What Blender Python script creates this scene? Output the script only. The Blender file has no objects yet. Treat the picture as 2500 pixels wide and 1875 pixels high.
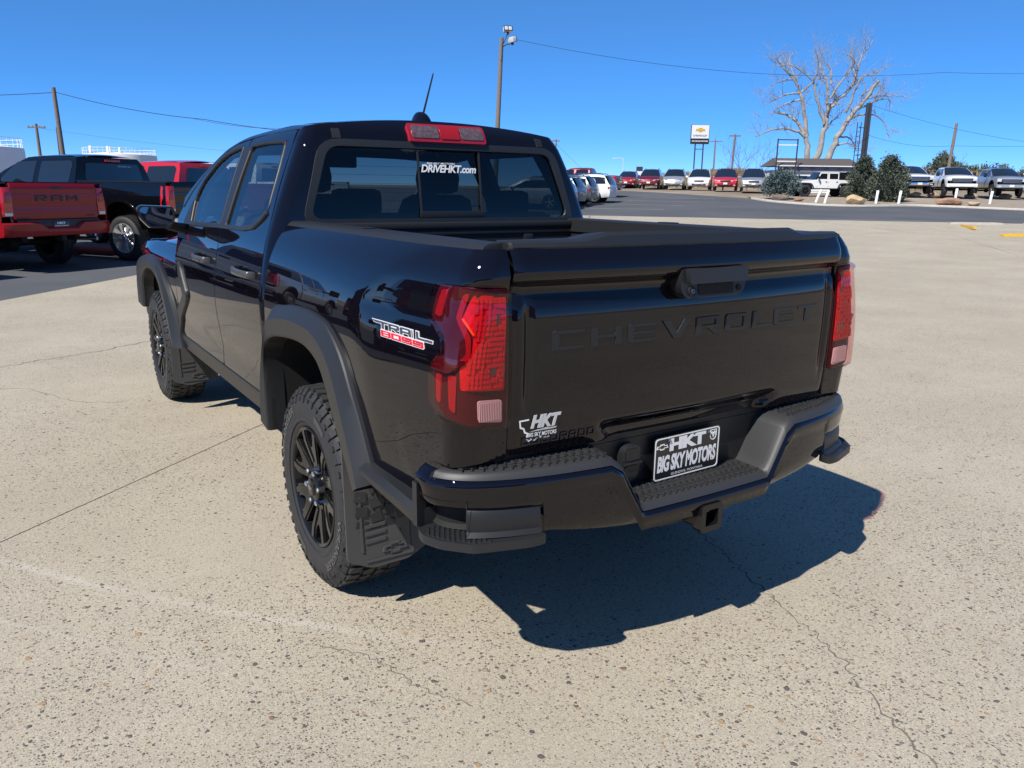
import bpy, bmesh, math, random
import numpy as np
from math import pi, sin, cos, radians, log1p, exp, sqrt, atan2, hypot
from mathutils import Vector, Matrix
from mathutils.geometry import delaunay_2d_cdt

scene = bpy.context.scene
COL = scene.collection
random.seed(7)

# ------------------------------------------------------------------ camera
CAM = (-1.87481, -1.81767, 1.54293)
YAW, PITCH, ROLL, FPX = 0.577914, 0.241253, 0.011777, 1926.7
fwd = Vector((sin(YAW)*cos(PITCH), cos(YAW)*cos(PITCH), -sin(PITCH)))
rgt = Vector((cos(YAW), -sin(YAW), 0.0))
upv = rgt.cross(fwd)
r2 = cos(ROLL)*rgt + sin(ROLL)*upv
u2 = -sin(ROLL)*rgt + cos(ROLL)*upv
cam_data = bpy.data.cameras.new("camera")
cam_data.sensor_width = 36.0
cam_data.lens = 36.0*FPX/2500.0
cam_data.clip_start = 0.05
cam_data.clip_end = 6000.0
cam = bpy.data.objects.new("camera", cam_data)
COL.objects.link(cam)
cam.matrix_world = Matrix(((r2.x, u2.x, -fwd.x, CAM[0]), (r2.y, u2.y, -fwd.y, CAM[1]), (r2.z, u2.z, -fwd.z, CAM[2]), (0, 0, 0, 1)))
scene.camera = cam

# ------------------------------------------------------------------ light
SUN_DIR = Vector((-0.85, -0.31, 1.0)).normalized()      # towards the sun
SUN_EL = math.asin(SUN_DIR.z)
SUN_AZ = atan2(SUN_DIR.x, SUN_DIR.y)                    # clockwise from +y
world = bpy.data.worlds.new("World")
scene.world = world
world.use_nodes = True
wn = world.node_tree.nodes
wl = world.node_tree.links
bgn = wn["Background"]
sky = wn.new("ShaderNodeTexSky")
sky.sky_type = 'NISHITA'
sky.sun_disc = False
sky.sun_elevation = SUN_EL
sky.sun_rotation = SUN_AZ
sky.altitude = 10000.0
sky.air_density = 1.0
sky.dust_density = 0.0
sky.ozone_density = 6.0
hsv = wn.new("ShaderNodeHueSaturation")
hsv.inputs["Hue"].default_value = 0.508
hsv.inputs["Saturation"].default_value = 1.17
wl.new(sky.outputs[0], hsv.inputs["Color"])
sky_gamma = wn.new("ShaderNodeGamma")
sky_gamma.inputs["Gamma"].default_value = 0.70
wl.new(hsv.outputs[0], sky_gamma.inputs["Color"])
wl.new(sky_gamma.outputs[0], bgn.inputs[0])
bgn.inputs[1].default_value = 0.15
sun_data = bpy.data.lights.new("sun", 'SUN')
sun_data.energy = 2.7
sun_data.angle = radians(0.53)
sun_data.color = (1.0, 0.955, 0.885)
sun = bpy.data.objects.new("sun", sun_data)
COL.objects.link(sun)
sun.location = (-20, -6, 25)
sun.rotation_euler = SUN_DIR.to_track_quat('Z', 'Y').to_euler()
scene.view_settings.view_transform = 'Standard'
scene.view_settings.look = 'None'
scene.view_settings.exposure = 1.22
scene.view_settings.gamma = 1.0
scene.view_settings.use_curve_mapping = False
scene.render.engine = 'CYCLES'
scene.cycles.max_bounces = 10
scene.cycles.transparent_max_bounces = 16
scene.render.resolution_x = 1024
scene.render.resolution_y = 768

# ------------------------------------------------------------------ materials
MATS = {}
def mat(name, col, rough=0.5, metal=0.0, coat=0.0, coat_rough=0.03, spec=0.5, noise=None, bump=None, emit=None, trans=0.0):
    """Principled material; noise=(scale, amount) varies the colour, bump=(scale, strength, distance)."""
    if name in MATS:
        return MATS[name]
    m = bpy.data.materials.new(name)
    m.use_nodes = True
    nt = m.node_tree
    b = nt.nodes["Principled BSDF"]
    b.inputs["Base Color"].default_value = (*col, 1)
    b.inputs["Roughness"].default_value = rough
    b.inputs["Metallic"].default_value = metal
    b.inputs["Coat Weight"].default_value = coat
    b.inputs["Coat Roughness"].default_value = coat_rough
    b.inputs["Specular IOR Level"].default_value = spec
    b.inputs["Transmission Weight"].default_value = trans
    if emit:
        b.inputs["Emission Color"].default_value = (*emit[0], 1)
        b.inputs["Emission Strength"].default_value = emit[1]
    tc = nt.nodes.new("ShaderNodeTexCoord")
    if noise:
        n = nt.nodes.new("ShaderNodeTexNoise")
        n.inputs["Scale"].default_value = noise[0]
        n.inputs["Detail"].default_value = 6
        nt.links.new(tc.outputs["Object"], n.inputs["Vector"])
        mx = nt.nodes.new("ShaderNodeMix")
        mx.data_type = 'RGBA'
        a = noise[1]
        mx.inputs[6].default_value = (*[c*(1-a) for c in col], 1)
        mx.inputs[7].default_value = (*[min(1, c*(1+a)) for c in col], 1)
        nt.links.new(n.outputs["Fac"], mx.inputs[0])
        nt.links.new(mx.outputs[2], b.inputs["Base Color"])
    if bump:
        n = nt.nodes.new("ShaderNodeTexNoise")
        n.inputs["Scale"].default_value = bump[0]
        n.inputs["Detail"].default_value = 4
        nt.links.new(tc.outputs["Object"], n.inputs["Vector"])
        bp = nt.nodes.new("ShaderNodeBump")
        bp.inputs["Strength"].default_value = bump[1]
        bp.inputs["Distance"].default_value = bump[2]
        nt.links.new(n.outputs["Fac"], bp.inputs["Height"])
        nt.links.new(bp.outputs["Normal"], b.inputs["Normal"])
    MATS[name] = m
    return m

def glass(name, tint, ior=1.5, rough=0.0):
    if name in MATS:
        return MATS[name]
    m = bpy.data.materials.new(name)
    m.use_nodes = True
    nt = m.node_tree
    for n in list(nt.nodes):
        if n.type != 'OUTPUT_MATERIAL':
            nt.nodes.remove(n)
    out = nt.nodes["Material Output"]
    tr = nt.nodes.new("ShaderNodeBsdfTransparent")
    tr.inputs[0].default_value = (*tint, 1)
    gl = nt.nodes.new("ShaderNodeBsdfGlossy")
    gl.inputs["Roughness"].default_value = rough
    fr = nt.nodes.new("ShaderNodeFresnel")
    geo = nt.nodes.new("ShaderNodeNewGeometry")      # same reflectance from either side of the thin pane
    im = nt.nodes.new("ShaderNodeMix")
    im.inputs[2].default_value = ior
    im.inputs[3].default_value = 1.0/ior
    nt.links.new(geo.outputs["Backfacing"], im.inputs[0])
    nt.links.new(im.outputs[0], fr.inputs[0])
    mx = nt.nodes.new("ShaderNodeMixShader")
    nt.links.new(fr.outputs[0], mx.inputs[0])
    nt.links.new(tr.outputs[0], mx.inputs[1])
    nt.links.new(gl.outputs[0], mx.inputs[2])
    nt.links.new(mx.outputs[0], out.inputs[0])
    MATS[name] = m
    return m

# ------------------------------------------------------------------ object helpers
def link(o, parent=None):
    COL.objects.link(o)
    if parent is not None:
        o.parent = parent
    return o

def empty(name, loc=(0, 0, 0), rz=0.0):
    o = bpy.data.objects.new(name, None)
    o.empty_display_size = 0.2
    o.location = loc
    o.rotation_euler = (0, 0, rz)
    return link(o)

def tag(o, label=None, cat=None, group=None, kind=None):
    if label: o["label"] = label
    if cat: o["category"] = cat
    if group: o["group"] = group
    if kind: o["kind"] = kind
    return o

def mesh(name, verts, faces, material, parent=None, normals=None, smooth=None, fix=True):
    """smooth: None = flat, angle in degrees = auto smooth; normals = explicit vertex normals."""
    me = bpy.data.meshes.new(name)
    me.from_pydata([tuple(v) for v in verts], [], [tuple(f) for f in faces])
    me.validate()
    if material is not None:
        me.materials.append(material)
    if normals is not None:
        me.polygons.foreach_set("use_smooth", [True]*len(me.polygons))
        me.normals_split_custom_set_from_vertices([tuple(n) for n in normals])
    elif smooth is not None:
        if fix:
            bm = bmesh.new(); bm.from_mesh(me)
            bmesh.ops.recalc_face_normals(bm, faces=bm.faces)
            bm.to_mesh(me); bm.free()
        me.polygons.foreach_set("use_smooth", [True]*len(me.polygons))
        if smooth < 180:
            me.set_sharp_from_angle(angle=radians(smooth))
    me.update()
    o = bpy.data.objects.new(name, me)
    return link(o, parent)

class MB:
    """collects primitive shapes into one mesh"""
    def __init__(s):
        s.v = []; s.f = []
    def add(s, verts, faces):
        n = len(s.v)
        s.v += [tuple(v) for v in verts]
        s.f += [tuple(i+n for i in f) for f in faces]
        return s
    def box(s, c, size, rot=None, bev=0.0):
        hx, hy, hz = [a/2 for a in size]
        if bev <= 0:
            vs = [Vector((x*hx, y*hy, z*hz)) for x in (-1, 1) for y in (-1, 1) for z in (-1, 1)]
            fs = [(0, 1, 3, 2), (4, 6, 7, 5), (0, 4, 5, 1), (2, 3, 7, 6), (0, 2, 6, 4), (1, 5, 7, 3)]
        else:
            bm = bmesh.new()
            bmesh.ops.create_cube(bm, size=1.0)
            for v in bm.verts:
                v.co = Vector((v.co.x*2*hx, v.co.y*2*hy, v.co.z*2*hz))
            bmesh.ops.bevel(bm, geom=list(bm.edges), offset=min(bev, .49*2*min(hx, hy, hz)), segments=2, affect='EDGES', profile=0.6)
            bm.verts.index_update()
            vs = [v.co.copy() for v in bm.verts]
            fs = [[v.index for v in f.verts] for f in bm.faces]
            bm.free()
        if rot is not None:
            vs = [rot @ v for v in vs]
        cc = Vector(c)
        return s.add([v+cc for v in vs], fs)
    def tube(s, pts, r, n=8, cap=True):
        pts = [Vector(p) for p in pts]
        rs = r if isinstance(r, (list, tuple)) else [r]*len(pts)
        vs = []; fs = []
        prev = None
        for i, p in enumerate(pts):
            t = (pts[min(i+1, len(pts)-1)]-pts[max(i-1, 0)]).normalized()
            if prev is None:
                a = t.orthogonal().normalized()
            else:
                a = (prev - t*prev.dot(t))
                a = a.normalized() if a.length > 1e-6 else t.orthogonal().normalized()
            prev = a
            b = t.cross(a)
            for k in range(n):
                an = 2*pi*k/n
                vs.append(p+(a*cos(an)+b*sin(an))*rs[i])
        for i in range(len(pts)-1):
            for k in range(n):
                fs.append((i*n+k, i*n+(k+1) % n, (i+1)*n+(k+1) % n, (i+1)*n+k))
        if cap:
            fs.append(tuple(reversed(range(n))))
            fs.append(tuple(range((len(pts)-1)*n, len(pts)*n)))
        return s.add(vs, fs)
    def loft(s, rings, closed=True, cap=False):
        n = len(rings[0]); vs = [p for r in rings for p in r]; fs = []
        for i in range(len(rings)-1):
            for k in range(n if closed else n-1):
                fs.append((i*n+k, i*n+(k+1) % n, (i+1)*n+(k+1) % n, (i+1)*n+k))
        if cap:
            fs.append(tuple(reversed(range(n)))); fs.append(tuple(range((len(rings)-1)*n, len(rings)*n)))
        return s.add(vs, fs)
    def lathe(s, prof, axis='x', n=48, c=(0, 0, 0), cap=False):
        """prof: (along axis, radius)"""
        rings = []
        for a, r in prof:
            ring = []
            for k in range(n):
                t = 2*pi*k/n
                if axis == 'x': p = (c[0]+a, c[1]+r*cos(t), c[2]+r*sin(t))
                elif axis == 'y': p = (c[0]+r*cos(t), c[1]+a, c[2]+r*sin(t))
                else: p = (c[0]+r*cos(t), c[1]+r*sin(t), c[2]+a)
                ring.append(p)
            rings.append(ring)
        return s.loft(rings, True, cap)
    def prism(s, poly, fn, d0, d1, holes=()):
        """poly in 2-D, fn(u,v,d) -> 3-D, extruded from depth d0 to d1"""
        vs2, fs2 = fill([poly, *holes])
        n = len(vs2)
        vs = [fn(u, v, d0) for u, v in vs2]+[fn(u, v, d1) for u, v in vs2]
        fs = [tuple(reversed(f)) for f in fs2]+[tuple(i+n for i in f) for f in fs2]
        cnt = {}
        for f in fs2:
            for a, b in zip(f, f[1:]+f[:1]):
                cnt[(a, b)] = 1
        for (a, b) in cnt:
            if (b, a) not in cnt:
                fs.append((a, b, b+n, a+n))
        return s.add(vs, fs)
    def build(s, name, material, parent=None, smooth=30, fix=True):
        return mesh(name, s.v, s.f, material, parent, smooth=smooth, fix=fix)

def inside(loops, x, y):
    c = False
    for L in loops:
        n = len(L)
        for i in range(n):
            x1, y1 = L[i]; x2, y2 = L[(i+1) % n]
            if (y1 > y) != (y2 > y) and x < (x2-x1)*(y-y1)/(y2-y1)+x1:
                c = not c
    return c

def densify(L, res):
    out = []
    n = len(L)
    for i in range(n):
        a = L[i]; b = L[(i+1) % n]
        k = max(1, int(math.ceil(hypot(b[0]-a[0], b[1]-a[1])/res)))
        for j in range(k):
            out.append((a[0]+(b[0]-a[0])*j/k, a[1]+(b[1]-a[1])*j/k))
    return out

def fill(loops, res=None):
    """constrained triangulation of an outline with holes; returns 2-D verts and CCW faces"""
    pts = []; edges = []
    D = [densify(L, res) if res else list(L) for L in loops]
    for L in D:
        n0 = len(pts); k = len(L)
        pts += [Vector(p) for p in L]
        edges += [(n0+i, n0+(i+1) % k) for i in range(k)]
    if res:
        xs = [p[0] for p in D[0]]; ys = [p[1] for p in D[0]]
        B = np.array([p for L in D for p in L])
        nx = int((max(xs)-min(xs))/res)+1; ny = int((max(ys)-min(ys))/res)+1
        for i in range(nx+1):
            for j in range(ny+1):
                x = min(xs)+(i+.5)*res; y = min(ys)+(j+.5)*res
                if inside(D, x, y) and ((B-np.array([x, y]))**2).sum(1).min() > (.45*res)**2:
                    pts.append(Vector((x, y)))
    v, e, f, *_ = delaunay_2d_cdt(pts, edges, [], 0, 1e-7)
    faces = []
    for t in f:
        cx = sum(v[i].x for i in t)/len(t); cy = sum(v[i].y for i in t)/len(t)
        if inside(D, cx, cy):
            a = sum(v[t[i]].x*v[t[(i+1) % len(t)]].y-v[t[(i+1) % len(t)]].x*v[t[i]].y for i in range(len(t)))
            faces.append(tuple(t) if a > 0 else tuple(reversed(t)))
    return [(p.x, p.y) for p in v], faces

def panel(name, loops, mapf, material, parent=None, res=0.04, hem=0.012, out=None, mirror=False, lift=0.0):
    """A curved sheet: outline (+holes) in a 2-D domain, mapped to 3-D by mapf(u,v), with exact surface normals and a turned-in edge.
    out: a direction that the outer side roughly faces."""
    v2, f2 = fill(loops, res)
    used = sorted({i for f in f2 for i in f})
    idx = {o: n for n, o in enumerate(used)}
    v2 = [v2[i] for i in used]
    f2 = [tuple(idx[i] for i in f) for f in f2]
    h = 2e-4
    P = []; N = []
    for u, v in v2:
        p = Vector(mapf(u, v))
        du = Vector(mapf(u+h, v))-Vector(mapf(u-h, v)); dv = Vector(mapf(u, v+h))-Vector(mapf(u, v-h))
        n = du.cross(dv).normalized()
        P.append(p); N.append(n)
    flip = False
    if out is not None:
        s = sum(n.dot(Vector(out)) for n in N)
        if s < 0:
            flip = True; N = [-n for n in N]
    if lift:
        P = [p+n*lift for p, n in zip(P, N)]
    F = [tuple(reversed(f)) if flip else f for f in f2]
    cnt = set()
    for f in F:
        for a, b in zip(f, f[1:]+f[:1]): cnt.add((a, b))
    if hem:
        bd = [(a, b) for a, b in cnt if (b, a) not in cnt]
        nP = len(P)
        for a, b in bd:
            k = len(P)
            q = [P[a], P[b], P[b]-N[b]*hem, P[a]-N[a]*hem]
            wn_ = (q[1]-q[0]).cross(-N[a]).normalized()
            # soft edge: the outer pair of the wall leans its normal towards the face
            P += q
            N += [(-wn_ + N[a]).normalized(), (-wn_ + N[b]).normalized(), -wn_, -wn_]
            F.append((k+3, k+2, k+1, k))
    if mirror:
        P = [Vector((-p.x, p.y, p.z)) for p in P]; N = [Vector((-n.x, n.y, n.z)) for n in N]
        F = [tuple(reversed(f)) for f in F]
    return mesh(name, P, F, material, parent, normals=N)

def pchip(t):
    xs = [a for a, b in t]; ys = [b for a, b in t]
    h = [xs[i+1]-xs[i] for i in range(len(xs)-1)]
    d = [(ys[i+1]-ys[i])/h[i] for i in range(len(h))]
    m = [d[0]]+[0.0]*(len(xs)-2)+[d[-1]]
    for i in range(1, len(xs)-1):
        if d[i-1]*d[i] > 0:
            w1 = 2*h[i]+h[i-1]; w2 = h[i]+2*h[i-1]
            m[i] = (w1+w2)/(w1/d[i-1]+w2/d[i])
    def f(x):
        if x <= xs[0]: return ys[0]+m[0]*(x-xs[0])
        if x >= xs[-1]: return ys[-1]+m[-1]*(x-xs[-1])
        i = 0
        while x > xs[i+1]: i += 1
        t_ = (x-xs[i])/h[i]
        return (2*t_**3-3*t_*t_+1)*ys[i]+(t_**3-2*t_*t_+t_)*h[i]*m[i]+(-2*t_**3+3*t_*t_)*ys[i+1]+(t_**3-t_*t_)*h[i]*m[i+1]
    return f

def spl(pts, n=6, closed=False):
    """Catmull-Rom through 2-D or 3-D points"""
    P = [Vector(p) for p in pts]
    out = []
    m = len(P)
    segs = m if closed else m-1
    for i in range(segs):
        p0 = P[(i-1) % m] if closed or i > 0 else P[0]*2-P[1]
        p1 = P[i]; p2 = P[(i+1) % m]
        p3 = P[(i+2) % m] if closed or i+2 < m else P[-1]*2-P[-2]
        for k in range(n):
            t = k/n
            out.append(0.5*((2*p1)+(p2-p0)*t+(2*p0-5*p1+4*p2-p3)*t*t+(3*p1-p0-3*p2+p3)*t**3))
    if not closed:
        out.append(P[-1])
    return [tuple(p) for p in out]

def round_poly(pts, r, n=4):
    """polygon with rounded corners; r a number or one per corner"""
    out = []
    m = len(pts)
    for i in range(m):
        p0 = Vector(pts[i-1][:2]); p1 = Vector(pts[i][:2]); p2 = Vector(pts[(i+1) % m][:2])
        rr = r[i] if isinstance(r, (list, tuple)) else r
        a = (p0-p1); b = (p2-p1)
        q = min(rr, a.length*.48, b.length*.48)
        if q < 1e-5:
            out.append((p1.x, p1.y)); continue
        a = p1+a.normalized()*q; b = p1+b.normalized()*q
        for k in range(n+1):
            t = k/n
            p = a*(1-t)**2+p1*2*t*(1-t)+b*t*t
            out.append((p.x, p.y))
    return out

def text_polys(body, size=1.0, bold=0.0, shear=0.0, spacing=1.0, align='CENTER', depth=0.0):
    """built-in font as mesh data (verts, faces) in the xy-plane, z = depth"""
    cu = bpy.data.curves.new("lettering", 'FONT')
    cu.body = body; cu.size = size; cu.offset = bold; cu.shear = shear; cu.space_character = spacing
    cu.align_x = align; cu.resolution_u = 3; cu.extrude = depth/2; cu.fill_mode = 'BOTH' if depth else 'FRONT'
    cu.dimensions = '2D'
    ob = bpy.data.objects.new("lettering", cu)
    COL.objects.link(ob)
    dg = bpy.context.evaluated_depsgraph_get()
    me = bpy.data.meshes.new_from_object(ob.evaluated_get(dg))
    vs = [tuple(v.co) for v in me.vertices]; fs = [tuple(p.vertices) for p in me.polygons]
    bpy.data.objects.remove(ob); bpy.data.curves.remove(cu); bpy.data.meshes.remove(me)
    return vs, fs

def fit_text(body, x0, x1, y0, y1, **kw):
    vs, fs = text_polys(body, **kw)
    a = min(v[0] for v in vs); b = max(v[0] for v in vs); c = min(v[1] for v in vs); d = max(v[1] for v in vs)
    return [(x0+(v[0]-a)/(b-a)*(x1-x0), y0+(v[1]-c)/(d-c)*(y1-y0), v[2]) for v in vs], fs

def stamp(name, vf, mapf, material, parent, smooth=None):
    """lettering mapped onto a surface: mapf(u, v, depth)"""
    vs, fs = vf
    return mesh(name, [mapf(*v) for v in vs], fs, material, parent, smooth=smooth)

def copy_tree(o, parent=None):
    c = o.copy()
    COL.objects.link(c)
    if parent is not None:
        c.parent = parent
    for ch in list(o.children):
        copy_tree(ch, c)
    return c

# ------------------------------------------------------------------ shared materials
M_PAINT = mat("black_metallic_paint", (0.0034, 0.0026, 0.0048), rough=0.35, coat=1.0, coat_rough=0.006, spec=0.0)
M_PLAST = mat("black_grained_plastic", (0.015, 0.016, 0.0175), rough=0.46, spec=0.5, bump=(900, 0.25, 0.0006))
M_PLAST2 = mat("satin_black_plastic", (0.012, 0.012, 0.013), rough=0.46, spec=0.5, bump=(1200, 0.15, 0.0004))
M_TRIM = mat("grey_handle_paint", (0.055, 0.058, 0.062), rough=0.32, coat=0.3)
M_RUBBER = mat("tyre_rubber", (0.022, 0.022, 0.023), rough=0.68, noise=(30, .35), bump=(160, .3, .002))
M_GLOSSBLK = mat("gloss_black_wheel_paint", (0.006, 0.006, 0.007), rough=0.35, coat=.45, coat_rough=0.06, spec=.2)
M_DARK = mat("dark_void", (0.006, 0.006, 0.006), rough=0.8)
M_CHROME = mat("chrome", (0.75, 0.75, 0.76), rough=0.08, metal=1.0)
M_STEEL = mat("brushed_steel", (0.35, 0.35, 0.36), rough=0.35, metal=1.0)
M_WHITE = mat("white_print", (0.78, 0.78, 0.77), rough=0.45)
M_GLASS = glass("tinted_window_glass", (0.22, 0.26, 0.27))
M_GLASS_D = glass("light_tint_door_glass", (0.40, 0.46, 0.46))
M_GLASS_F = glass("clear_window_glass", (0.62, 0.68, 0.67))
M_CLOTH = mat("charcoal_seat_cloth", (0.012, 0.012, 0.013), rough=0.9, noise=(60, .3))
# =================================================================== main truck
truck = empty("pickup_truck")
tag(truck, "black crew cab pickup with red tail lamps and black wheels on the concrete", "pickup truck")
LEFT = (-1, 0, 0)

def sp(t, w=0.02):
    return t if t/w > 30 else w*log1p(exp(max(-30, t/w)))

# ---- bed side surface -------------------------------------------------------
XB = pchip([(.5, .888), (.65, .908), (.8, .918), (.95, .926), (1.05, .925), (1.12, .9185), (1.19, .906), (1.24, .894), (1.29, .877), (1.34, .850), (1.37, .824), (1.395, .795)])
RZ = pchip([(.5, .01), (.80, -.012), (.95, -.02), (1.1, -.022), (1.2, -.02), (1.265, -.014), (1.305, -.03), (1.35, -.022), (1.40, .0)])
Y0 = pchip([(.5, .45), (.83, .48), (.94, .49), (1.116, .58), (1.19, .60), (1.26, .52), (1.32, .38), (1.4, .20)])
KF, RC = .10, .075
def bed(U, z):
    R = RZ(z); W = XB(z); y0 = Y0(z)
    RC = max(.02, min(.075, W-KF*sp(y0-R-.06)-.724)); yc = R+RC
    Wc = W-KF*sp(y0-yc)
    if U < .10:
        return (-(.716+(Wc-RC-.716)*U/.10), R, z)
    if U < .22:
        a = (U-.10)/.12*pi/2
        return (-(Wc-RC+RC*sin(a)), yc-RC*cos(a), z)
    y = yc+(U-.22)*(1.6-yc)/(1.6-.055)
    return (-(W-KF*sp(y0-y)), y, z)

def UY(y): return y+.165

LAMP = [(0.006, 1.284), (.09, 1.288), (.20, 1.292), (.292, 1.289), (.306, 1.245), (.318, 1.197), (.275, 1.175), (.242, 1.152), (.230, 1.103), (.272, 1.058), (.268, 1.0), (.253, .959), (.22, .94), (.186, .927), (.132, .909), (.06, .899), (.006, .896)]
RFO = [(1.66, .55), (1.62, .73), (1.45, 1.035), (1.32, 1.082), (1.10, 1.103), (.90, 1.095), (.78, 1.066), (.66, .98), (.573, .84), (.486, .66), (.47, .60)]
RFI = [(1.55, .50), (1.553, .69), (1.535, .865), (1.445, .93), (1.26, .962), (1.04, .973), (.895, .940), (.81, .870), (.70, .715), (.615, .61), (.57, .545)]
FFO = [(3.66, .50), (3.72, .66), (3.85, .88), (4.08, 1.022), (4.40, 1.06), (4.80, 1.02), (5.04, .945), (5.14, .83), (5.16, .66)]
FFI = [(3.80, .50), (3.92, .62), (4.03, .77), (4.17, .90), (4.38, .95), (4.62, .945), (4.80, .885), (4.87, .80), (4.90, .62)]
def smooth_path(p, n=3): return spl(p, n)

def bed_side(mir):
    arch = [(UY(y), z) for y, z in smooth_path([((a[0]*.7+b[0]*.3), (a[1]*.7+b[1]*.3)) for a, b in zip(RFO, RFI)], 3)]
    out = [(0.0, 1.386), (.11, 1.388), (.22, 1.386)]+[(UY(y), 1.384) for y in (.4, .8, 1.2, 1.575)]
    out += [(UY(1.575), 1.30), (UY(1.60), 1.20), (UY(1.603), 1.0), (UY(1.603), .60)]
    out += [p for p in arch if p[1] > .60]
    out += [(UY(.47), .60), (UY(.30), .615), (UY(.14), .70), (.22, .775), (.12, .793), (0.0, .797)]
    lamp = round_poly(LAMP, .012, 2)
    o = panel("bed_side", [out, lamp], bed, M_PAINT, truck, res=.035, hem=.02, out=LEFT, mirror=mir)
    return o
bed_side(False); bed_side(True)

# ---- cab surfaces -----------------------------------------------------------
WC = pchip([(.45, .86), (.55, .898), (.62, .908), (.70, .905), (.80, .916), (.95, .929), (1.05, .928), (1.12, .92), (1.2, .904), (1.30, .879), (1.345, .864), (1.72, .713), (1.77, .688), (1.80, .664), (1.825, .625)])
def nose(y): return 1.0-.05*max(0, (y-4.5)/.75)**2
def cabside(y, z): return (-WC(z)*nose(y), y, z)
ZE = pchip([(1.62, 1.775), (1.72, 1.806), (2.0, 1.822), (2.5, 1.806), (2.9, 1.752), (3.2, 1.660), (3.42, 1.575), (3.75, 1.40)])

WIN_F = [(3.245, 1.322), (3.315, 1.47), (3.235, 1.572), (3.045, 1.672), (2.88, 1.722), (2.665, 1.745), (2.60, 1.745), (2.545, 1.345)]
WIN_R = [(2.44, 1.343), (2.44, 1.745), (2.2, 1.752), (1.885, 1.745), (1.83, 1.62), (1.80, 1.46), (1.81, 1.425), (1.93, 1.372), (2.07, 1.352)]
def doors(mir):
    fo = [(2.508, .615), (2.508, 1.2), (2.508, 1.78), (2.75, 1.762), (2.92, 1.727), (3.1, 1.675), (3.27, 1.605), (3.44, 1.505), (3.56, 1.40), (3.50, 1.24), (3.53, 1.05), (3.60, .80), (3.60, .68), (3.56, .615)]
    ro = [(2.496, .615), (2.496, 1.2), (2.496, 1.782), (2.2, 1.795), (1.80, 1.792), (1.765, 1.72), (1.745, 1.55), (1.70, 1.36), (1.69, 1.2), (1.672, 1.05), (1.665, .90), (1.70, .74), (1.75, .615)]
    for name, o, w, hy in (("front_door", fo, WIN_F, 2.76), ("rear_door", ro, WIN_R, 1.90)):
        wr = round_poly(w, [.015, .05, .03, .05, .08, .02, .02, .015] if w is WIN_F else [.012, .02, .05, .03, .1, .05, .03, .08, .1], 3)
        d = panel(name, [round_poly(o, .02, 2), wr], cabside, M_PAINT, truck, res=.04, hem=.02, out=LEFT, mirror=mir)
        cx = sum(p[0] for p in wr)/len(wr); cz = sum(p[1] for p in wr)/len(wr)
        g = panel("window", [[(cx+(y-cx)*1.01, cz+(z-cz)*1.01) for y, z in wr]], cabside, M_GLASS_D if w is WIN_F else M_GLASS, d, res=.06, hem=0, out=LEFT, mirror=mir, lift=-.007)
        # rubber trim round the glass
        big = [(cx+(y-cx)*1.035, cz+(z-cz)*1.05) for y, z in wr]
        sm = [(cx+(y-cx)*.985, cz+(z-cz)*.975) for y, z in wr]
        panel("window_trim", [big, sm], cabside, M_PLAST2, d, res=.05, hem=.012, out=LEFT, mirror=mir, lift=.004)
        # handle: bar held off the skin, with a cup behind
        s = 1 if mir else -1
        hz = 1.163
        xs = WC(hz)
        mb = MB()
        pth = [(hy-.135, hz-.004, .006), (hy-.12, hz-.002, .032), (hy-.05, hz, .046), (hy+.05, hz+.003, .048), (hy+.115, hz+.004, .034), (hy+.14, hz+.004, .004)]
        rings = []
        for y, z, o_ in spl(pth, 4):
            x = s*(WC(z)+o_)
            hh, ww = .0165, .010
            rings.append([(x+s*ww*a, y, z+hh*b) for a, b in ((-1, -.7), (-.2, -1), (.75, -.75), (1, 0), (.75, .75), (-.2, 1), (-1, .7))])
        mb.loft(rings, True, True)
        mb.build("door_handle", M_TRIM, d, smooth=50)
        cup = [(hy+.085*cos(t)*.9, hz+.026*sin(t)) for t in [2*pi*k/20 for k in range(20)]]
        panel("handle_cup", [cup], lambda y, z, hy=hy, hz=hz: (-(WC(z)-.016*max(0, 1-((y-hy)/.08)**2-((z-hz)/.026)**2)), y, z), M_PAINT, d, res=.012, hem=.004, out=LEFT, mirror=mir, lift=.0025)
        # chrome glint of the lock bezel under the bar
        if name == "front_door":
            MB().lathe([(0, .008), (.003, .008), (.004, .0001)], 'x', 14, (s*(WC(hz)+.054)-(0 if s > 0 else .004), hy-.10, hz)).build("lock_cylinder", M_STEEL, d)
    # black strip on the B pillar between the two windows
    panel("pillar_applique", [[(2.452, 1.35), (2.535, 1.35), (2.59, 1.742), (2.448, 1.742)]], cabside, M_PLAST2, truck, res=.05, hem=.006, out=LEFT, mirror=mir, lift=.003)
    # beltline moulding under both windows, kicking up at the rear
    bl = [(3.30, 1.318), (2.5, 1.332), (2.10, 1.338), (1.93, 1.355), (1.83, 1.395), (1.785, 1.425)]
    bu = [(1.800, 1.437), (1.845, 1.412), (1.94, 1.374), (2.10, 1.356), (2.5, 1.350), (3.30, 1.338)]
    panel("belt_moulding", [bl+bu], cabside, M_PLAST, truck, res=.05, hem=.012, out=LEFT, mirror=mir, lift=.010)
doors(False); doors(True)

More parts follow.
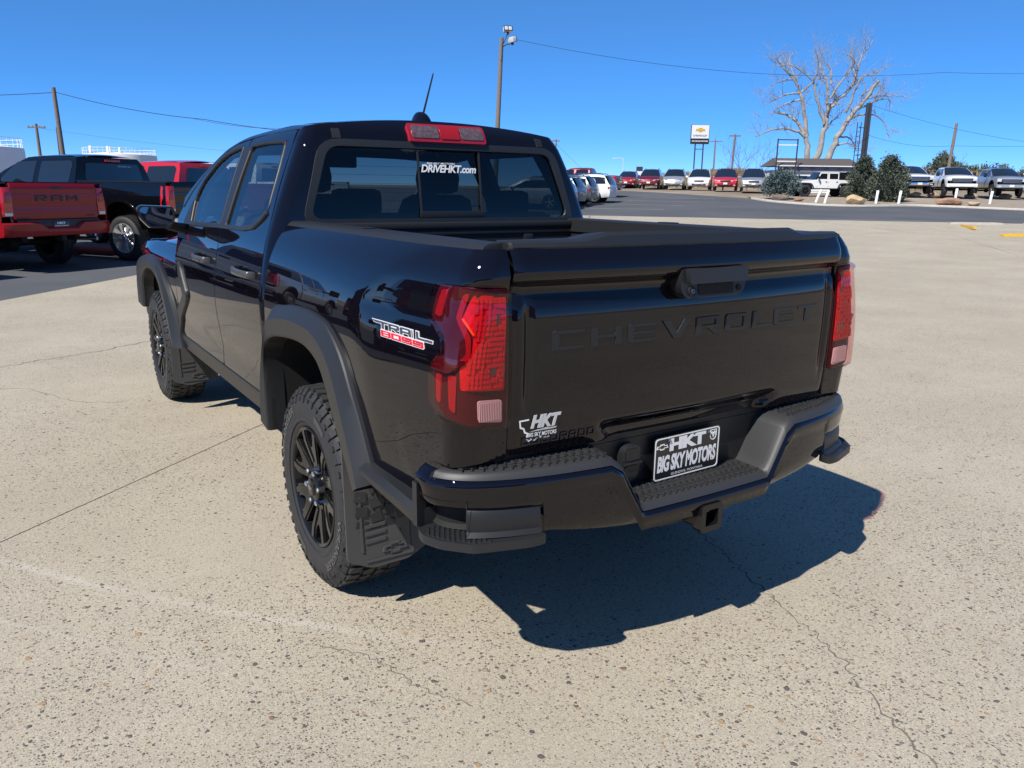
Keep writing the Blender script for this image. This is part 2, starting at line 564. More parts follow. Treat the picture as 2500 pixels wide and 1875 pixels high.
# ---- body frame behind the doors: pillar, roof rail, sill ------------------
def side_frame(mir):
    o = [(1.725, .56), (1.725, .74), (1.68, .90), (1.685, 1.05), (1.70, 1.2), (1.715, 1.36), (1.755, 1.55), (1.78, 1.72), (1.80, 1.80)]
    top = [(y, ZE(y)) for y in (1.80, 2.0, 2.25, 2.5, 2.75, 2.95, 3.15, 3.3, 3.45, 3.6)]
    o += top+[(3.72, 1.34), (3.60, 1.23), (3.62, .80), (3.58, .56)]
    hf = [(2.52, .63), (2.56, 1.36), (2.62, 1.735), (2.9, 1.71), (3.2, 1.60), (3.31, 1.47), (3.25, 1.335), (3.45, 1.25), (3.48, 1.05), (3.54, .7), (3.50, .63)]
    hr = [(2.48, .63), (2.43, 1.35), (2.43, 1.735), (1.90, 1.735), (1.83, 1.55), (1.80, 1.44), (1.78, 1.3), (1.76, 1.05), (1.74, .9), (1.79, .74), (1.80, .63)]
    panel("cab_side_frame", [o, hf, hr], cabside, M_PAINT, truck, res=.05, hem=.03, out=LEFT, mirror=mir, lift=-.012)
    # roof rail above the doors, flush with them
    r = [(y, ZE(y)) for y in (1.755, 1.9, 2.1, 2.3, 2.5, 2.7, 2.9, 3.05, 3.2, 3.35, 3.5, 3.62)]
    q = [(3.60, 1.415), (3.47, 1.513), (3.28, 1.615), (3.11, 1.683), (2.92, 1.737), (2.75, 1.771), (2.5, 1.790), (2.2, 1.803), (1.80, 1.800), (1.765, 1.79)]
    panel("roof_rail", [r+q], cabside, M_PAINT, truck, res=.03, hem=.02, out=LEFT, mirror=mir)
    # sill with its black lower cladding
    panel("sill", [[(1.69, .50), (1.71, .606), (2.6, .606), (3.59, .606), (3.66, .50)]], lambda y, z: (-(WC(.606)+.002-.30*max(0, .60-z)**1.1-.004*(z < .56)), y, z), M_PLAST2, truck, res=.05, hem=.02, out=LEFT, mirror=mir)
side_frame(False); side_frame(True)

# ---- cab back with the rear window -----------------------------------------
YB = pchip([(.7, 1.60), (1.34, 1.615), (1.745, 1.665), (1.80, 1.69), (1.82, 1.709), (1.86, 1.762)])
RB = .06
def cabback(U, z):
    W = WC(min(z, 1.80)); yb = YB(z); s = 1 if U >= 0 else -1; a = abs(U)
    crown = -.025*(1-min(1, a/.8)**2)
    if a < .80: return (s*a/.80*(W-RB), yb+crown, z)
    if a < .89:
        t = (a-.80)/.09*pi/2
        return (s*(W-RB+RB*sin(t)), yb+RB-RB*cos(t), z)
    return (s*W, yb+RB+(a-.89), z)
def XU(x, z): return x*.80/(WC(min(z, 1.80))-RB)
def win_outline(b, t, z0, z1, r):
    return [(XU(x, z), z) for x, z in densify(round_poly([(-b, z0), (b, z0), (t, z1), (-t, z1)], r, 5), .06)]
def arc_end(z): return .89+max(0.0, (1.672+.09*max(0, (z-1.25)/.5)) - YB(z)-RB)
zz = [.75, 1.0, 1.2, 1.36, 1.55, 1.72, 1.78, 1.80]
ol = [(arc_end(z), z) for z in zz]
top = [(u, 1.806+.050*(1-(abs(u)*.755/.664)**2.2)) for u in (.8, .7, .6, .5, .4, .3, .2, .1, 0, -.1, -.2, -.3, -.4, -.5, -.6, -.7, -.8)]
ol = ol+top+[(-u, z) for u, z in reversed(ol)]
panel("cab_back", [ol, win_outline(.715, .605, 1.395, 1.732, .07)], cabback, M_PAINT, truck, res=.035, hem=.02, out=(0, -1, 0))
panel("rear_window_surround", [win_outline(.742, .628, 1.370, 1.752, .085), win_outline(.700, .594, 1.408, 1.722, .06)], cabback, M_PLAST, truck, res=.04, hem=.02, out=(0, -1, 0), lift=.008)
gw = empty("rear_window"); gw.parent = truck
def pane(x0b, x0t, x1b, x1t, lift):
    L = [(XU(x, z), z) for x, z in densify([(x0b, 1.40), (x1b, 1.40), (x1t, 1.728), (x0t, 1.728)], .06)]
    panel("pane", [L], cabback, M_GLASS_R, gw, res=.06, hem=.004, out=(0, -1, 0), lift=lift)
M_GLASS_R = glass("privacy_rear_glass", (0.17, 0.20, 0.21))
pane(-.712, -.602, -.165, -.163, -.006)
pane(-.165, -.163, .165, .163, -.014)
pane(.165, .163, .712, .602, -.006)
gb = MB()
for x in (-.165, .165):
    p0 = Vector(cabback(XU(x, 1.42), 1.42)); p1 = Vector(cabback(XU(x, 1.72), 1.72))
    gb.tube([p0, p1], .006, 6)
p0 = Vector(cabback(XU(-.165, 1.425), 1.425)); p1 = Vector(cabback(XU(.165, 1.425), 1.425))
gb.box((p0+p1)/2, (.345, .016, .030), None, .003)
gb.build("slider_frame", M_PLAST2, gw)
for x in (-.1, .1):
    pass
# heater lines are hair thin: five fine wires on the side panes
hw = MB()
for k in range(7):
    z = 1.45+k*.038
    hw.tube([Vector(cabback(XU(x, z), z))+Vector((0, .012, 0)) for x in [-.66+i*.1 for i in range(6)]]+[Vector(cabback(XU(-.17, z), z))+Vector((0, .012, 0))], .0007, 4)
hw.build("heater_wires", M_DARK, gw)
# sticker over the slider
st = fit_text("DRIVEHKT.com", -.153, .145, 1.618, 1.654, bold=.03, shear=.25, spacing=.92)
stamp("window_lettering", st, lambda u, v, d: tuple(Vector(cabback(XU(u, v), v))+Vector((0, .004, 0))), M_WHITE, gw)
sm_ = fit_text("BIG SKY MOTORS", -.12, .03, 1.656, 1.664, bold=.02, shear=.25)
stamp("window_lettering", sm_, lambda u, v, d: tuple(Vector(cabback(XU(u, v), v))+Vector((0, .004, 0))), M_WHITE, gw)

# high mounted stop lamp
hl = empty("high_stop_lamp"); hl.parent = truck
M_REDLENS = mat("red_lens", (0.30, 0.006, 0.012), rough=0.12, coat=1.0, spec=0.6)
M_REDBR = mat("bright_red_reflector", (0.30, 0.006, 0.008), rough=0.22, coat=0.6, bump=(260, .5, .002))
M_CLEARL = mat("clear_cargo_lens", (0.10, 0.065, 0.07), rough=0.10, coat=1.0, noise=(60, .9), bump=(180, .6, .003))
M_REDDK = mat("smoked_red_lens", (0.060, 0.003, 0.006), rough=0.10, coat=1.0)
def hpoly(x0, x1, z0, z1, r): return [(XU(x, z), z) for x, z in round_poly([(x0, z0), (x1, z0), (x1, z1), (x0, z1)], r, 3)]
panel("housing", [hpoly(-.205, .205, 1.750, 1.822, .012)], cabback, M_REDLENS, hl, res=.04, hem=.03, out=(0, -1, 0), lift=.022)
panel("cargo_lens", [hpoly(-.190, -.052, 1.764, 1.811, .012)], cabback, M_CLEARL, hl, res=.04, hem=.004, out=(0, -1, 0), lift=.0255)
panel("cargo_lens", [hpoly(.066, .192, 1.764, 1.811, .012)], cabback, M_CLEARL, hl, res=.04, hem=.004, out=(0, -1, 0), lift=.0255)
panel("stop_lens", [hpoly(-.045, .058, 1.762, 1.812, .01)], cabback, M_REDBR, hl, res=.03, hem=.004, out=(0, -1, 0), lift=.0265)

# ---- roof, screen, bonnet ---------------------------------------------------
def roof(x, y):
    ze = ZE(y); w = WC(ze)
    t = min(1.0, abs(x)/w)
    ditch = -.008*exp(-((abs(x)-.545)/.022)**2)
    return (x, y, ze+.050*(1-t**2.2)+ditch)
rl = [(-WC(ZE(y)), y) for y in (1.72, 1.9, 2.2, 2.5, 2.8, 3.02)]
rr_ = [(WC(ZE(y)), y) for y in (3.02, 2.8, 2.5, 2.2, 1.9, 1.72)]
panel("roof", [rl+[(-.3, 3.07), (0, 3.09), (.3, 3.07)]+rr_+[(.6, 1.735), (.4, 1.728), (.2, 1.734), (0, 1.738), (-.2, 1.734), (-.4, 1.728), (-.6, 1.735)]], roof, M_PAINT, truck, res=.07, hem=.02, out=(0, 0, 1))
for s in (-1, 1):
    # matte ditch strip running over the back edge of the roof
    mb = MB(); rings = []
    pts = [(1.70, 1.757, 0), (1.70, 1.79, 0)]+[(y, None, 0) for y in (1.73, 1.8, 2.0, 2.4, 2.9)]
    for y, z, _ in pts:
        ring = []
        for a in (-.020, -.018, .018, .020):
            x = .545+a
            if z is None:
                p = roof(x, y); q = (s*x, y, p[2]+(.006 if abs(a) < .019 else -.004))
            else:
                U = XU(x, z); p = cabback(U, z); q = (s*x, p[1]-(.006 if abs(a) < .019 else -.004), z)
            ring.append(q)
        rings.append(ring)
    mb.loft(rings, False)
    mb.build("roof_ditch_strip", M_PLAST2, truck, smooth=40)
def screen(x, t):
    y = 3.06+t*.80; z = ZE(3.06)+.045-t*.545
    w = .60+.16*t
    return (x, y+(.10*(1-(x/.75)**2))*.9-.02, z)
panel("windscreen", [[(-.62, .02), (.62, .02), (.78, 1), (-.78, 1)]], screen, M_GLASS_F, truck, res=.1, hem=0, out=(0, .5, 1))
def hood(x, y):
    t = (y-3.8)/1.4
    return (x, y, 1.215-.015*t-.075*max(0, t)**3-.05*(abs(x)/.85)**4+.02*exp(-((abs(x)-.55)/.12)**2))
panel("bonnet", [[(-.84, 3.72), (.84, 3.72), (.84, 4.6), (.80, 5.05), (.5, 5.2), (-.5, 5.2), (-.80, 5.05), (-.84, 4.6)]], hood, M_PAINT, truck, res=.09, hem=.03, out=(0, 0, 1))
WF = pchip([(.5, .895), (.8, .918), (.95, .928), (1.04, .925), (1.09, .905), (1.13, .873), (1.155, .835)])
def fendside(y, z): return (-WF(z)*nose(y), y, z)
def fender(mir):
    arch = smooth_path([(a[0]*.6+b[0]*.4, a[1]*.6+b[1]*.4) for a, b in zip(FFO, FFI)], 3)
    o = [(3.615, .56), (3.615, .80), (3.545, 1.05), (3.515, 1.235)]
    o = [(3.575, .52), (3.615, .68), (3.612, .80), (3.545, 1.05), (3.53, 1.15), (4.0, 1.155), (4.6, 1.150), (5.0, 1.12), (5.2, 1.05), (5.24, .85), (5.2, .62)]
    o = o+list(reversed(arch))
    panel("front_fender", [o], fendside, M_PAINT, truck, res=.05, hem=.02, out=LEFT, mirror=mir)
    s = 1 if mir else -1
    # dark boomerang trim behind the front wheel
    tr = [(3.405, 1.10), (3.34, 1.06), (3.22, .93), (3.215, .895), (3.30, .845), (3.53, .735), (3.62, .60), (3.66, .60), (3.62, .765), (3.36, .880), (3.32, .905), (3.405, 1.03)]
    panel("side_trim", [round_poly(tr, .02, 2)], cabside, M_PLAST, truck, res=.04, hem=.02, out=LEFT, mirror=mir, lift=.014)
fender(False); fender(True)
nb = MB()
nb.box((0, 5.24, .62), (1.74, .22, .30), None, .06)
nb.build("front_bumper", M_PLAST, truck)
MB().box((0, 5.235, .94), (1.30, .12, .30), None, .03).build("grille", M_PLAST2, truck)
for s in (-1, 1):
    MB().box((s*.74, 5.17, 1.02), (.26, .16, .10), None, .03).build("headlamp", M_CLEARL, truck)
MB().box((0, 5.16, 1.10), (1.62, .10, .06), None, .02).build("nose_panel", M_PAINT, truck)

# ---- wheel arch flares ------------------------------------------------------
def flare(name, fo, fi, wfun, face, mir, n=4):
    O = smooth_path(fo, n); I = smooth_path(fi, n)
    s = 1 if mir else -1
    mb = MB(); rings = []
    for (oy, oz), (iy, iz) in zip(O, I):
        cy, cz = (iy-oy), (iz-oz)
        r = []
        for t, x in ((-.02, wfun(oz)-.006), (0.0, wfun(oz)+.012), (.03, wfun(oz)+.018), (.34, face), (.38, face+.004), (.90, face-.004), (.97, face-.010), (1.0, face-.022), (1.0, face-.05), (1.05, face-.09)):
            r.append((s*x, oy+cy*t, oz+cz*t))
        rings.append(r)
    mb.loft(rings, False)
    f = mb.build(name, M_PLAST, truck, smooth=24)
    # liner going into the arch
    mb = MB(); rings = []
    for (iy, iz) in I:
        rings.append([(s*(face-.03), iy, iz), (s*.80, iy, iz+.02), (s*.55, iy, iz+.02)])
    mb.loft(rings, False)
    mb.build("wheel_arch_liner", M_DARK, truck, smooth=60)
    c = [(sum(p[0] for p in I)/len(I), sum(p[1] for p in I)/len(I))]
    mb = MB()
    poly = [(y, z) for y, z in I]
    mb.prism(poly, lambda u, v, d: (s*d, u, v), .54, .55)
    mb.build("wheel_arch_liner", M_DARK, truck)
for mir in (False, True):
    flare("rear_arch_flare", RFO, RFI, XB, .964, mir)
    flare("front_arch_flare", FFO, FFI, WF, .952, mir)
    s = 1 if mir else -1
    # ledge that runs from the rear flare to the bumper
    mb = MB(); rings = []
    for y, z, w in ((.50, .655, .050), (.40, .648, .048), (.28, .640, .042), (.17, .630, .034), (.125, .622, .028)):
        x = XB(z)
        rings.append([(s*(x-.03), y, z+.012), (s*(x+w*.5), y, z+.012), (s*(x+w), y, z-.004), (s*(x+w), y, z-.022), (s*(x+w*.3), y, z-.062), (s*(x-.06), y, z-.070)])
    mb.loft(rings, True, True)
    mb.build("lower_quarter_trim", M_PLAST, truck, smooth=35)

# ---- wheels -----------------------------------------------------------------
def make_wheel(name, loc, flip):
    w = empty(name, loc, pi if flip else 0); w.parent = truck
    R = .401
    # x is measured inwards from the outer sidewall
    prof = [(.030, .228), (.020, .236), (.010, .252), (.002, .285), (0.0, .315), (.004, .345), (.012, .365), (.024, .380), (.045, .389), (.09, .392), (.175, .392), (.22, .389), (.241, .380), (.253, .365), (.262, .345), (.265, .315), (.263, .285), (.255, .252), (.245, .236), (.235, .228)]
    ty = MB().lathe(prof, 'x', 72).build("tyre", M_RUBBER, w, smooth=50)
    tr = MB()
    nb_ = 46
    rng = random.Random(3)
    for k in range(nb_):
        for row, (xc, wd, off) in enumerate(((.052, .050, 0), (.107, .046, .5), (.160, .046, .15), (.214, .050, .6))):
            t = 2*pi*(k+off)/nb_
            r = R-.0052 if row in (1, 2) else R-.0075
            sk = (.35 if row in (1, 3) else -.35)
            rot = Matrix.Rotation(t, 3, 'X') @ Matrix.Rotation(sk*.5, 3, 'Z')
            c = Matrix.Rotation(t, 3, 'X') @ Vector((xc, 0, r))
            tr.box(c, (wd*.88, .036, .013), rot)
            if row in (1, 2):
                c2 = Matrix.Rotation(t+.5*2*pi/nb_, 3, 'X') @ Vector((xc+.006*(1 if row == 1 else -1), 0, r-.001))
                tr.box(c2, (wd*.35, .016, .011), rot)
        # shoulder lugs wrapping down the sidewall, alternately long and short
        for side in (0, 1):
            t = 2*pi*(k+.25)/nb_
            for j, (rr, xx, ln, tilt) in enumerate(((.377, .017, .030 if k % 2 else .022, .95), (.353, .0055, .024 if k % 2 else .012, 1.35))):
                xx_ = xx if side == 0 else .265-xx
                a = -tilt if side == 0 else tilt
                rot = Matrix.Rotation(t, 3, 'X') @ Matrix.Rotation(a, 3, 'Y')
                tr.box(Matrix.Rotation(t, 3, 'X') @ Vector((xx_, 0, rr)), (ln, .026-.006*j, .010), rot)
    o = tr.build("tread_blocks", M_RUBBER, ty, smooth=None)
    o["kind"] = "stuff"
    # moulded ring and lettering on the sidewall
    MB().lathe([(.0045, .262), (.002, .266), (.0015, .272), (.0035, .277)], 'x', 72).build("sidewall_ring", M_RUBBER, ty)
    def polar(t0, rad):
        return lambda u, v, d: (-.0015, (rad+v)*sin(t0-u/rad), (rad+v)*cos(t0-u/rad))
    M_LET = mat("raised_grey_lettering", (0.085, 0.085, 0.083), rough=.6)
    for t0 in (1.0, 1.0+pi):
        stamp("sidewall_lettering", fit_text("WRANGLER", -.16, .16, -.014, .016, bold=.02), polar(t0, .318), M_LET, ty)
    for t0 in (-.45, -.45+pi):
        seg = []
        N_ = 8
        vs = []; fs = []
        for k in range(N_+1):
            a = t0-.16+.32*k/N_
            for rr in (.302, .330):
                vs.append((-.0010, rr*sin(a), rr*cos(a)))
        for k in range(N_): fs.append((2*k, 2*k+1, 2*k+3, 2*k+2))
        mesh("sidewall_patch", vs, fs, M_RUBBER2, ty)
    # rim
    rim = MB().lathe([(.016, .240), (.010, .238), (.008, .232), (.012, .226), (.030, .221), (.06, .214), (.14, .205), (.20, .205), (.20, .06), (.12, .05)], 'x', 72).build("rim", M_GLOSSBLK, w, smooth=40)
    for k in range(6):
        a0 = 2*pi*k/6+.12
        def Tm(u, v, d):      # u radial, v tangential
            ca, sa = cos(a0), sin(a0)
            dish = .030-.014*min(1, u/.22)+.010*exp(-((u-.09)/.05)**2)
            return (dish+d, u*sa+v*ca, u*ca-v*sa)
        stem = [(.03, -.034), (.080, -.032), (.120, -.050), (.170, -.072), (.224, -.088), (.231, -.034), (.185, -.026), (.158, -.010), (.158, .010), (.185, .026), (.231, .034), (.224, .088), (.170, .072), (.120, .050), (.080, .032), (.03, .034)]
        mb = MB().prism(round_poly(stem, .006, 2), Tm, 0.030, .0)
        sp_ = mb.build("spoke", M_GLOSSBLK, rim, smooth=30)
        for sgn in (-1, 1):   # raised ridge along each arm of the fork
            g = [(.100, sgn*.012), (.14, sgn*.026), (.180, sgn*.040), (.226, sgn*.050), (.225, sgn*.074), (.174, sgn*.062), (.130, sgn*.044), (.090, sgn*.026)]
            MB().prism(g if sgn < 0 else g, Tm, .002, -.005).build("spoke_ridge", M_GLOSSBLK, sp_, smooth=30)
    MB().lathe([(.034, .062), (.018, .060), (.012, .052), (.010, .036), (.004, .034), (.002, .030), (.0025, .0005)], 'x', 32).build("centre_cap", M_GLOSSBLK, rim)
    bw = [(-.024, -.005), (-.009, -.005), (-.009, -.010), (.009, -.010), (.009, -.005), (.024, -.005), (.020, .005), (.009, .005), (.009, .010), (-.009, .010), (-.009, .005), (-.020, .005)]
    MB().prism(bw, lambda u, v, d: (d, -u, v), .002, -.001).build("cap_emblem", M_STEEL, rim)
    for k in range(6):
        a = 2*pi*k/6+.12+pi/6
        MB().lathe([(.035, .012), (.008, .012), (.004, .009), (.003, .0005)], 'x', 6, (0, .068*sin(a), .068*cos(a))).build("wheel_nut", M_CHROME if k % 2 else M_STEEL, rim, smooth=None)
    # brake disc and hub behind the spokes
    MB().lathe([(.085, .165), (.080, .165), (.080, .05), (.06, .05), (.06, .0005)], 'x', 36).build("brake_disc", M_STEEL, w)
    return w
M_RUBBER2 = mat("smooth_tyre_rubber", (0.045, 0.045, 0.047), rough=.5)
AX_R, AX_F = 1.055, 4.395
for nm, y in (("rear_wheel", AX_R), ("front_wheel", AX_F)):
    make_wheel(nm, (-.945, y, .398), False)
    make_wheel(nm, (.945, y, .398), True)

# ---- mud flaps --------------------------------------------------------------
M_FLAP = mat("mud_flap_rubber", (0.055, 0.054, 0.052), rough=.55, bump=(500, .15, .0005))
def flap(y, mir, poly, lean, bars):
    s = 1 if mir else -1
    def T(u, v, d): return (s*u, y+d+lean*(v-.45), v)
    f = MB().prism(round_poly(poly, .015, 2), T, .010, 0).build("mud_flap", M_FLAP, truck, smooth=30)
    x0, z0, x1, z1 = bars
    def part(name, pl, d=-.005):
        MB().prism(pl, T, .001, d).build(name, M_FLAP, f, smooth=30)
    for k in range(3):
        zc = z0+.13-k*.028
        part("rib", [(x0-.10, zc), (x0-.02, zc-.004), (x0-.02, zc-.016), (x0-.10, zc-.012)])
    # border bead and stepped recess
    part("rib", [(x0-.012, z1+.06), (x0-.004, z1+.06), (x0-.004, z0+.03), (x0-.012, z0+.03)])
    part("rib", [(x0-.02, z0-.012), (x1, z0-.012), (x1, z0-.006), (x0-.02, z0-.006)])
    part("rib", [(x1-.002, z0-.006), (x1+.005, z0-.006), (x1+.005, z0+.17), (x1-.002, z0+.17)])
    part("rib", [(x0-.115, z1+.02), (x1+.01, z1-.03), (x1+.01, z1-.040), (x0-.115, z1+.010)])
    part("rib", [(x0-.16, z0+.09), (x1+.03, z0+.06), (x1+.03, z0+.052), (x0-.16, z0+.082)])
    cx, cz = (x0+x1)/2-.03, z0+.025
    bw = [(-.050, -.010), (-.018, -.010), (-.018, -.020), (.018, -.020), (.018, -.010), (.050, -.010), (.042, .010), (.018, .010), (.018, .020), (-.018, .020), (-.018, .010), (-.042, .010)]
    bi = [(a*.78, b*.6) for a, b in bw]
    MB().prism([(cx-a, cz+b) for a, b in bw], T, .001, -.006, holes=[[(cx-a, cz+b) for a, b in bi]]).build("bow_tie_emblem", M_FLAP, f, smooth=30)
rp = [(.955, .25), (.945, .68), (.925, .68), (.885, .52), (.60, .45), (.60, .33), (.64, .25), (.72, .212), (.86, .208)]
fp_ = [(.945, .23), (.94, .62), (.90, .60), (.63, .52), (.62, .30), (.66, .22), (.85, .195)]
for mir in (False, True):
    flap(.665, mir, rp, .10, (.905, .245, .700, .42))
    flap(3.90, mir, fp_, .10, (.90, .235, .70, .40))

# ---- door mirrors -----------------------------------------------------------
for s in (-1, 1):
    mr = empty("door_mirror"); mr.parent = truck
    hp = [(.985, 1.300), (.955, 1.345), (.95, 1.40), (.965, 1.425), (1.135, 1.432), (1.155, 1.415), (1.145, 1.36), (1.095, 1.302)]
    hp = round_poly(hp, .016, 3)
    rings = []
    for y, k, sh in ((3.27, .97, 0), (3.262, 1.0, 0), (3.29, 1.03, 0), (3.34, .98, 0), (3.39, .80, 0), (3.41, .45, 0)):
        cx, cz = 1.05, 1.365
        rings.append([(s*(cx+(x-cx)*k), y, cz+(z-cz)*k) for x, z in hp])
    MB().loft(rings, True, True).build("mirror_shell", M_PAINT, mr, smooth=50)
    MB().prism([(1.05+(x-1.05)*.9, 1.365+(z-1.365)*.88) for x, z in hp], lambda u, v, d: (s*u, 3.259+d, v), .004, 0).build("mirror_glass", mat("mirror_glass", (.55, .57, .60), rough=.02, metal=1.0), mr)
    MB().prism(hp, lambda u, v, d: (s*u, 3.262+d, v), .004, -.006, holes=[[(1.05+(x-1.05)*.89, 1.365+(z-1.365)*.86) for x, z in hp]]).build("mirror_bezel", M_PLAST2, mr)
    MB().tube([(s*.86, 3.36, 1.285), (s*.93, 3.35, 1.30), (s*.99, 3.33, 1.32)], [.035, .030, .03], 10).build("mirror_arm", M_PLAST2, mr)
    MB().prism([(3.25, 1.335), (3.43, 1.30), (3.40, 1.38), (3.32, 1.46)], lambda u, v, d: (s*(WC(v)+d), u, v), -.004, .008).build("mirror_sail", M_PLAST2, mr)
# ---- tail lamps -------------------------------------------------------------
M_LENS = glass("clear_red_cover", (1.0, 0.72, 0.72), 1.5)
M_REV = mat("reverse_lens", (0.45, 0.43, 0.43), rough=.2, coat=1.0, bump=(60, .3, .003))
M_REDGL = mat("red_light_bar", (0.24, 0.003, 0.007), rough=0.3, spec=.3)
def bedl(U, z): return bed(U, z)
def tail_lamp(mir):
    t = empty("tail_lamp"); t.parent = truck
    def P(name, poly, m, lift, res=.03, hem=.006, r=.008):
        return panel(name, [round_poly(poly, r, 2)], bedl, m, t, res=res, hem=hem, out=(-1, -1, 0), mirror=mir, lift=lift)
    P("housing", [(u*.985+.002, 1.09+(z-1.09)*.985) for u, z in LAMP], M_HOUS, .004, hem=.03)
    # main reflector bowl with faceted reflectors
    main = [(.020, 1.262), (.150, 1.270), (.180, 1.200), (.140, 1.160), (.138, 1.110), (.165, 1.075), (.158, 1.012), (.020, 1.003)]
    b = P("main_reflector", main, M_REDREF, .0065, res=.02)
    # pixel-like prism rows over the bowl
    mb = MB()
    for i in range(11):
        for j in range(17):
            u = .036+i*.0105; z = 1.022+j*.0145
            if not inside([[(a*.94+.006, 1.137+(c-1.137)*.95) for a, c in main]], u, z): continue
            if abs(u-.065) < .016 and (abs(z-1.20) < .018 or abs(z-1.06) < .018): continue
            if (i*7+j*3) % 11 == 10: continue
            p = Vector(bedl(u, z)); e = .0052
            du = (Vector(bedl(u+1e-3, z))-p).normalized(); n = Vector((du.y, -du.x, 0))
            if n.y > 0: n = -n
            if mir: p.x = -p.x; du.x = -du.x; n.x = -n.x
            # each prism is a small wedge tilted outwards and up
            h = e*1.35; up = Vector((0, 0, h))
            q = [p+du*e+n*.0072+up, p-du*e+n*.0102+up, p-du*e+n*.0128-up, p+du*e+n*.0094-up]
            b0 = [p+du*e+n*.0068+up, p-du*e+n*.0068+up, p-du*e+n*.0068-up, p+du*e+n*.0068-up]
            mb.add(q+b0, [(0, 1, 2, 3), (1, 5, 6, 2), (2, 6, 7, 3), (0, 4, 5, 1), (3, 7, 4, 0)])
    mb.build("prism_facets", M_REDPR, b, smooth=None)
    for zc in (1.20, 1.06):
        P("bulb_socket", [(.065+.013*cos(a), zc+.014*sin(a)) for a in [2*pi*k/12 for k in range(12)]], M_REDDK, .0085, res=.02, r=.001)
    P("reflex_reflector", [(.022, 1.228), (.052, 1.222), (.034, 1.185), (.026, 1.150), (.022, 1.150)], M_REDBR, .0095)
    P("reflex_reflector", [(.022, 1.085), (.050, 1.070), (.050, 1.035), (.022, 1.030)], M_REDBR, .0095)
    # C-shaped light bars
    P("light_bar", [(.160, 1.272), (.176, 1.272), (.196, 1.205), (.160, 1.150), (.152, 1.112), (.185, 1.070), (.180, 1.060), (.140, 1.100), (.146, 1.155), (.180, 1.203)], M_REDGL, .0085)
    P("light_bar", [(.238, 1.276), (.266, 1.276), (.296, 1.205), (.266, 1.198)], M_REDGL, .0085)
    P("light_bar", [(.170, 1.050), (.196, 1.052), (.186, .958), (.168, .946)], M_REDGL, .0085)
    P("light_bar", [(.226, 1.048), (.252, 1.046), (.240, .972), (.224, .966)], M_REDGL, .0085)
    # folded fin across the notch
    P("notch_fin", [(.235, 1.098), (.150, 1.094), (.190, 1.056), (.268, 1.060)], M_REDDK, .018, hem=.014)
    P("amber_glint", [(.172, 1.206), (.177, 1.204), (.143, 1.161), (.139, 1.163)], M_AMBER, .0125)  # a glint painted as a thin orange-red sliver
    P("reverse_lens", [(.028, .977), (.112, .982), (.107, .921), (.026, .912)], M_REV, .0095)
    rv = MB()
    for k in range(13):
        u = .034+k*.006
        pp = []
        for z in (.922, .975):
            p = Vector(bedl(u, z))+Vector((0, -.0105, 0))
            if mir: p.x = -p.x
            pp.append(p)
        rv.tube(pp, .0018, 5)
    rv.build("reverse_lens_flutes", M_REV, t, smooth=60)
    P("lens_cover", [(u*.992+.001, 1.09+(z-1.09)*.992) for u, z in LAMP], M_LENS, .024, hem=.018)
M_HOUS = mat("dark_lamp_housing", (0.048, 0.002, 0.004), rough=.45, spec=.15)
M_REDREF = mat("red_reflector_bowl", (0.50, 0.006, 0.010), rough=.30, metal=.10, spec=.2, noise=(40, .4), bump=(70, .6, .004))
M_REDPR = mat("red_prism", (0.36, 0.003, 0.005), rough=.28, spec=.35)
M_AMBER = mat("orange_red_glint", (0.95, 0.10, 0.01), rough=.15, coat=.5)
tail_lamp(False); tail_lamp(True)

# ---- bed rails, bulkhead, floor --------------------------------------------
def rail(s):
    mb = MB(); rings = []
    for y in (1.60, 1.5, 1.2, .8, .4, .15, .06, .02):
        c = .10*max(0, .24-y)+.01*max(0, (.1-y)/.1)**2
        xo = .800-c
        rings.append([(s*a, y, z) for a, z in ((xo+.004, 1.372), (xo+.006, 1.384), (xo-.004, 1.396), (xo-.02, 1.402), (.705-c*.3, 1.402), (.690-c*.3, 1.396), (.685-c*.3, 1.335), (.705-c*.3, 1.330))])
    mb.loft(rings, True, True)
    mb.build("bed_rail_cap", M_PLAST, truck, smooth=35)
    # stake pocket plug and tie-downs
    MB().box((s*.745, .9, 1.4035), (.05, .09, .006), None, .002).build("rail_plug", M_PLAST2, truck)
for s in (-1, 1): rail(s)
M_BED = mat("bed_liner", (0.010, 0.010, 0.011), rough=.6, bump=(300, .4, .001))
for s in (-1, 1):
    MB().prism([(0.05, .86), (1.58, .86), (1.58, 1.34), (.05, 1.34)], lambda u, v, d: (s*d, u, v), .695, .715).build("bed_inner_wall", M_BED, truck)
    MB().box((s*.62, 1.05, 1.0), (.18, .80, .28), None, .08).build("wheel_house", M_BED, truck)
    for y in (.35, 1.30):
        MB().box((s*.690, y, 1.27), (.014, .07, .05), None, .008).build("tie_down_plate", M_PLAST2, truck)
MB().box((0, .80, .855), (1.42, 1.56, .03)).build("bed_floor", M_BED, truck)
fl = MB()
for k in range(9): fl.box((-.56+k*.14, .80, .872), (.07, 1.5, .012), None, .004)
fl.build("floor_ribs", M_BED, truck)
bk = MB()
bk.box((0, 1.585, 1.11), (1.44, .03, .50))
bk.box((0, 1.580, 1.375), (1.58, .052, .030), None, .010)
bk.box((0, 1.568, 1.34), (1.40, .012, .02), None, .004)
bk.build("bed_front_wall", M_BED, truck)
for x in (-.10, .42):
    MB().box((x, 1.565, 1.305), (.055, .012, .045), None, .012).build("tie_down_plate", M_PLAST, truck)

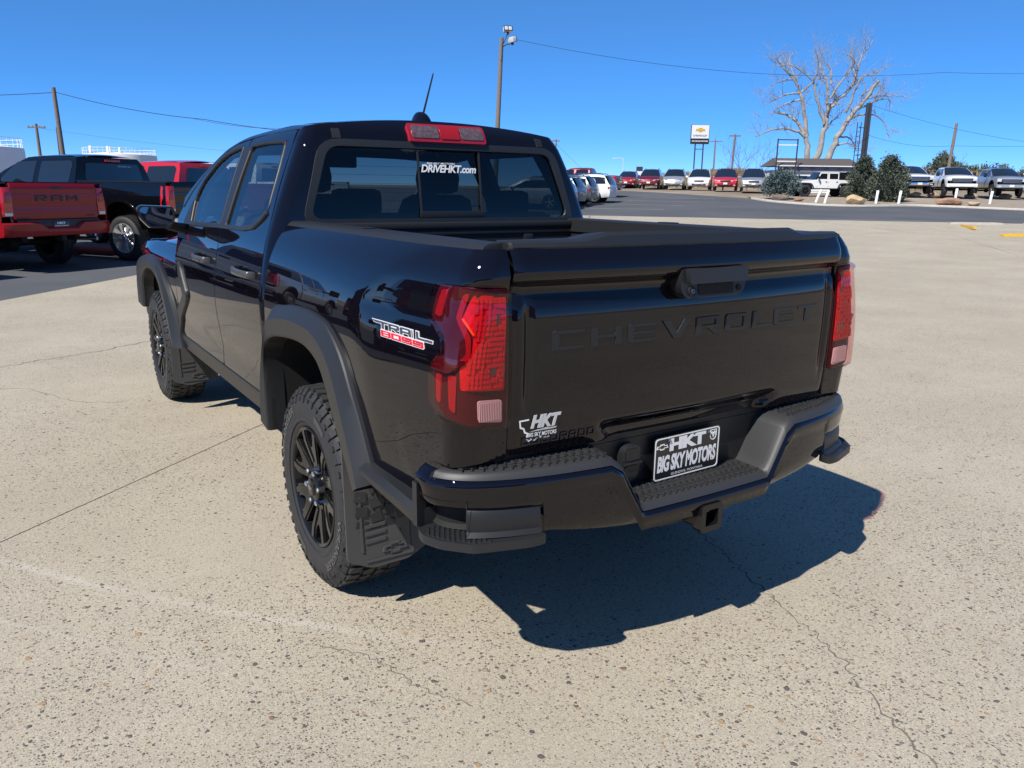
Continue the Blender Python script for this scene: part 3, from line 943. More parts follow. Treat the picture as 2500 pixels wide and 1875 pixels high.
# ---- tailgate ---------------------------------------------------------------
tg = empty("tailgate"); tg.parent = truck
TGP = pchip([(.79, .006), (.82, -.004), (.90, -.012), (1.0, -.017), (1.10, -.020), (1.18, -.019), (1.235, -.013), (1.268, -.002), (1.282, -.004), (1.300, -.026), (1.318, -.036), (1.345, -.032), (1.385, -.012), (1.41, .004)])
def gate(x, z):
    b = 1-(min(abs(x), .74)/.72)**2
    top = 1/(1+exp(-(z-1.28)/.008))
    # lower scallop above the bumper
    sc = .036/(1+exp((abs(x)-.345-.9*max(0, z-.80))/.012))/(1+exp((z-.850)/.006))
    # side channels framing the recessed panel
    ch = .012*exp(-((abs(x)-.660)/.014)**2)/(1+exp(-(z-.93)/.02))/(1+exp((z-1.24)/.015))
    ed = .02*max(0, (abs(x)-.68)/.04)**2
    return (x, RZ(z)*0-.012+TGP(z)-.045*b*(.75+.25*top)+sc+ch+ed, z)
go = [(-.711, .800), (-.711, 1.395), (-.36, 1.397), (0, 1.397), (.36, 1.397), (.711, 1.395), (.711, .800), (.40, .798), (0, .798), (-.40, .798)]
gp = panel("outer_skin", [go], gate, M_PAINT, tg, res=.018, hem=.05, out=(0, -1, 0))
gi = MB()
gi.box((0, .045, 1.09), (1.42, .03, .58), None, .008)
gi.build("inner_skin", M_BED, tg)
# top cap: low at the ends, raised in the middle
cap = MB(); rings = []
for x in (-.712, -.705, -.6, -.47, -.43, -.40, -.30, -.1, .1, .30, .40, .43, .47, .6, .705, .712):
    h = .020*(1/(1+exp((abs(x)-.435)/.010)))
    y0 = gate(x, 1.395)[1]-.004
    e = .004 if abs(x) > .71 else 0
    rings.append([(x, y0+e, 1.384), (x, y0-.004+e, 1.392), (x, y0+.002, 1.404+h*.8), (x, y0+.016, 1.410+h-e), (x, .058, 1.408+h*.6-e), (x, .062, 1.395), (x, .06, 1.384)])
cap.loft(rings, True, True)
cap.build("top_cap", M_PLAST, tg, smooth=35)
# release handle with camera
hd = empty("release_handle"); hd.parent = tg
def HY(x, z): return gate(x, z)[1]
def HT(x, z, d): return (x, -.104+d+.10*x*x-(1.30-z)*.10, z)
bz = round_poly([(-.128, 1.226), (.118, 1.226), (.142, 1.262), (.142, 1.318), (-.142, 1.318), (-.150, 1.262)], .02, 3)
MB().prism(bz, HT, .075, .010).build("bezel", M_PLAST2, hd, smooth=35)
MB().prism(round_poly([(-.122, 1.272), (.128, 1.272), (.134, 1.316), (-.126, 1.316)], .006, 2), HT, .012, -.008).build("pull_bar", M_PLAST, hd, smooth=35)
MB().prism(round_poly([(-.075, 1.235), (.080, 1.235), (.080, 1.270), (-.075, 1.270)], .008, 2), HT, .012, .0085).build("finger_pocket", M_DARK, hd)
def disc(name, x, z, r, m, d0, d1):
    return MB().prism([(x+r*cos(2*pi*k/18), z+r*sin(2*pi*k/18)) for k in range(18)], HT, d0, d1).build(name, m, hd, smooth=35)
disc("camera_housing", -.104, 1.249, .015, M_DARK, .012, .004)
disc("camera_lens", -.104, 1.249, .007, mat("camera_lens_glass", (.03, .03, .05), rough=.03, coat=1), .012, .001)
disc("camera_pupil", -.104, 1.249, .004, M_DARK, .012, .0005)
disc("lock_cylinder", .105, 1.250, .010, M_DARK, .012, .006)

# embossed letters: hand-drawn wide block capitals, one mesh each
T_ = .22
GL = {
 'C': [[(0, 0), (1, 0), (.94, .24), (.22, .24), (.22, .76), (1, .76), (1, 1), (.08, 1), (0, .92)]],
 'H': [[(0, 0), (.22, 0), (.22, .40), (.78, .40), (.78, 0), (1, 0), (1, 1), (.78, 1), (.78, .62), (.22, .62), (.22, 1), (0, 1)]],
 'E': [[(0, .08), (.08, 0), (1, 0), (1, .22), (.22, .22), (.22, .40), (.95, .40), (.95, .60), (.22, .60), (.22, .78), (1, .78), (1, 1), (.08, 1), (0, .92)]],
 'V': [[(0, 1), (.40, 0), (.62, 0), (1, 1), (.76, 1), (.51, .30), (.26, 1)]],
 'R': [[(0, 0), (.22, 0), (.22, .34), (.45, .34), (.74, 0), (1.02, 0), (.70, .36), (.92, .36), (1, .46), (1, .90), (.92, 1), (0, 1)], [(.22, .56), (.78, .56), (.78, .78), (.22, .78)]],
 'O': [[(0, .08), (.08, 0), (.92, 0), (1, .08), (1, .92), (.92, 1), (.08, 1), (0, .92)], [(.22, .24), (.78, .24), (.78, .76), (.22, .76)]],
 'L': [[(0, 0), (1, 0), (1, .24), (.22, .24), (.22, 1), (0, 1)]],
 'T': [[(.39, 0), (.61, 0), (.61, .76), (1, .76), (1, 1), (0, 1), (0, .76), (.39, .76)]],
 'A': [[(0, 0), (.22, 0), (.22, .30), (.78, .30), (.78, 0), (1, 0), (1, .86), (.88, 1), (.12, 1), (0, .86)], [(.22, .52), (.78, .52), (.78, .78), (.22, .78)]],
 'D': [[(0, 0), (.9, 0), (1, .1), (1, .9), (.9, 1), (0, 1)], [(.22, .22), (.78, .22), (.78, .78), (.22, .78)]],
 'I': [[(.0, 0), (.22, 0), (.22, 1), (.0, 1)]],
 'B': [[(0, 0), (.92, 0), (1, .08), (1, .44), (.95, .5), (1, .56), (1, .92), (.92, 1), (0, 1)], [(.22, .2), (.78, .2), (.78, .4), (.22, .4)], [(.22, .6), (.78, .6), (.78, .8), (.22, .8)]],
 'S': [[(0, 0), (.92, 0), (1, .08), (1, .54), (.92, .62), (.22, .62), (.22, .78), (1, .78), (1, 1), (.08, 1), (0, .92), (0, .48), (.08, .40), (.78, .40), (.78, .22), (0, .22)]],
 'M': [[(0, 0), (.2, 0), (.2, .62), (.5, .2), (.8, .62), (.8, 0), (1, 0), (1, 1), (.82, 1), (.5, .5), (.18, 1), (0, 1)]],
}
def word(letters, x0, x1, z0, z1, gap, widths=None):
    """-> list of (char, loops) laid out between x0 and x1"""
    wd = [widths.get(c, 1.0) if widths else 1.0 for c in letters]
    tot = sum(wd)+gap*(len(letters)-1)
    k = (x1-x0)/tot
    out = []; x = x0
    for c, w in zip(letters, wd):
        out.append((c, [[(x+u*w*k, z0+v*(z1-z0)) for u, v in L] for L in GL[c]]))
        x += (w+gap)*k
    return out
def emboss(name, loops, surf, m, parent, h, taper=.0025, neg=False):
    """raised letter with chamfered flanks on a surface surf(x,z) facing -y"""
    v2, f2 = fill([densify(L, .04) for L in loops])
    mb = MB()
    off = []
    fs = []
    n = len(v2)
    def nb(p): return p
    base = [(x, surf(x, z)[1]+.001, z) for x, z in v2]
    # inset copy for the top: pull every vertex along the outline's inner normal
    ins = list(v2)
    D = [densify(L, .04) for L in loops]
    key = {}
    for L in D:
        a = sum(L[i][0]*L[(i+1) % len(L)][1]-L[(i+1) % len(L)][0]*L[i][1] for i in range(len(L)))
        sg = 1 if a > 0 else -1
        if L is not D[0]: sg = -sg
        for i, p in enumerate(L):
            p0 = Vector(L[i-1]); p1 = Vector(p); p2 = Vector(L[(i+1) % len(L)])
            d1 = (p1-p0).normalized(); d2 = (p2-p1).normalized()
            n1 = Vector((-d1.y, d1.x)); n2 = Vector((-d2.y, d2.x))
            nn = n1+n2
            nn = nn*(1/max(.5, nn.length_squared/2)) if nn.length > .1 else n1
            key[(round(p[0], 5), round(p[1], 5))] = (p1+nn*taper*sg*.9*1.0)
    topv = []
    for x, z in v2:
        q = key.get((round(x, 5), round(z, 5)), Vector((x, z)))
        topv.append((q[0], surf(q[0], q[1])[1]-h, q[1]))
    fs = [tuple(i+n for i in reversed(f)) for f in f2]
    es = set()
    for f in f2:
        for a, b in zip(f, f[1:]+f[:1]): es.add((a, b))
    for a, b in es:
        if (b, a) not in es: fs.append((b, a, a+n, b+n))
    return mesh(name, base+topv, fs, m, parent, smooth=25)
M_LETT = mat("satin_black_letter", (0.0105, 0.0105, 0.0112), rough=.42)
em = empty("embossed_lettering"); em.parent = tg
for c, L in word("CHEVROLET", -.585, .585, 1.100, 1.160, .20, {'L': .85, 'V': 1.1}):
    # the letters lean a touch, as italics do
    emboss("letter", L, gate, M_LETT, em, .0045, taper=.0012 if c == "V" else .0025)
ce = empty("model_lettering"); ce.parent = tg
for c, L in word("COLORADO", -.672, -.418, .828, .853, .22):
    emboss("letter", L, gate, M_PAINT, ce, .0040, taper=.0012)

# dealer sticker: state outline and lettering
dk = empty("dealer_sticker"); dk.parent = tg
M_FOIL = mat("silver_foil", (0.62, 0.63, 0.65), rough=.32, metal=.35)
def G3(off): return lambda u, v, d: (u, gate(u, v)[1]-off-d, v)
mt = [(-.683, .906), (-.679, .882), (-.668, .878), (-.664, .866), (-.655, .862), (-.657, .846), (-.648, .838), (-.640, .842), (-.630, .838), (-.618, .846), (-.603, .848), (-.603, .851), (-.620, .850), (-.630, .843), (-.640, .847), (-.647, .843), (-.652, .848), (-.650, .865), (-.660, .870), (-.665, .882), (-.675, .886), (-.678, .902), (-.650, .903), (-.650, .907)]
MB().prism(mt, G3(.0012), 0, .0012).build("state_outline", M_WHITE, dk)
stamp("lettering", fit_text("HKT", -.645, -.545, .878, .918, bold=.05, shear=.25, spacing=.95, depth=.02), lambda u, v, d: (u, gate(u, v)[1]-.0035-d*.1, v), M_FOIL, dk)
stamp("lettering", fit_text("BIG SKY MOTORS", -.652, -.556, .852, .865, bold=.03), G3(.0022), M_WHITE, dk)
stamp("lettering", fit_text("GLENDIVE, MT", -.617, -.578, .843, .848, bold=.02), G3(.0022), M_WHITE, dk)
MB().prism([(-.648, .868), (-.56, .870), (-.556, .875), (-.60, .876)], G3(.0022), 0, .0005).build("brush_stroke", M_FOIL, dk)

# badge on the quarter panel
bd = empty("side_badge"); bd.parent = truck
def badge_map(u, v, d, off=.0015):
    # u: 0..1 from front to rear, v: 0..1; sits on the bed corner facet
    U = .640-u*.347; z = 1.104-.004*u+v*.042
    p = Vector(bed(U, z))
    return (p.x-off-d, p.y-.15*(off+d), p.z)
M_SILV = mat("badge_silver_edge", (.80, .80, .82), rough=.3, metal=.3)
M_GREY = mat("badge_dark_grey", (.05, .052, .058), rough=.35)
M_BRED = mat("badge_red", (.62, .012, .022), rough=.35)
TRAIL = word("TRAIL", .12, .92, .52, 1.0, .08, {'I': .3, 'L': .9})
def grow(L, e, ex):
    cx = sum(p[0] for p in L)/len(L); cy = sum(p[1] for p in L)/len(L)
    out = []
    n = len(L)
    a = sum(L[i][0]*L[(i+1) % n][1]-L[(i+1) % n][0]*L[i][1] for i in range(n))
    sg = -1 if a > 0 else 1
    for i in range(n):
        p0 = Vector(L[i-1]); p1 = Vector(L[i]); p2 = Vector(L[(i+1) % n])
        d1 = (p1-p0).normalized(); d2 = (p2-p1).normalized()
        nn = Vector((-d1.y, d1.x))+Vector((-d2.y, d2.x))
        nn = nn/max(.5, nn.length_squared/2) if nn.length > .1 else Vector((-d1.y, d1.x))
        out.append((p1.x+nn.x*e*sg, p1.y+nn.y*ex*sg))
    return out
def bmap(u, v, d): return badge_map(u, v, d)
for nm, wl_, m_, sc in (("letter", TRAIL, M_GREY, 0), ("letter", word("BOSS", .17, .86, .0, .40, .08), M_BRED, 0)):
    for c, L in wl_:
        sk = lambda p: (p[0]-.05*(p[1]-.5), p[1])
        Ls = [[sk(p) for p in q] for q in L]
        MB().prism(densify(grow(Ls[0], .012, .06), .05), bmap, 0, .0010).build("letter_edge", M_SILV, bd)
        MB().prism(densify(Ls[0], .05), bmap, .0008, .0022, holes=[densify(q, .05) for q in Ls[1:]]).build(nm, m_, bd)
for L in ([(.0, 1.0), (.14, 1.0), (.14, .86), (.04, .86)], [(.90, .52), (1.0, .52), (1.0, .66), (.90, .66)]):
    MB().prism(grow(L, .010, .05), bmap, 0, .0010).build("badge_wing", M_SILV, bd)
    MB().prism(L, bmap, .0008, .0020).build("badge_wing", M_GREY, bd)

# ---- rear bumper ------------------------------------------------------------
bp = empty("rear_bumper"); bp.parent = truck
BY = pchip([(0, -.150), (.30, -.143), (.50, -.125), (.70, -.088), (.82, -.045), (.89, .0), (.925, .05), (.935, .12)])
def BX(t):     # t in [-1,1] -> plan point of the bumper's outer face, going round the corner
    s = 1 if t >= 0 else -1
    a = abs(t)
    pts = [(0, -.150), (.30, -.144), (.50, -.128), (.66, -.100), (.78, -.062), (.86, -.018), (.91, .035), (.930, .085), (.932, .135)]
    k = a*(len(pts)-1); i = min(len(pts)-2, int(k)); f = k-i
    p0 = Vector(pts[max(0, i-1)]) if i > 0 else Vector((-pts[1][0], pts[1][1])); p1 = Vector(pts[i]); p2 = Vector(pts[i+1]); p3 = Vector(pts[min(len(pts)-1, i+2)])
    q = 0.5*((2*p1)+(p2-p0)*f+(2*p0-5*p1+4*p2-p3)*f*f+(3*p1-p0-3*p2+p3)*f**3)
    return s*q.x, q.y
def topz(x):   # upper edge of the face: dropped step in the middle
    a = abs(x)
    t = min(1, max(0, (a-.288)/(.392-.288)))
    return .568+.172*t
ts = sorted(set([i/36 for i in range(-36, 37)]+[s*v for s in (-1, 1) for v in (.360, .364, .118, .122, .128, .135, .142, .150, .158, .165)]))
face = MB(); rings = []
def botz(x): return .525+.055*min(1, (abs(x)/.62))**2+.03*max(0, (abs(x)-.62)/.3)
for t in ts:
    x, y = BX(t); zt = topz(x); zb = botz(x)
    nx = (.0 if abs(x) < .3 else (1 if x > 0 else -1)*min(.9, (abs(x)-.3)/.6))
    def q(d, z): return (x-nx*d, y+d*(1-abs(nx)*.8), z)
    if abs(t) > .362:
        rings.append([q(.045, zt+.028), q(.020, zt+.018), q(.005, zt+.004), q(.0, zt-.012), q(.004, zt-.028), q(.006, zt-.042), q(.008, zt-.056), q(.010, zt-.068), q(.020, zt-.076), q(.10, zt-.074)])
    else:
        rings.append([q(.045, zt+.028), q(.020, zt+.018), q(.005, zt+.004), q(.0, zt-.012), q(.010, zt-.030), q(.012, zt-.05), q(.010, zt*.4+zb*.6), q(.016, zb+.02), q(.030, zb), q(.10, zb+.004)])
face.loft(rings, False)
face.build("painted_face", M_PAINT, bp, smooth=50)
# tread pads on top
def dropy(x): return topz(x)+.030
M_PAD = mat("step_pad_plastic", (0.030, 0.030, 0.031), rough=.5, bump=(700, .2, .0006))
pad = MB(); rings = []
for t in ts:
    x, y = BX(t)
    if abs(t) > .97: continue
    z = dropy(x)
    nx = (.0 if abs(x) < .3 else (1 if x > 0 else -1)*min(.9, (abs(x)-.3)/.6))
    r = []
    for d, dz in ((.010, -.016), (.018, -.002), (.030, .004), (.05, .006), (.10, .008), (.150, .010)):
        yy = min(.06, y+d*(1-abs(nx)*.75)) if d < .15 else max(.045, y+d*(1-abs(nx)*.75))
        r.append((x-nx*d*.9, yy, z+dz))
    rings.append(r)
pad.loft(rings, False)
pd = pad.build("step_pad", M_PAD, bp, smooth=45)
# raised chevron grip pattern on the three flats
def chev(x, y, zf, sgn, w=.020):
    out = MB()
    return out
grip = MB()
def on_pad(x, y): return topz(x)+.030+.009
def tread(x0, x1, n, rows):
    for i in range(n):
        for j in range(rows):
            x = x0+(x1-x0)*(i+.5+.5*(j % 2))/n
            if not (min(x0, x1) < x < max(x0, x1)): continue
            yf = None
            # front edge of the pad at this x
            tt = 0
            for t in ts:
                if BX(t)[0] >= x: yf = BX(t)[1]; break
            y = yf+.045+j*.020
            if y > .04: continue
            for a in (0.0, 2.094, 4.188):
                e = .0085
                c = Vector((x+e*.7*cos(a+(j % 2)*.5), y+e*.7*sin(a+(j % 2)*.5), on_pad(x, y)+.0015))
                grip.box(c, (.0140, .0036, .0055), Matrix.Rotation(a+(j % 2)*.5, 3, 'Z'))
tread(-.86, -.41, 17, 6); tread(.41, .86, 17, 6); tread(-.275, .275, 20, 6)
gr = grip.build("grip_pattern", M_PAD, pd, smooth=None)
gr["kind"] = "stuff"
# body of the bumper behind: number plate wall
pw = MB()
pw.prism([(-.42, .57), (.42, .57), (.46, .775), (-.46, .775)], lambda u, v, d: (u, .000+d+(.78-v)*.06, v), 0, .03)
pw.box((0, .02, .80), (1.5, .04, .05), None, .006)
pw.build("plate_wall", M_PLAST2, bp)
MB().box((0, .07, .70), (1.62, .10, .20)).build("bumper_beam", M_DARK, bp)
# matte corner piece and corner step
def BN(t):
    a = Vector(BX(t-.004)); b = Vector(BX(t+.004)); d = (b-a).normalized()
    return Vector((d.y, -d.x, 0))
for s in (-1, 1):
    def strip(t0, t1, n, prof):
        mb = MB(); rings = []
        for i in range(n+1):
            t = s*(t0+(t1-t0)*i/n); x, y = BX(t); n_ = BN(t)
            rings.append([(x+n_.x*o, y+n_.y*o, z) for o, z in prof])
        mb.loft(rings, False)
        return mb
    strip(.366, .610, 10, [(-.03, .664), (-.016, .666), (-.010, .658), (-.006, .63), (-.006, .60), (.008, .588), (-.08, .583)]).build("corner_cover", M_PLAST2, bp, smooth=40)
    strip(.608, .611, 1, [(.006, .688), (.006, .585)]).build("cover_edge", M_PLAST, bp)
    strip(.600, .985, 10, [(-.004, .690), (-.06, .688), (-.062, .60), (-.05, .588)]).build("step_pocket", M_DARK, bp, smooth=30)
    e_ = MB(); rings = []
    for z in (.585, .60, .66, .70, .72):
        x, y = BX(s*.985)
        rings.append([(x+s*.004, y-.012, z), (x+s*.006, y+.012, z), (x-s*.03, y+.02, z), (x-s*.03, y-.005, z)])
    e_.loft(rings, True, True).build("pocket_edge", M_PLAST, bp, smooth=35)
    # foot step plate
    sp2 = round_poly([(.930, .130), (.945, .070), (.920, .005), (.855, -.072), (.70, -.125), (.645, -.128), (.645, -.08), (.70, -.05), (.80, .0), (.80, .12)], .015, 2)
    def ST(u, v, d): return (s*u, v, .588+d-.02*max(0, u-.6))
    stp = MB().prism(sp2, ST, -.026, .0).build("corner_step", M_PLAST, bp, smooth=35)
    dots = MB()
    for i in range(9):
        for j in range(12):
            u = .805+i*.0165+.008*(j % 2); v = -.075+j*.0155
            if inside([[(a*.97+.018, b*.9+.003) for a, b in sp2]], u, v):
                dots.box(ST(u, v, .002), (.0075, .0075, .006), Matrix.Rotation(pi/4, 3, 'Z'))
    dd = dots.build("grip_studs", M_PLAST, stp, smooth=None)
    dd["kind"] = "stuff"
# inclined cheeks of the drop, with a plate lamp recess in the right one
for s in (-1, 1):
    ck = MB().prism([(-.125, 0), (.01, 0), (.01, 1), (-.125, 1)], lambda u, v, d: (s*(.300+.105*v+d*.8), u+.012*v, .602+.170*v-d*.3), 0, .012)
    c_ = ck.build("step_cheek", M_PAD, bp)
    def CT(u, v, d): return (s*(.300+.105*v-d*.8), u+.012*v, .602+.170*v+d*.6)
    MB().prism(round_poly([(-.088, .36), (-.028, .36), (-.028, .66), (-.088, .66)], .008, 2), CT, 0, .0035).build("lamp_recess", M_DARK, c_)
    MB().prism(round_poly([(-.060, .44), (-.034, .44), (-.034, .58), (-.060, .58)], .005, 2), CT, .003, .0065).build("plate_lamp", M_CLEARL, c_)
# trailer socket
sk_ = empty("trailer_socket"); sk_.parent = bp
so = round_poly([(-.285, .640), (-.215, .640), (-.215, .762), (-.285, .762)], .034, 5)
MB().prism(so, lambda u, v, d: (u, -.004+d+(.78-v)*.06, v), .01, -.030).build("socket_lid", M_PLAST, sk_, smooth=35)
MB().prism(round_poly([(-.277, .653), (-.223, .653), (-.223, .693), (-.277, .693)], .012, 3), lambda u, v, d: (u, -.032+d+(.78-v)*.06, v), .004, -.005).build("socket_flap", M_PLAST2, sk_, smooth=35)
MB().prism(round_poly([(-.277, .710), (-.223, .710), (-.223, .749), (-.277, .749)], .012, 3), lambda u, v, d: (u, -.032+d+(.78-v)*.06, v), .004, -.005).build("socket_flap", M_PLAST2, sk_, smooth=35)
MB().box((-.25, -.034, .702), (.076, .012, .008), None, .003).build("socket_hinge", M_PLAST2, sk_)

# number plate, leaning back on the wall
pl = empty("number_plate"); pl.parent = truck
def PT(u, v, d): return (u+.004, -.022-d+(.612-.0)*0+(v-.0)*-.04*0-.0-.030*(.152-v)*0, .612+v+u*.014)
prect = round_poly([(-.1525, 0), (.1525, 0), (.1525, .152), (-.1525, .152)], .014, 4)
M_PLB = mat("plate_black", (.008, .008, .009), rough=.35, coat=.4)
MB().prism(prect, PT, 0, .0015).build("plate_board", M_PLB, pl)
MB().prism([(u*.975, .076+(v-.076)*.955) for u, v in prect], PT, .0015, .0026, holes=[[(u*.950, .076+(v-.076)*.905) for u, v in prect]]).build("plate_border", M_WHITE, pl)
stamp("plate_lettering", fit_text("HKT", -.085, .083, .098, .142, bold=.06, spacing=.95), lambda u, v, d: PT(u, v, .0026), M_WHITE, pl)
stamp("plate_lettering", fit_text("BIG SKY MOTORS", -.136, .136, .030, .088, bold=.045, shear=.10, spacing=.92), lambda u, v, d: PT(u, v, .0026), M_WHITE, pl)
stamp("plate_lettering", fit_text("GLENDIVE, MONTANA", -.072, .076, .0115, .0215, bold=.01), lambda u, v, d: PT(u, v, .0026), M_WHITE, pl)
bwt = [(-.026, -.005), (-.009, -.005), (-.009, -.010), (.009, -.010), (.009, -.005), (.026, -.005), (.022, .005), (.009, .005), (.009, .010), (-.009, .010), (-.009, .005), (-.022, .005)]
MB().prism([(a-.117, b+.118) for a, b in bwt], PT, .0015, .0026, holes=[[(a*.82-.117, b*.62+.118) for a, b in bwt]]).build("bow_tie_emblem", M_WHITE, pl)
sh = [(-.016, .018), (.016, .018), (.016, -.004), (.010, -.016), (0, -.020), (-.010, -.016), (-.016, -.004)]
MB().prism([(a+.119, b+.122) for a, b in sh], PT, .0015, .0026, holes=[[(a*.85+.119, b*.85+.122) for a, b in sh]]).build("shield_emblem", M_WHITE, pl)
ramh = [(0, -.012), (.004, -.002), (.008, .004), (.012, .002), (.010, -.006), (.013, .0), (.013, .008), (.007, .012), (.002, .008), (0, .004)]
ramh = ramh+[(-a, b) for a, b in reversed(ramh[1:-1])]
MB().prism([(a+.119, b+.122) for a, b in ramh], PT, .0015, .0026).build("shield_emblem", M_WHITE, pl)
for x in (-.089, .093):
    MB().lathe([(0, .006), (-.003, .006), (-.005, .003), (-.0052, .0002)], 'y', 12, (x+.004, -.0245, .612+.138)).build("plate_screw", M_STEEL, pl)

# tow hitch
ht = empty("tow_hitch"); ht.parent = truck
def sq(h, r): return round_poly([(-h, -h), (h, -h), (h, h), (-h, h)], r, 3)
MB().prism(sq(.041, .010), lambda u, v, d: (u, d, .505+v), -.150, .10, holes=[sq(.027, .005)]).build("receiver_tube", M_GLOSSBLK, ht, smooth=35)
MB().prism(sq(.048, .014), lambda u, v, d: (u, d, .505+v), -.156, -.118, holes=[sq(.028, .005)]).build("receiver_collar", M_GLOSSBLK, ht, smooth=35)
MB().box((0, .02, .505), (.05, .10, .05)).build("receiver_back", M_DARK, ht)
MB().box((0, .06, .54), (1.1, .06, .06), None, .01).build("hitch_crossbar", M_GLOSSBLK, ht)
MB().box((-.10, -.03, .485), (.12, .11, .008), None, .002).build("chain_plate", M_GLOSSBLK, ht)
MB().box((.10, -.03, .485), (.12, .11, .008), None, .002).build("chain_plate", M_GLOSSBLK, ht)

# ---- underbody: frame, axle, spare -----------------------------------------
ub = MB()
for s in (-1, 1):
    ub.box((s*.45, 2.6, .52), (.09, 4.9, .14))
ub.build("chassis_rails", M_DARK, truck)
MB().tube([(-.80, AX_R, .398), (.80, AX_R, .398)], .05, 12).lathe([(-.13, .05), (-.08, .14), (.08, .14), (.13, .05)], 'x', 16, (0, AX_R, .398)).build("rear_axle", M_DARK, truck)
MB().tube([(-.80, AX_F, .398), (.80, AX_F, .398)], .04, 12).build("front_axle", M_DARK, truck)
MB().lathe([(-.10, .10), (-.10, .34), (-.06, .38), (.06, .38), (.10, .34), (.10, .10)], 'z', 32, (0, .50, .60)).build("spare_tyre", M_RUBBER, truck)
MB().box((0, 2.8, .60), (1.62, 2.3, .06)).build("cab_floor", M_DARK, truck)
MB().box((0, 4.5, .80), (1.1, 1.2, .50)).build("engine_block", M_DARK, truck)
MB().box((0, 1.66, .98), (1.66, .03, .70)).build("cab_rear_inner", M_DARK, truck)
MB().box((0, 3.72, .95), (1.66, .03, .50)).build("firewall", M_DARK, truck)

# ---- interior ---------------------------------------------------------------
def seat(x, y, w, hz, name):
    s_ = empty(name); s_.parent = truck
    MB().box((x, y+.22, .98), (w, .50, .16), None, .05).build("seat_cushion", M_CLOTH, s_, smooth=60)
    bk_ = MB(); rings = []
    for z, k, yy in ((1.02, .95, 0), (1.15, 1.0, -.02), (1.35, .97, -.05), (1.48, .80, -.08), (1.51, .55, -.085)):
        rings.append([(x+w/2*k*a, y+yy+b, z) for a, b in ((-1, -.04), (-.9, -.07), (.9, -.07), (1, -.04), (1, .04), (.85, .06), (-.85, .06), (-1, .04))])
    bk_.loft(rings, True, True); bk_.build("seat_backrest", M_CLOTH, s_, smooth=60)
    hr_ = MB(); rings = []
    for z, k in ((hz-.085, .6), (hz-.07, .92), (hz, 1.0), (hz+.06, .92), (hz+.08, .55)):
        rings.append([(x+.135*k*a, y-.09+b*k, z) for a, b in ((-1, -.02), (-.85, -.06), (.85, -.06), (1, -.02), (.9, .05), (-.9, .05))])
    hr_.loft(rings, True, True); hr_.build("head_restraint", M_CLOTH, s_, smooth=60)
    MB().tube([(x-.05, y-.09, 1.45), (x-.05, y-.09, hz)], .006, 6).tube([(x+.05, y-.09, 1.45), (x+.05, y-.09, hz)], .006, 6).build("restraint_post", M_STEEL, s_)
seat(-.40, 2.60, .52, 1.60, "front_seat"); seat(.40, 2.60, .52, 1.60, "front_seat")
rs = empty("rear_bench"); rs.parent = truck
MB().box((0, 2.02, .97), (1.36, .46, .16), None, .05).build("bench_cushion", M_CLOTH, rs, smooth=60)
MB().box((0, 1.76, 1.20), (1.36, .12, .46), None, .05).build("bench_backrest", M_CLOTH, rs, smooth=60)
for x in (-.42, .42):
    MB().box((x, 1.765, 1.475), (.24, .08, .13), None, .035).build("head_restraint", M_CLOTH, rs, smooth=60)
db = MB().box((0, 3.58, 1.16), (1.50, .36, .20), None, .07)
db.build("dashboard", M_PLAST2, truck)
MB().box((0, 3.40, 1.30), (.30, .02, .16), None, .01).build("centre_screen", M_DARK, truck)
sw = MB()
c = Vector((-.40, 3.22, 1.22))
ring = [c+Vector((.185*cos(2*pi*k/24), .185*sin(2*pi*k/24)*.42, .185*sin(2*pi*k/24)*.9)) for k in range(25)]
sw.tube(ring, .015, 8, False)
sw.tube([c+Vector((-.17, 0, 0)), c+Vector((.17, 0, 0))], .018, 6)
sw.tube([c, c+Vector((0, .25, -.08))], .03, 8)
sw.build("steering_wheel", M_PLAST2, truck, smooth=60)
MB().box((0, 3.05, 1.70), (.22, .03, .07), None, .015).build("interior_mirror", M_PLAST2, truck)

# ---- antenna ----------------------------------------------------------------
an = empty("roof_antenna"); an.parent = truck
az = roof(.02, 1.95)[2]
fb = MB(); rings = []
for z, k in ((-.012, 1.0), (.0, 1.0), (.018, .86), (.034, .66), (.046, .40), (.050, .12)):
    rings.append([(.02+.040*k*cos(2*pi*i/16), 1.96+.085*k*sin(2*pi*i/16)+.02*(1-k), az+z) for i in range(16)])
fb.loft(rings, True, True).build("antenna_base", M_PAINT, an, smooth=60)
A0 = Vector((.03, 1.96, az+.03)); A1 = Vector((.072, 1.92, az+.232))
mast = MB().tube([A0, A0.lerp(A1, .3), A0.lerp(A1, .9), A1], [.0055, .0050, .0040, .003], 8)
for k in range(26):
    p = A0.lerp(A1, .10+.033*k); mast.tube([p, A0.lerp(A1, .10+.033*k+.012)], .0062-.00008*k, 8)
mast.build("antenna_mast", M_PLAST2, an)
# =================================================================== the site
SX, SY = cos(YAW), -sin(YAW)          # lot axes: s runs to the right, d away from the concrete apron
DX, DY = sin(YAW), cos(YAW)
def S(s, d, z=0.0): return Vector((CAM[0]+s*SX+d*DX, CAM[1]+s*SY+d*DY, z))
_H = pchip([(-10, 0), (10, 0), (20, .05), (30, .2), (40, .45), (51, .87), (60, 1.27), (66, 1.58), (74, 1.72), (82, 1.80), (100, 1.95), (150, 2.2), (400, 2.6), (4000, 3.0)])
def H(d): return 0.0 if d < 10 else _H(d)
def bank(s, d):
    """dry bank behind the parked cars"""
    a = min(1, max(0, (s-9)/10)); b = min(1, max(0, (d-77)/9))
    b = b*b*(3-2*b); a = a*a*(3-2*a)
    w = .25*sin(s*.31)+.18*sin(s*.83+1.0)+.12*sin(d*.5+s*.2)
    return a*b*(1.45+w*.8)
def dome(s, d): return H(d)

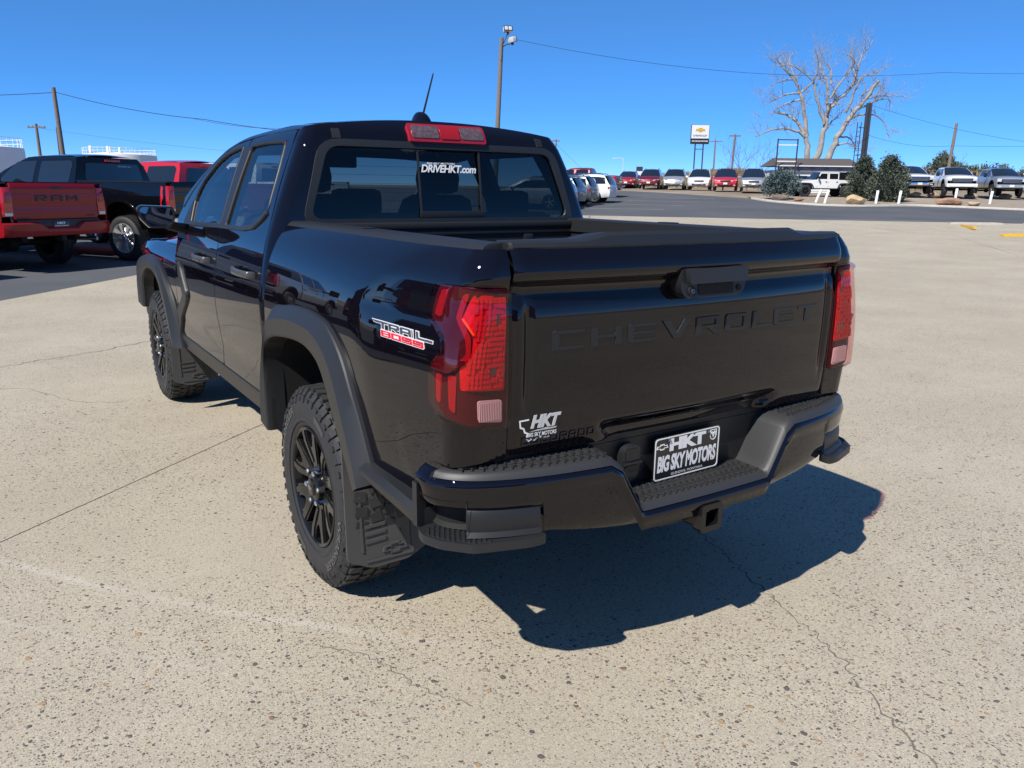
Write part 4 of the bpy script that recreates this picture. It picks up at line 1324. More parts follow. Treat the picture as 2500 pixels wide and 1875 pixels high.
def ground_mat(name, cols, scale, rough=.95, bumpd=.02, fine=None):
    m = bpy.data.materials.new(name); m.use_nodes = True
    nt = m.node_tree; b = nt.nodes["Principled BSDF"]
    b.inputs["Roughness"].default_value = rough
    b.inputs["Specular IOR Level"].default_value = .25
    tc = nt.nodes.new("ShaderNodeTexCoord")
    n1 = nt.nodes.new("ShaderNodeTexNoise"); n1.inputs["Scale"].default_value = scale; n1.inputs["Detail"].default_value = 10; n1.inputs["Roughness"].default_value = .65
    nt.links.new(tc.outputs["Object"], n1.inputs["Vector"])
    cr = nt.nodes.new("ShaderNodeValToRGB")
    cr.color_ramp.elements[0].position = .30; cr.color_ramp.elements[0].color = (*cols[0], 1)
    cr.color_ramp.elements[1].position = .70; cr.color_ramp.elements[1].color = (*cols[1], 1)
    nt.links.new(n1.outputs["Fac"], cr.inputs[0])
    n2 = nt.nodes.new("ShaderNodeTexNoise"); n2.inputs["Scale"].default_value = fine or scale*40; n2.inputs["Detail"].default_value = 6
    nt.links.new(tc.outputs["Object"], n2.inputs["Vector"])
    mr = nt.nodes.new("ShaderNodeMapRange"); mr.inputs[1].default_value = .3; mr.inputs[2].default_value = .7; mr.inputs[3].default_value = .82; mr.inputs[4].default_value = 1.15
    nt.links.new(n2.outputs["Fac"], mr.inputs[0])
    mx = nt.nodes.new("ShaderNodeMix"); mx.data_type = 'RGBA'; mx.blend_type = 'MULTIPLY'; mx.inputs[0].default_value = 1
    nt.links.new(cr.outputs[0], mx.inputs[6]); nt.links.new(mr.outputs[0], mx.inputs[7])
    nt.links.new(mx.outputs[2], b.inputs["Base Color"])
    bp_ = nt.nodes.new("ShaderNodeBump"); bp_.inputs["Strength"].default_value = .5; bp_.inputs["Distance"].default_value = bumpd
    nt.links.new(n2.outputs["Fac"], bp_.inputs["Height"]); nt.links.new(bp_.outputs[0], b.inputs["Normal"])
    return m
M_DIRT = ground_mat("dry_gravelly_dirt", [(.17, .135, .10), (.33, .27, .20)], .35, fine=14)
M_ASPH = ground_mat("worn_asphalt", [(.072, .077, .084), (.108, .113, .121)], .25, fine=60, bumpd=.004)

def concrete_mat():
    m = bpy.data.materials.new("exposed_aggregate_concrete"); m.use_nodes = True
    nt = m.node_tree; L = nt.links; N = nt.nodes; b = N["Principled BSDF"]
    b.inputs["Roughness"].default_value = .82; b.inputs["Specular IOR Level"].default_value = .3
    geo = N.new("ShaderNodeNewGeometry")
    pos = geo.outputs["Position"]
    def noise(scale, detail=6, rough=.6, vec=None):
        n = N.new("ShaderNodeTexNoise"); n.inputs["Scale"].default_value = scale; n.inputs["Detail"].default_value = detail; n.inputs["Roughness"].default_value = rough
        L.new(vec or pos, n.inputs["Vector"]); return n.outputs["Fac"]
    def rng(x, a, b_, c, d):
        r = N.new("ShaderNodeMapRange"); r.inputs[1].default_value = a; r.inputs[2].default_value = b_; r.inputs[3].default_value = c; r.inputs[4].default_value = d
        L.new(x, r.inputs[0]); return r.outputs[0]
    def math_(op, x, y=None, z=None):
        k = N.new("ShaderNodeMath"); k.operation = op
        for i, v in enumerate((x, y, z)):
            if v is None: continue
            if isinstance(v, (int, float)): k.inputs[i].default_value = v
            else: L.new(v, k.inputs[i])
        return k.outputs[0]
    def mix(f, a, b_, mode='MIX'):
        k = N.new("ShaderNodeMix"); k.data_type = 'RGBA'; k.blend_type = mode
        for sl, v in ((0, f), (6, a), (7, b_)):
            if isinstance(v, (int, float)): k.inputs[sl].default_value = v
            elif isinstance(v, tuple): k.inputs[sl].default_value = (*v, 1)
            else: L.new(v, k.inputs[sl])
        return k.outputs[2]
    # cement paste: warm grey, mottled
    big = noise(.55, 5, .55)
    mid = noise(6, 8, .7)
    fine = noise(170, 4, .7)
    paste = mix(rng(big, .32, .68, 0, 1), (.430, .382, .290), (.510, .460, .365))
    paste = mix(rng(mid, .30, .70, 0, .55), paste, (.40, .355, .290))
    grain = math_('ADD', math_('MULTIPLY', fine, .65), math_('MULTIPLY', noise(75, 3, .6), .35))
    paste = mix(1.0, paste, mix(rng(grain, .36, .62, 0, 1), (.62, .60, .56), (1.14, 1.13, 1.11)), 'MULTIPLY')
    # broom and tyre streaks
    mp = N.new("ShaderNodeMapping"); mp.inputs["Rotation"].default_value = (0, 0, .68); mp.inputs["Scale"].default_value = (.5, 7, 1)
    L.new(pos, mp.inputs["Vector"])
    st = noise(1.6, 6, .65, mp.outputs[0])
    paste = mix(rng(st, .56, .74, 0, .30), paste, (.50, .45, .37))
    # pale mortar smears: two slightly bowed bands with ragged edges
    sxyz = N.new("ShaderNodeSeparateXYZ"); L.new(pos, sxyz.inputs[0])
    def smear(px, py, ux, uy, bow, half, a0, a1, amt):
        rx = math_('SUBTRACT', sxyz.outputs[0], px); ry = math_('SUBTRACT', sxyz.outputs[1], py)
        al = math_('ADD', math_('MULTIPLY', rx, ux), math_('MULTIPLY', ry, uy))
        pe = math_('ADD', math_('MULTIPLY', rx, -uy), math_('MULTIPLY', ry, ux))
        pe = math_('SUBTRACT', pe, math_('MULTIPLY', math_('MULTIPLY', al, al), bow))
        pe = math_('ADD', pe, rng(noise(5, 5, .7), .3, .7, -.012, .012))
        k = rng(math_('ABSOLUTE', pe), 0, half, 1, 0)
        k = math_('MULTIPLY', k, rng(al, a0, a0+.3, 0, 1)); k = math_('MULTIPLY', k, rng(al, a1-.5, a1, 1, 0))
        k = math_('MULTIPLY', k, rng(noise(2.2, 5, .7), .35, .6, .25, 1))
        return math_('MULTIPLY', k, amt)
    paste = mix(smear(-1.37, 1.06, .646, -.763, .055, .034, -1.6, 1.15, .85), paste, (.50, .455, .375))
    paste = mix(smear(-1.75, 1.0, .62, -.785, .05, .016, -.8, .7, .6), paste, (.50, .455, .375))
    paste = mix(smear(.17, .045, .93, .37, -.6, .012, -.2, .28, .9), paste, (.53, .48, .40))
    # stones
    def stones(scale, lo, hi, density, patch, jitter=1.0):
        v = N.new("ShaderNodeTexVoronoi"); v.inputs["Scale"].default_value = scale; v.inputs["Randomness"].default_value = jitter
        wp = N.new("ShaderNodeTexNoise"); wp.inputs["Scale"].default_value = scale*1.3; wp.inputs["Detail"].default_value = 1
        L.new(pos, wp.inputs["Vector"])
        av = N.new("ShaderNodeVectorMath"); av.operation = 'MULTIPLY_ADD'
        L.new(wp.outputs["Color"], av.inputs[0]); av.inputs[1].default_value = (.6/scale, .6/scale, 0); L.new(pos, av.inputs[2])
        L.new(av.outputs[0], v.inputs["Vector"])
        sep = N.new("ShaderNodeSeparateColor"); L.new(v.outputs["Color"], sep.inputs[0])
        rad = rng(sep.outputs[0], 0, 1, lo, hi)
        thr = math_('ADD', density, patch) if patch is not None else density
        on = math_('LESS_THAN', sep.outputs[1], thr)
        e = rng(math_('SUBTRACT', rad, v.outputs["Distance"]), 0, .06, 0, 1)
        mask = math_('MULTIPLY', e, on)
        cr = N.new("ShaderNodeValToRGB"); cr.color_ramp.interpolation = 'CONSTANT'
        cols = [(0, (.120, .105, .095)), (.16, (.200, .165, .135)), (.34, (.075, .076, .080)), (.46, (.26, .21, .16)), (.64, (.160, .145, .132)), (.80, (.24, .145, .090)), (.87, (.31, .27, .22)), (.95, (.38, .25, .14))]
        cr.color_ramp.elements[0].position = 0; cr.color_ramp.elements[0].color = (*cols[0][1], 1)
        cr.color_ramp.elements[1].position = cols[1][0]; cr.color_ramp.elements[1].color = (*cols[1][1], 1)
        for p_, c_ in cols[2:]:
            el = cr.color_ramp.elements.new(p_); el.color = (*c_, 1)
        L.new(sep.outputs[2], cr.inputs[0])
        return mask, cr.outputs[0]
    patch = rng(noise(.9, 4, .6), .35, .65, -.30, .26)
    m1, c1 = stones(125, .22, .46, .46, patch)
    m2, c2 = stones(60, .20, .44, .28, patch)
    m3, c3 = stones(30, .18, .36, .05, rng(noise(.6, 3), .4, .7, -.07, .10))
    col = mix(m1, paste, c1); col = mix(m2, col, c2); col = mix(m3, col, c3)
    L.new(col, b.inputs["Base Color"])
    hgt = math_('ADD', math_('MULTIPLY', m1, .5), math_('MULTIPLY', m2, .8))
    hgt = math_('ADD', hgt, math_('MULTIPLY', m3, 1.3))
    hgt = math_('ADD', hgt, math_('MULTIPLY', fine, .9))
    bp_ = N.new("ShaderNodeBump"); bp_.inputs["Strength"].default_value = .8; bp_.inputs["Distance"].default_value = .0045
    L.new(hgt, bp_.inputs["Height"]); L.new(bp_.outputs[0], b.inputs["Normal"])
    return m
M_CONC = concrete_mat()

# ---- ground: one sheet to the horizon --------------------------------------
drow = [-3000, -300, -60, -20, 0, 8, 10, 12, 15, 18, 21, 24, 27, 30, 33, 36, 39, 42, 46, 50, 54, 58, 62, 66, 70, 74, 76, 78, 80, 82, 84, 86, 88, 91, 95, 100, 110, 130, 170, 260, 500, 1200, 4000]
scol = [-4000, -900, -250, -100, -60, -40, -25, -15, -8, -4, 0, 3, 6, 8, 10, 12, 14, 16, 18, 20, 22, 24, 26, 28, 30, 32, 34, 36, 38, 40, 43, 46, 50, 56, 64, 80, 110, 250, 900, 4000]
gv = [tuple(S(s, d, H(d)-.03+bank(s, d))) for d in drow for s in scol]
nc = len(scol)
gf = [(i*nc+j, i*nc+j+1, (i+1)*nc+j+1, (i+1)*nc+j) for i in range(len(drow)-1) for j in range(nc-1)]
tag(mesh("ground", gv, gf, M_DIRT, smooth=180), "dry tan dirt ground with a grassy bank behind the parked cars", "ground", kind="structure")

def clip_poly(P, a, b, c):
    """keep a*x+b*y<=c"""
    out = []
    for i in range(len(P)):
        p, q = P[i], P[(i+1) % len(P)]
        fp, fq = a*p[0]+b*p[1]-c, a*q[0]+b*q[1]-c
        if fp <= 0: out.append(p)
        if fp*fq < 0:
            t = fp/(fp-fq); out.append((p[0]+(q[0]-p[0])*t, p[1]+(q[1]-p[1])*t))
    return out
def sheet(name, poly, zoff, material, step=2.0, parent=None, thick=0):
    """flat sheet draped over the lot: outline in (s,d)"""
    v2, f2 = fill([poly], step)
    vs = [tuple(S(s, d, H(d)+bank(s, d)+zoff)) for s, d in v2]
    return mesh(name, vs, f2, material, parent, smooth=180, fix=False)
ASPH = [(-60, -30), (-8, -30), (-8, 5), (6, 30), (60, 28), (60, 36), (45, 38.2), (29.9, 47.3), (27.0, 49.4), (25.0, 50.4), (21.3, 49.3), (18.8, 49.9), (17.2, 53.0), (17.0, 57.0), (13, 62), (8, 66.5), (2, 69), (-60, 72)]
tag(sheet("asphalt_lot", ASPH, -.008, M_ASPH, 2.5), "dark grey asphalt car lot beyond the concrete", "asphalt lot", kind="structure")

APRON = [(-10.6, -26), (46, -26), (46, 33.0), (21.9, 36.0), (2.7, 38.4), (-4.1, 39.2), (-6.63, 13.9), (-6.96, 10.6)]
apron = empty("concrete_apron")
tag(apron, "wide tan concrete apron cast in jointed slabs with exposed pebbles", "concrete apron", kind="structure")
# joints run along two directions, 39 degrees off the truck's axis
JA = Vector((.777, .630)); JB = Vector((.630, -.777))
J0 = Vector((-1.46, 2.56))
def world2(s, d): p = S(s, d); return (p.x, p.y)
AW = [world2(*p) for p in APRON]
def to_ab(p): v = Vector(p)-J0; return (v.dot(JA), v.dot(JB))
def to_sd(x, y): v = Vector((x-CAM[0], y-CAM[1])); return (v.dot(Vector((SX, SY))), v.dot(Vector((DX, DY))))
Aab = [to_ab(p) for p in AW]
a0, a1 = min(p[0] for p in Aab), max(p[0] for p in Aab); b0, b1 = min(p[1] for p in Aab), max(p[1] for p in Aab)
PA, PB = 30.0, 9.2
ar = sum(Aab[i][0]*Aab[(i+1) % len(Aab)][1]-Aab[(i+1) % len(Aab)][0]*Aab[i][1] for i in range(len(Aab)))
sgn = 1 if ar > 0 else -1
for i in range(int(a0/PA)-1, int(a1/PA)+2):
    for j in range(int(b0/PB)-1, int(b1/PB)+2):
        g = .004
        off = -14.0
        P = [(i*PA+off+g, j*PB+g), ((i+1)*PA+off-g, j*PB+g), ((i+1)*PA+off-g, (j+1)*PB-g), (i*PA+off+g, (j+1)*PB-g)]
        for k in range(len(Aab)):
            p, q = Aab[k], Aab[(k+1) % len(Aab)]
            nx, ny = (q[1]-p[1])*sgn, -(q[0]-p[0])*sgn
            P = clip_poly(P, nx, ny, nx*p[0]+ny*p[1])
            if len(P) < 3: break
        if len(P) < 3: continue
        area = abs(sum(P[k][0]*P[(k+1) % len(P)][1]-P[(k+1) % len(P)][0]*P[k][1] for k in range(len(P))))/2
        if area < .2: continue
        Pw = [J0+JA*p[0]+JB*p[1] for p in P]
        far = max(to_sd(p.x, p.y)[1] for p in Pw) > 9
        v2, f2 = fill([[(p.x, p.y) for p in Pw]], 1.6 if far else None)
        zt = [H(to_sd(x, y)[1]) for x, y in v2]
        n = len(v2)
        vs = [(x, y, z) for (x, y), z in zip(v2, zt)]
        fs = list(f2)
        es = set()
        for f in f2:
            for a, b in zip(f, f[1:]+f[:1]): es.add((a, b))
        low = {}
        for a, b in es:
            if (b, a) not in es:
                for q in (a, b):
                    if q not in low:
                        low[q] = len(vs); vs.append((v2[q][0], v2[q][1], zt[q]-.028))
                fs.append((b, a, low[a], low[b]))
        mesh("slab", vs, fs, M_CONC, apron)
# a smeared mortar ridge and the cracks
rgm = mat("pale_mortar", (.455, .41, .34), rough=.9, noise=(40, .25))
crm = mat("dark_crack", (.15, .132, .108), rough=.95, noise=(30, .4))
def ribbon(name, pts, w, z, m, wob, seed, n=10):
    rg = random.Random(seed)
    pp = spl([(p[0], p[1], 0) for p in pts], n)
    vs = []; fs = []
    for i, p in enumerate(pp):
        a = Vector(pp[max(0, i-1)]); b = Vector(pp[min(len(pp)-1, i+1)])
        t = (b-a).normalized(); nn = Vector((-t.y, t.x, 0))
        c = Vector(p)+nn*rg.uniform(-wob, wob)
        e = 1 if 0 < i < len(pp)-1 else .1
        ww = w*rg.uniform(.45, 1.3)*e
        zz = z+H(to_sd(c.x, c.y)[1])
        vs += [tuple(c+nn*ww+Vector((0, 0, zz*0+zz-.0005))), tuple(c+Vector((0, 0, zz))), tuple(c-nn*ww+Vector((0, 0, zz-.0005)))]
    for i in range(len(pp)-1):
        for k in (0, 1): fs.append((3*i+k, 3*i+k+1, 3*i+k+4, 3*i+k+3))
    return mesh(name, vs, fs, m, apron)
ribbon("crack", [(.95, 1.3), (.82, .83), (.66, .35), (.52, -.04), (.40, -.40), (.27, -.62), (.12, -.95), (.02, -1.3)], .0035, .0012, crm, .016, 4, 14)
ribbon("crack", [(-2.9, 5.75), (-1.96, 6.17), (-1.64, 6.34), (-1.2, 6.5), (-.74, 6.79), (.4, 7.3)], .010, .0015, crm, .025, 5, 10)
ribbon("crack", [(-1.1, .60), (-.97, .42), (-.90, .18), (-.80, .02)], .0025, .0012, crm, .012, 6, 12)
ribbon("crack", [(-2.3, 5.5), (-1.8, 5.2), (-1.5, 4.6), (-1.2, 4.4)], .004, .0012, crm, .02, 7, 10)
for k, (p, q) in enumerate((((13.3, 35.6), (14.5, 30.0)), ((3.6, 38.0), (2.6, 34.2)))):
    ribbon("crack", [world2(*p), world2((p[0]+q[0])/2+.2, (p[1]+q[1])/2), world2(*q)], .035, .003, crm, .04, 8+k, 8)

# painted stripe on the asphalt and parking blocks
lm = mat("faded_white_paint", (.42, .42, .40), rough=.8, noise=(3, .3))
def stripe(name, p, q, w, m, label):
    a = Vector(p); b = Vector(q); t = (b-a).normalized(); n = Vector((-t.y, t.x))
    pts = []
    k = 8
    vs = []; fs = []
    for i in range(k+1):
        c = a.lerp(b, i/k)
        for sg in (-1, 1):
            e = c+n*sg*w/2
            vs.append(tuple(S(e.x, e.y, H(e.y)+.002)))
    for i in range(k): fs.append((2*i, 2*i+1, 2*i+3, 2*i+2))
    o = mesh(name, vs, fs, m)
    return tag(o, label, "road marking", kind="structure")
stripe("painted_line", (14.5, 37.6), (20.1, 37.0), .10, lm, "faded white line painted across the asphalt lot")
for k in range(4):
    stripe("painted_line", (4.2+k*1.6, 44.5+k*4.2), (8.2+k*1.9, 44.2+k*4.0), .10, lm, "faint white bay line on the asphalt beside the parked crossovers")
def wheel_stop(c, ang, L_, m, label):
    o = MB(); rings = []
    for k in range(9):
        u = -L_/2+L_*k/8
        e = .8 if k in (0, 8) else 1
        rings.append([(u, -.085*e, 0), (u, -.06*e, .10*e), (u, .06*e, .10*e), (u, .085*e, 0)])
    o.loft(rings, True, True)
    ob = o.build("wheel_stop", m, None, smooth=30)
    p = S(c[0], c[1], H(c[1])); ob.location = p; ob.rotation_euler = (0, 0, ang)
    return tag(ob, label, "wheel stop")
M_YEL = mat("worn_yellow_paint", (.62, .36, .03), rough=.7, noise=(8, .35))
M_CBLK = mat("chipped_concrete_block", (.42, .38, .32), rough=.9, noise=(12, .3), bump=(30, .5, .02))
A_S = atan2(SY, SX)
wheel_stop((20.0, 34.9), A_S+.0, 2.3, M_CBLK, "chipped grey concrete wheel stop at the edge of the asphalt")
wheel_stop((22.9, 34.9), A_S+.1, 1.8, M_CBLK, "grey concrete wheel stop next to a weedy crack")
wheel_stop((18.4, 32.6), A_S+1.25, 2.6, M_YEL, "yellow painted wheel stop pointing towards the asphalt")
wheel_stop((17.9, 28.0), A_S+.15, 2.0, M_YEL, "yellow painted wheel stop lying alone on the concrete")

# kerb of the planted island
KERB = [(16.6, 56.6), (17.0, 53.2), (18.75, 49.95), (21.3, 49.35), (25.0, 50.45), (27.0, 49.45), (29.9, 47.35), (36, 43.6), (45, 38.3)]
kp = spl([(a, b, 0) for a, b in KERB], 5)
kb = MB(); rings = []
for i, p in enumerate(kp):
    a = Vector(kp[max(0, i-1)]); b = Vector(kp[min(len(kp)-1, i+1)]); t = (b-a).normalized(); n = Vector((-t.y, t.x, 0))
    r = []
    for o_, z in ((-.09, -.03), (-.09, .07), (-.07, .10), (.07, .10), (.09, .05), (.09, -.03)):
        q = Vector(p)+n*o_
        r.append(tuple(S(q.x, q.y, H(q.y)+z)))
    rings.append(r)
kb.loft(rings, True, True)
tag(kb.build("kerb", mat("pale_kerb_concrete", (.50, .46, .40), rough=.9, noise=(4, .25)), None), "pale concrete kerb edging the gravel island", "kerb", kind="structure")
ISL = [(a, b) for a, b, _ in kp]+[(60, 38), (60, 58), (17.2, 60)]
M_GRAV = ground_mat("tan_gravel", [(.24, .195, .15), (.36, .305, .24)], 1.2, fine=22)
tag(sheet("gravel_island", ISL, .045, M_GRAV, 2.0), "tan gravel island behind the kerb", "gravel island", kind="structure")
# =================================================================== other vehicles
M_WIN = mat("dark_window_glass", (.010, .013, .016), rough=.03, coat=1.0, spec=.6)
M_BLKTRIM = mat("black_trim", (.012, .012, .013), rough=.45)
M_LAMPW = mat("headlamp_glass", (.55, .56, .58), rough=.12, coat=1.0, noise=(30, .5))
M_LAMPR = mat("tail_lamp_red", (.45, .010, .014), rough=.15, coat=1.0)
M_SILVERW = mat("alloy_wheel", (.50, .51, .53), rough=.28, metal=.8)
M_PLATEW = mat("white_plate", (.70, .70, .70), rough=.5)
def paint(name, col, metal=0.0, rough=.3):
    return mat(name, col, rough=rough, metal=metal, coat=1.0, coat_rough=.02, spec=.05 if max(col) < .05 else .4)
P_RED = mat("red_pearl_paint", (.27, .006, .013), rough=.3, coat=.45, coat_rough=.03, spec=.2)
P_REDB = paint("bright_red_paint", (.50, .012, .022), .1)
P_BLACK = paint("black_pearl_paint", (.0022, .0026, .0038))
P_WHITE = paint("bright_white_paint", (.78, .78, .77))
P_SILV = paint("silver_paint", (.42, .43, .45), .5)
P_GREY = paint("steel_grey_paint", (.13, .14, .155), .5)
P_DKRED = paint("deep_cherry_paint", (.16, .008, .014), .3)
P_BLUE = paint("slate_blue_paint", (.07, .10, .14), .4)

def road_wheel(parent, x, y, r, wd, s, spokes, rimmat, rim_r, detail=True, zc=None):
    w = empty("wheel", (x, y, r if zc is None else zc), 0 if s < 0 else pi); w.parent = parent
    n = 40 if detail else 20
    pr = [(.02, rim_r-.01), (.004, rim_r+.02), (0, (rim_r+r)/2), (.012, r-.03), (.035, r-.004), (.06, r), (wd-.06, r), (wd-.03, r-.01), (wd, (rim_r+r)/2), (wd-.02, rim_r)]
    ty = MB().lathe(pr, 'x', n).build("tyre", M_RUBBER, w, smooth=50)
    if detail:
        tb = MB()
        for k in range(52):
            for row in range(3):
                t = 2*pi*(k+.5*(row % 2))/52
                tb.box(Matrix.Rotation(t, 3, 'X') @ Vector((.055+row*(wd-.11)/2, 0, r)), ((wd-.1)/3.4, r*.075, .016), Matrix.Rotation(t, 3, 'X') @ Matrix.Rotation(.3*(row-1), 3, 'Z'))
        o = tb.build("tread_blocks", M_RUBBER, ty, smooth=None); o["kind"] = "stuff"
    rm = MB().lathe([(.018, rim_r+.004), (.006, rim_r), (.010, rim_r-.012), (.05, rim_r-.02), (.12, rim_r-.03), (.12, .0005)], 'x', n).build("rim", rimmat if detail else M_BLKTRIM, w, smooth=40)
    for k in range(spokes):
        a0 = 2*pi*k/spokes+.2
        def Tm(u, v, d, a0=a0): return (.020-.012*(u/rim_r)+d, u*sin(a0)+v*cos(a0), u*cos(a0)-v*sin(a0))
        hw = rim_r*.62*pi/spokes*.55
        pl_ = [(.02, -hw*.75), (rim_r*.5, -hw*.6), (rim_r*.97, -hw), (rim_r*.97, hw), (rim_r*.5, hw*.6), (.02, hw*.75)]
        MB().prism(pl_, Tm, .05, 0).build("spoke", rimmat, rm)
    MB().lathe([(.03, rim_r*.26), (-.004, rim_r*.24), (-.012, rim_r*.14), (-.014, .0005)], 'x', 16).build("hub_cap", rimmat, rm)
    return w

def arch_cut(yc, r, z0, n=9):
    """points of a wheel opening from front to rear along the sill"""
    a0 = math.asin(min(1, max(-1, (z0-.0)/r))) if False else 0
    return [(yc+r*cos(t), z0+(r*1.02)*sin(t)) for t in [pi*k/n for k in range(n+1)]]

def tint(o): return o

def loft_skin(name, pts, wfun, material, parent, crown=.02, nx=8, smooth=35, ycrown=0.0):
    mb = MB(); rings = []
    for y, z in pts:
        w = wfun(y, z)
        rings.append([(w*(2*k/nx-1), y+ycrown*(1-(2*k/nx-1)**2), z+crown*(1-(2*k/nx-1)**2)) for k in range(nx+1)])
    mb.loft(rings, False)
    return mb.build(name, material, parent, smooth=smooth)

def prep(o, loc, heading):
    """heading: direction of travel in (s,d)"""
    hx = heading[0]*SX+heading[1]*DX; hy = heading[0]*SY+heading[1]*DY
    o.rotation_euler = (0, 0, atan2(-hx, hy))
    o.location = loc
    return o

# ---- full-size pickup -------------------------------------------------------
def pickup(label, P, c_sd, heading, bedlen=1.95, sc=1.0, group=None, style="ram", wheelmat=None, detail=True, lettering=None, wspokes=8, rim_r=.245, plate=None, flare=None, name="pickup_truck", category="pickup truck"):
    t = empty(name)
    tag(t, label, category, group)
    Wl = pchip([(.45, .90), (.6, .97), (.85, 1.0), (1.05, 1.005), (1.25, .985), (1.42, .955), (1.5, .93)])
    Wu = pchip([(1.40, .945), (1.5, .92), (1.90, .76), (1.98, .70), (2.02, .62)])
    cabr = bedlen+.12            # rear of cab
    ax_r = bedlen*.60 if bedlen < 2.2 else bedlen*.515
    cl = 2.30
    cabf = cabr+cl               # front of doors
    L_ = cabf+1.55
    ax_f = cabf+.62
    r = .42
    def nose_(y): return 1-.06*max(0, (y-(L_-.7))/.7)**2
    def low(y, z): return (-Wl(z)*nose_(y), y, z)
    def upp(y, z): return (-Wu(z), y, z)
    res = .09 if detail else .2
    for mir in (False, True):
        s = 1 if mir else -1
        kw = dict(res=res, hem=.02, out=LEFT, mirror=mir)
        ar_ = arch_cut(ax_r, .52, .62)
        o = [(.02, .80), (.0, 1.0), (.02, 1.47), (bedlen*.5, 1.475), (bedlen+.06, 1.475), (bedlen+.06, .62)]+[(min(y, bedlen+.05), z) for y, z in ar_]+[(.25, .62)]
        panel("bed_side", [o], low, P, t, **kw)
        panel("bed_rail_cap", [[(.03, 1.470), (bedlen+.05, 1.474), (bedlen+.05, 1.50), (.03, 1.496)]], lambda y, z: (-(Wl(1.47)+.006), y, z), M_BLKTRIM, t, res=.3, hem=.12, out=LEFT, mirror=mir)
        for nm, y0, y1 in (("rear_door", cabr+.02, cabr+cl*.5-.006), ("front_door", cabr+cl*.5+.006, cabf)):
            o = [(y0 if nm != "rear_door" else y0+.02, .62), (y0, 1.40), (y1, 1.40), (y1, .62)]
            d = panel(nm, [o], low, P, t, **kw)
            if nm == "rear_door": w = [(y0+.16, 1.46), (y1-.07, 1.46), (y1-.07, 1.87), (y0+.22, 1.88), (y0+.14, 1.80)]
            else: w = [(y0+.07, 1.46), (y1-.02, 1.46), (y1-.08, 1.52), (y1-.50, 1.86), (y0+.07, 1.88)]
            panel("window", [round_poly(w, .03, 2)], upp, M_WIN, d, res=res, hem=.006, out=LEFT, mirror=mir, lift=.006)
            hz = 1.20; hy = y0+.16
            MB().box((s*(Wl(hz)+.025), hy+.02, hz), (.028, .20, .035), None, .008).build("door_handle", P if style != "chrome" else M_CHROME, d)
        # cab side above the belt
        o = [(cabr-.0, 1.395), (cabr+.06, 1.80), (cabr+.14, 1.955), (cabr+.9, 1.985), (cabr+1.55, 1.955), (cabf-.15, 1.70), (cabf+.42, 1.395)]
        panel("cab_side_frame", [o], upp, P, t, **kw)
        af = arch_cut(ax_f, .52, .62)
        o = [(cabf+.012, .62), (cabf+.012, 1.40), (cabf+.4, 1.40), (L_-.5, 1.34), (L_-.12, 1.22), (L_-.06, .9), (L_-.1, .62)]+af
        panel("front_fender", [o], low, P, t, **kw)
        panel("sill", [[(bedlen*.9, .50), (bedlen*.9, .615), (cabf+.1, .615), (cabf+.1, .50)]], lambda y, z: (-(.955-.3*(.615-z)), y, z), M_BLKTRIM, t, res=.3, hem=.05, out=LEFT, mirror=mir)
        for yc in (ax_r, ax_f):
            road_wheel(t, s*1.0, yc, r, .28, s, wspokes, wheelmat or M_SILVERW, rim_r, detail)
            ao = [(y, z) for y, z in arch_cut(yc, .545, .60, 12)]; ai = [(y, z) for y, z in arch_cut(yc, .50, .60, 12)]
            mb = MB(); rings = []
            for (oy, oz), (iy, iz) in zip(ao, ai):
                rings.append([(s*(Wl(oz)*.995), oy, oz), (s*(Wl(oz)+.022), oy, oz), (s*(Wl(iz)+.024), iy, iz), (s*.72, iy, iz)])
            mb.loft(rings, False)
            mb.build("wheel_arch", flare or M_BLKTRIM, t, smooth=40)
            mb = MB().prism([(y, z) for y, z in ai], lambda u, v, d: (s*d, u, v), .70, .71)
            mb.build("wheel_arch_liner", M_DARK, t)
        # tail lamp wrapping the corner
        tl = [(-.015, .92), (.15, .92), (.14, 1.40), (-.015, 1.42)]
        lam = MB(); rings = []
        for z, i in ((.94, .0), (.98, .012), (1.20, .014), (1.38, .012), (1.41, 0)):
            W = Wl(z)
            rings.append([(s*.80, -.018-i, z), (s*(W-.05), -.020-i, z), (s*(W-.005), .02, z), (s*(W+i*.6), .12, z), (s*(W-.03), .13, z), (s*.80, .04, z)])
        lam.loft(rings, True, True)
        lp = lam.build("tail_lamp", M_LAMPR, t, smooth=45)
        MB().box((s*.875, -.034, .975), (.12, .012, .05), None, .004).build("reverse_lens", M_PLATEW, lp)
        MB().box((s*.875, -.036, 1.24), (.10, .010, .16), None, .01).build("lamp_reflector", M_REDBR, lp)
        # mirror and head lamp
        m_ = MB().box((s*1.19, cabf-.28, 1.50), (.22, .12, .30), None, .04).tube([(s*.93, cabf-.22, 1.42), (s*1.1, cabf-.25, 1.45)], .035, 8)
        m_.build("door_mirror", M_BLKTRIM, t, smooth=40)
        hl_ = MB().box((s*.80, L_-.10, 1.10), (.30, .12, .20), None, .04)
        hl_.build("headlamp", M_LAMPW, t, smooth=40)
        MB().prism([(.05, .80), (bedlen, .80), (bedlen, 1.46), (.05, 1.46)], lambda u, v, d: (s*d, u, v), .80, .815).build("bed_inner_wall", M_BLKTRIM, t)
    MB().box((0, bedlen/2, .80), (1.62, bedlen, .04)).build("bed_floor", M_BLKTRIM, t)
    MB().box((0, bedlen+.01, 1.13), (1.64, .04, .66)).build("bed_front_wall", M_BLKTRIM, t)
    wl_ = lambda y, z: Wl(z)*nose_(y)
    wu_ = lambda y, z: Wu(z)
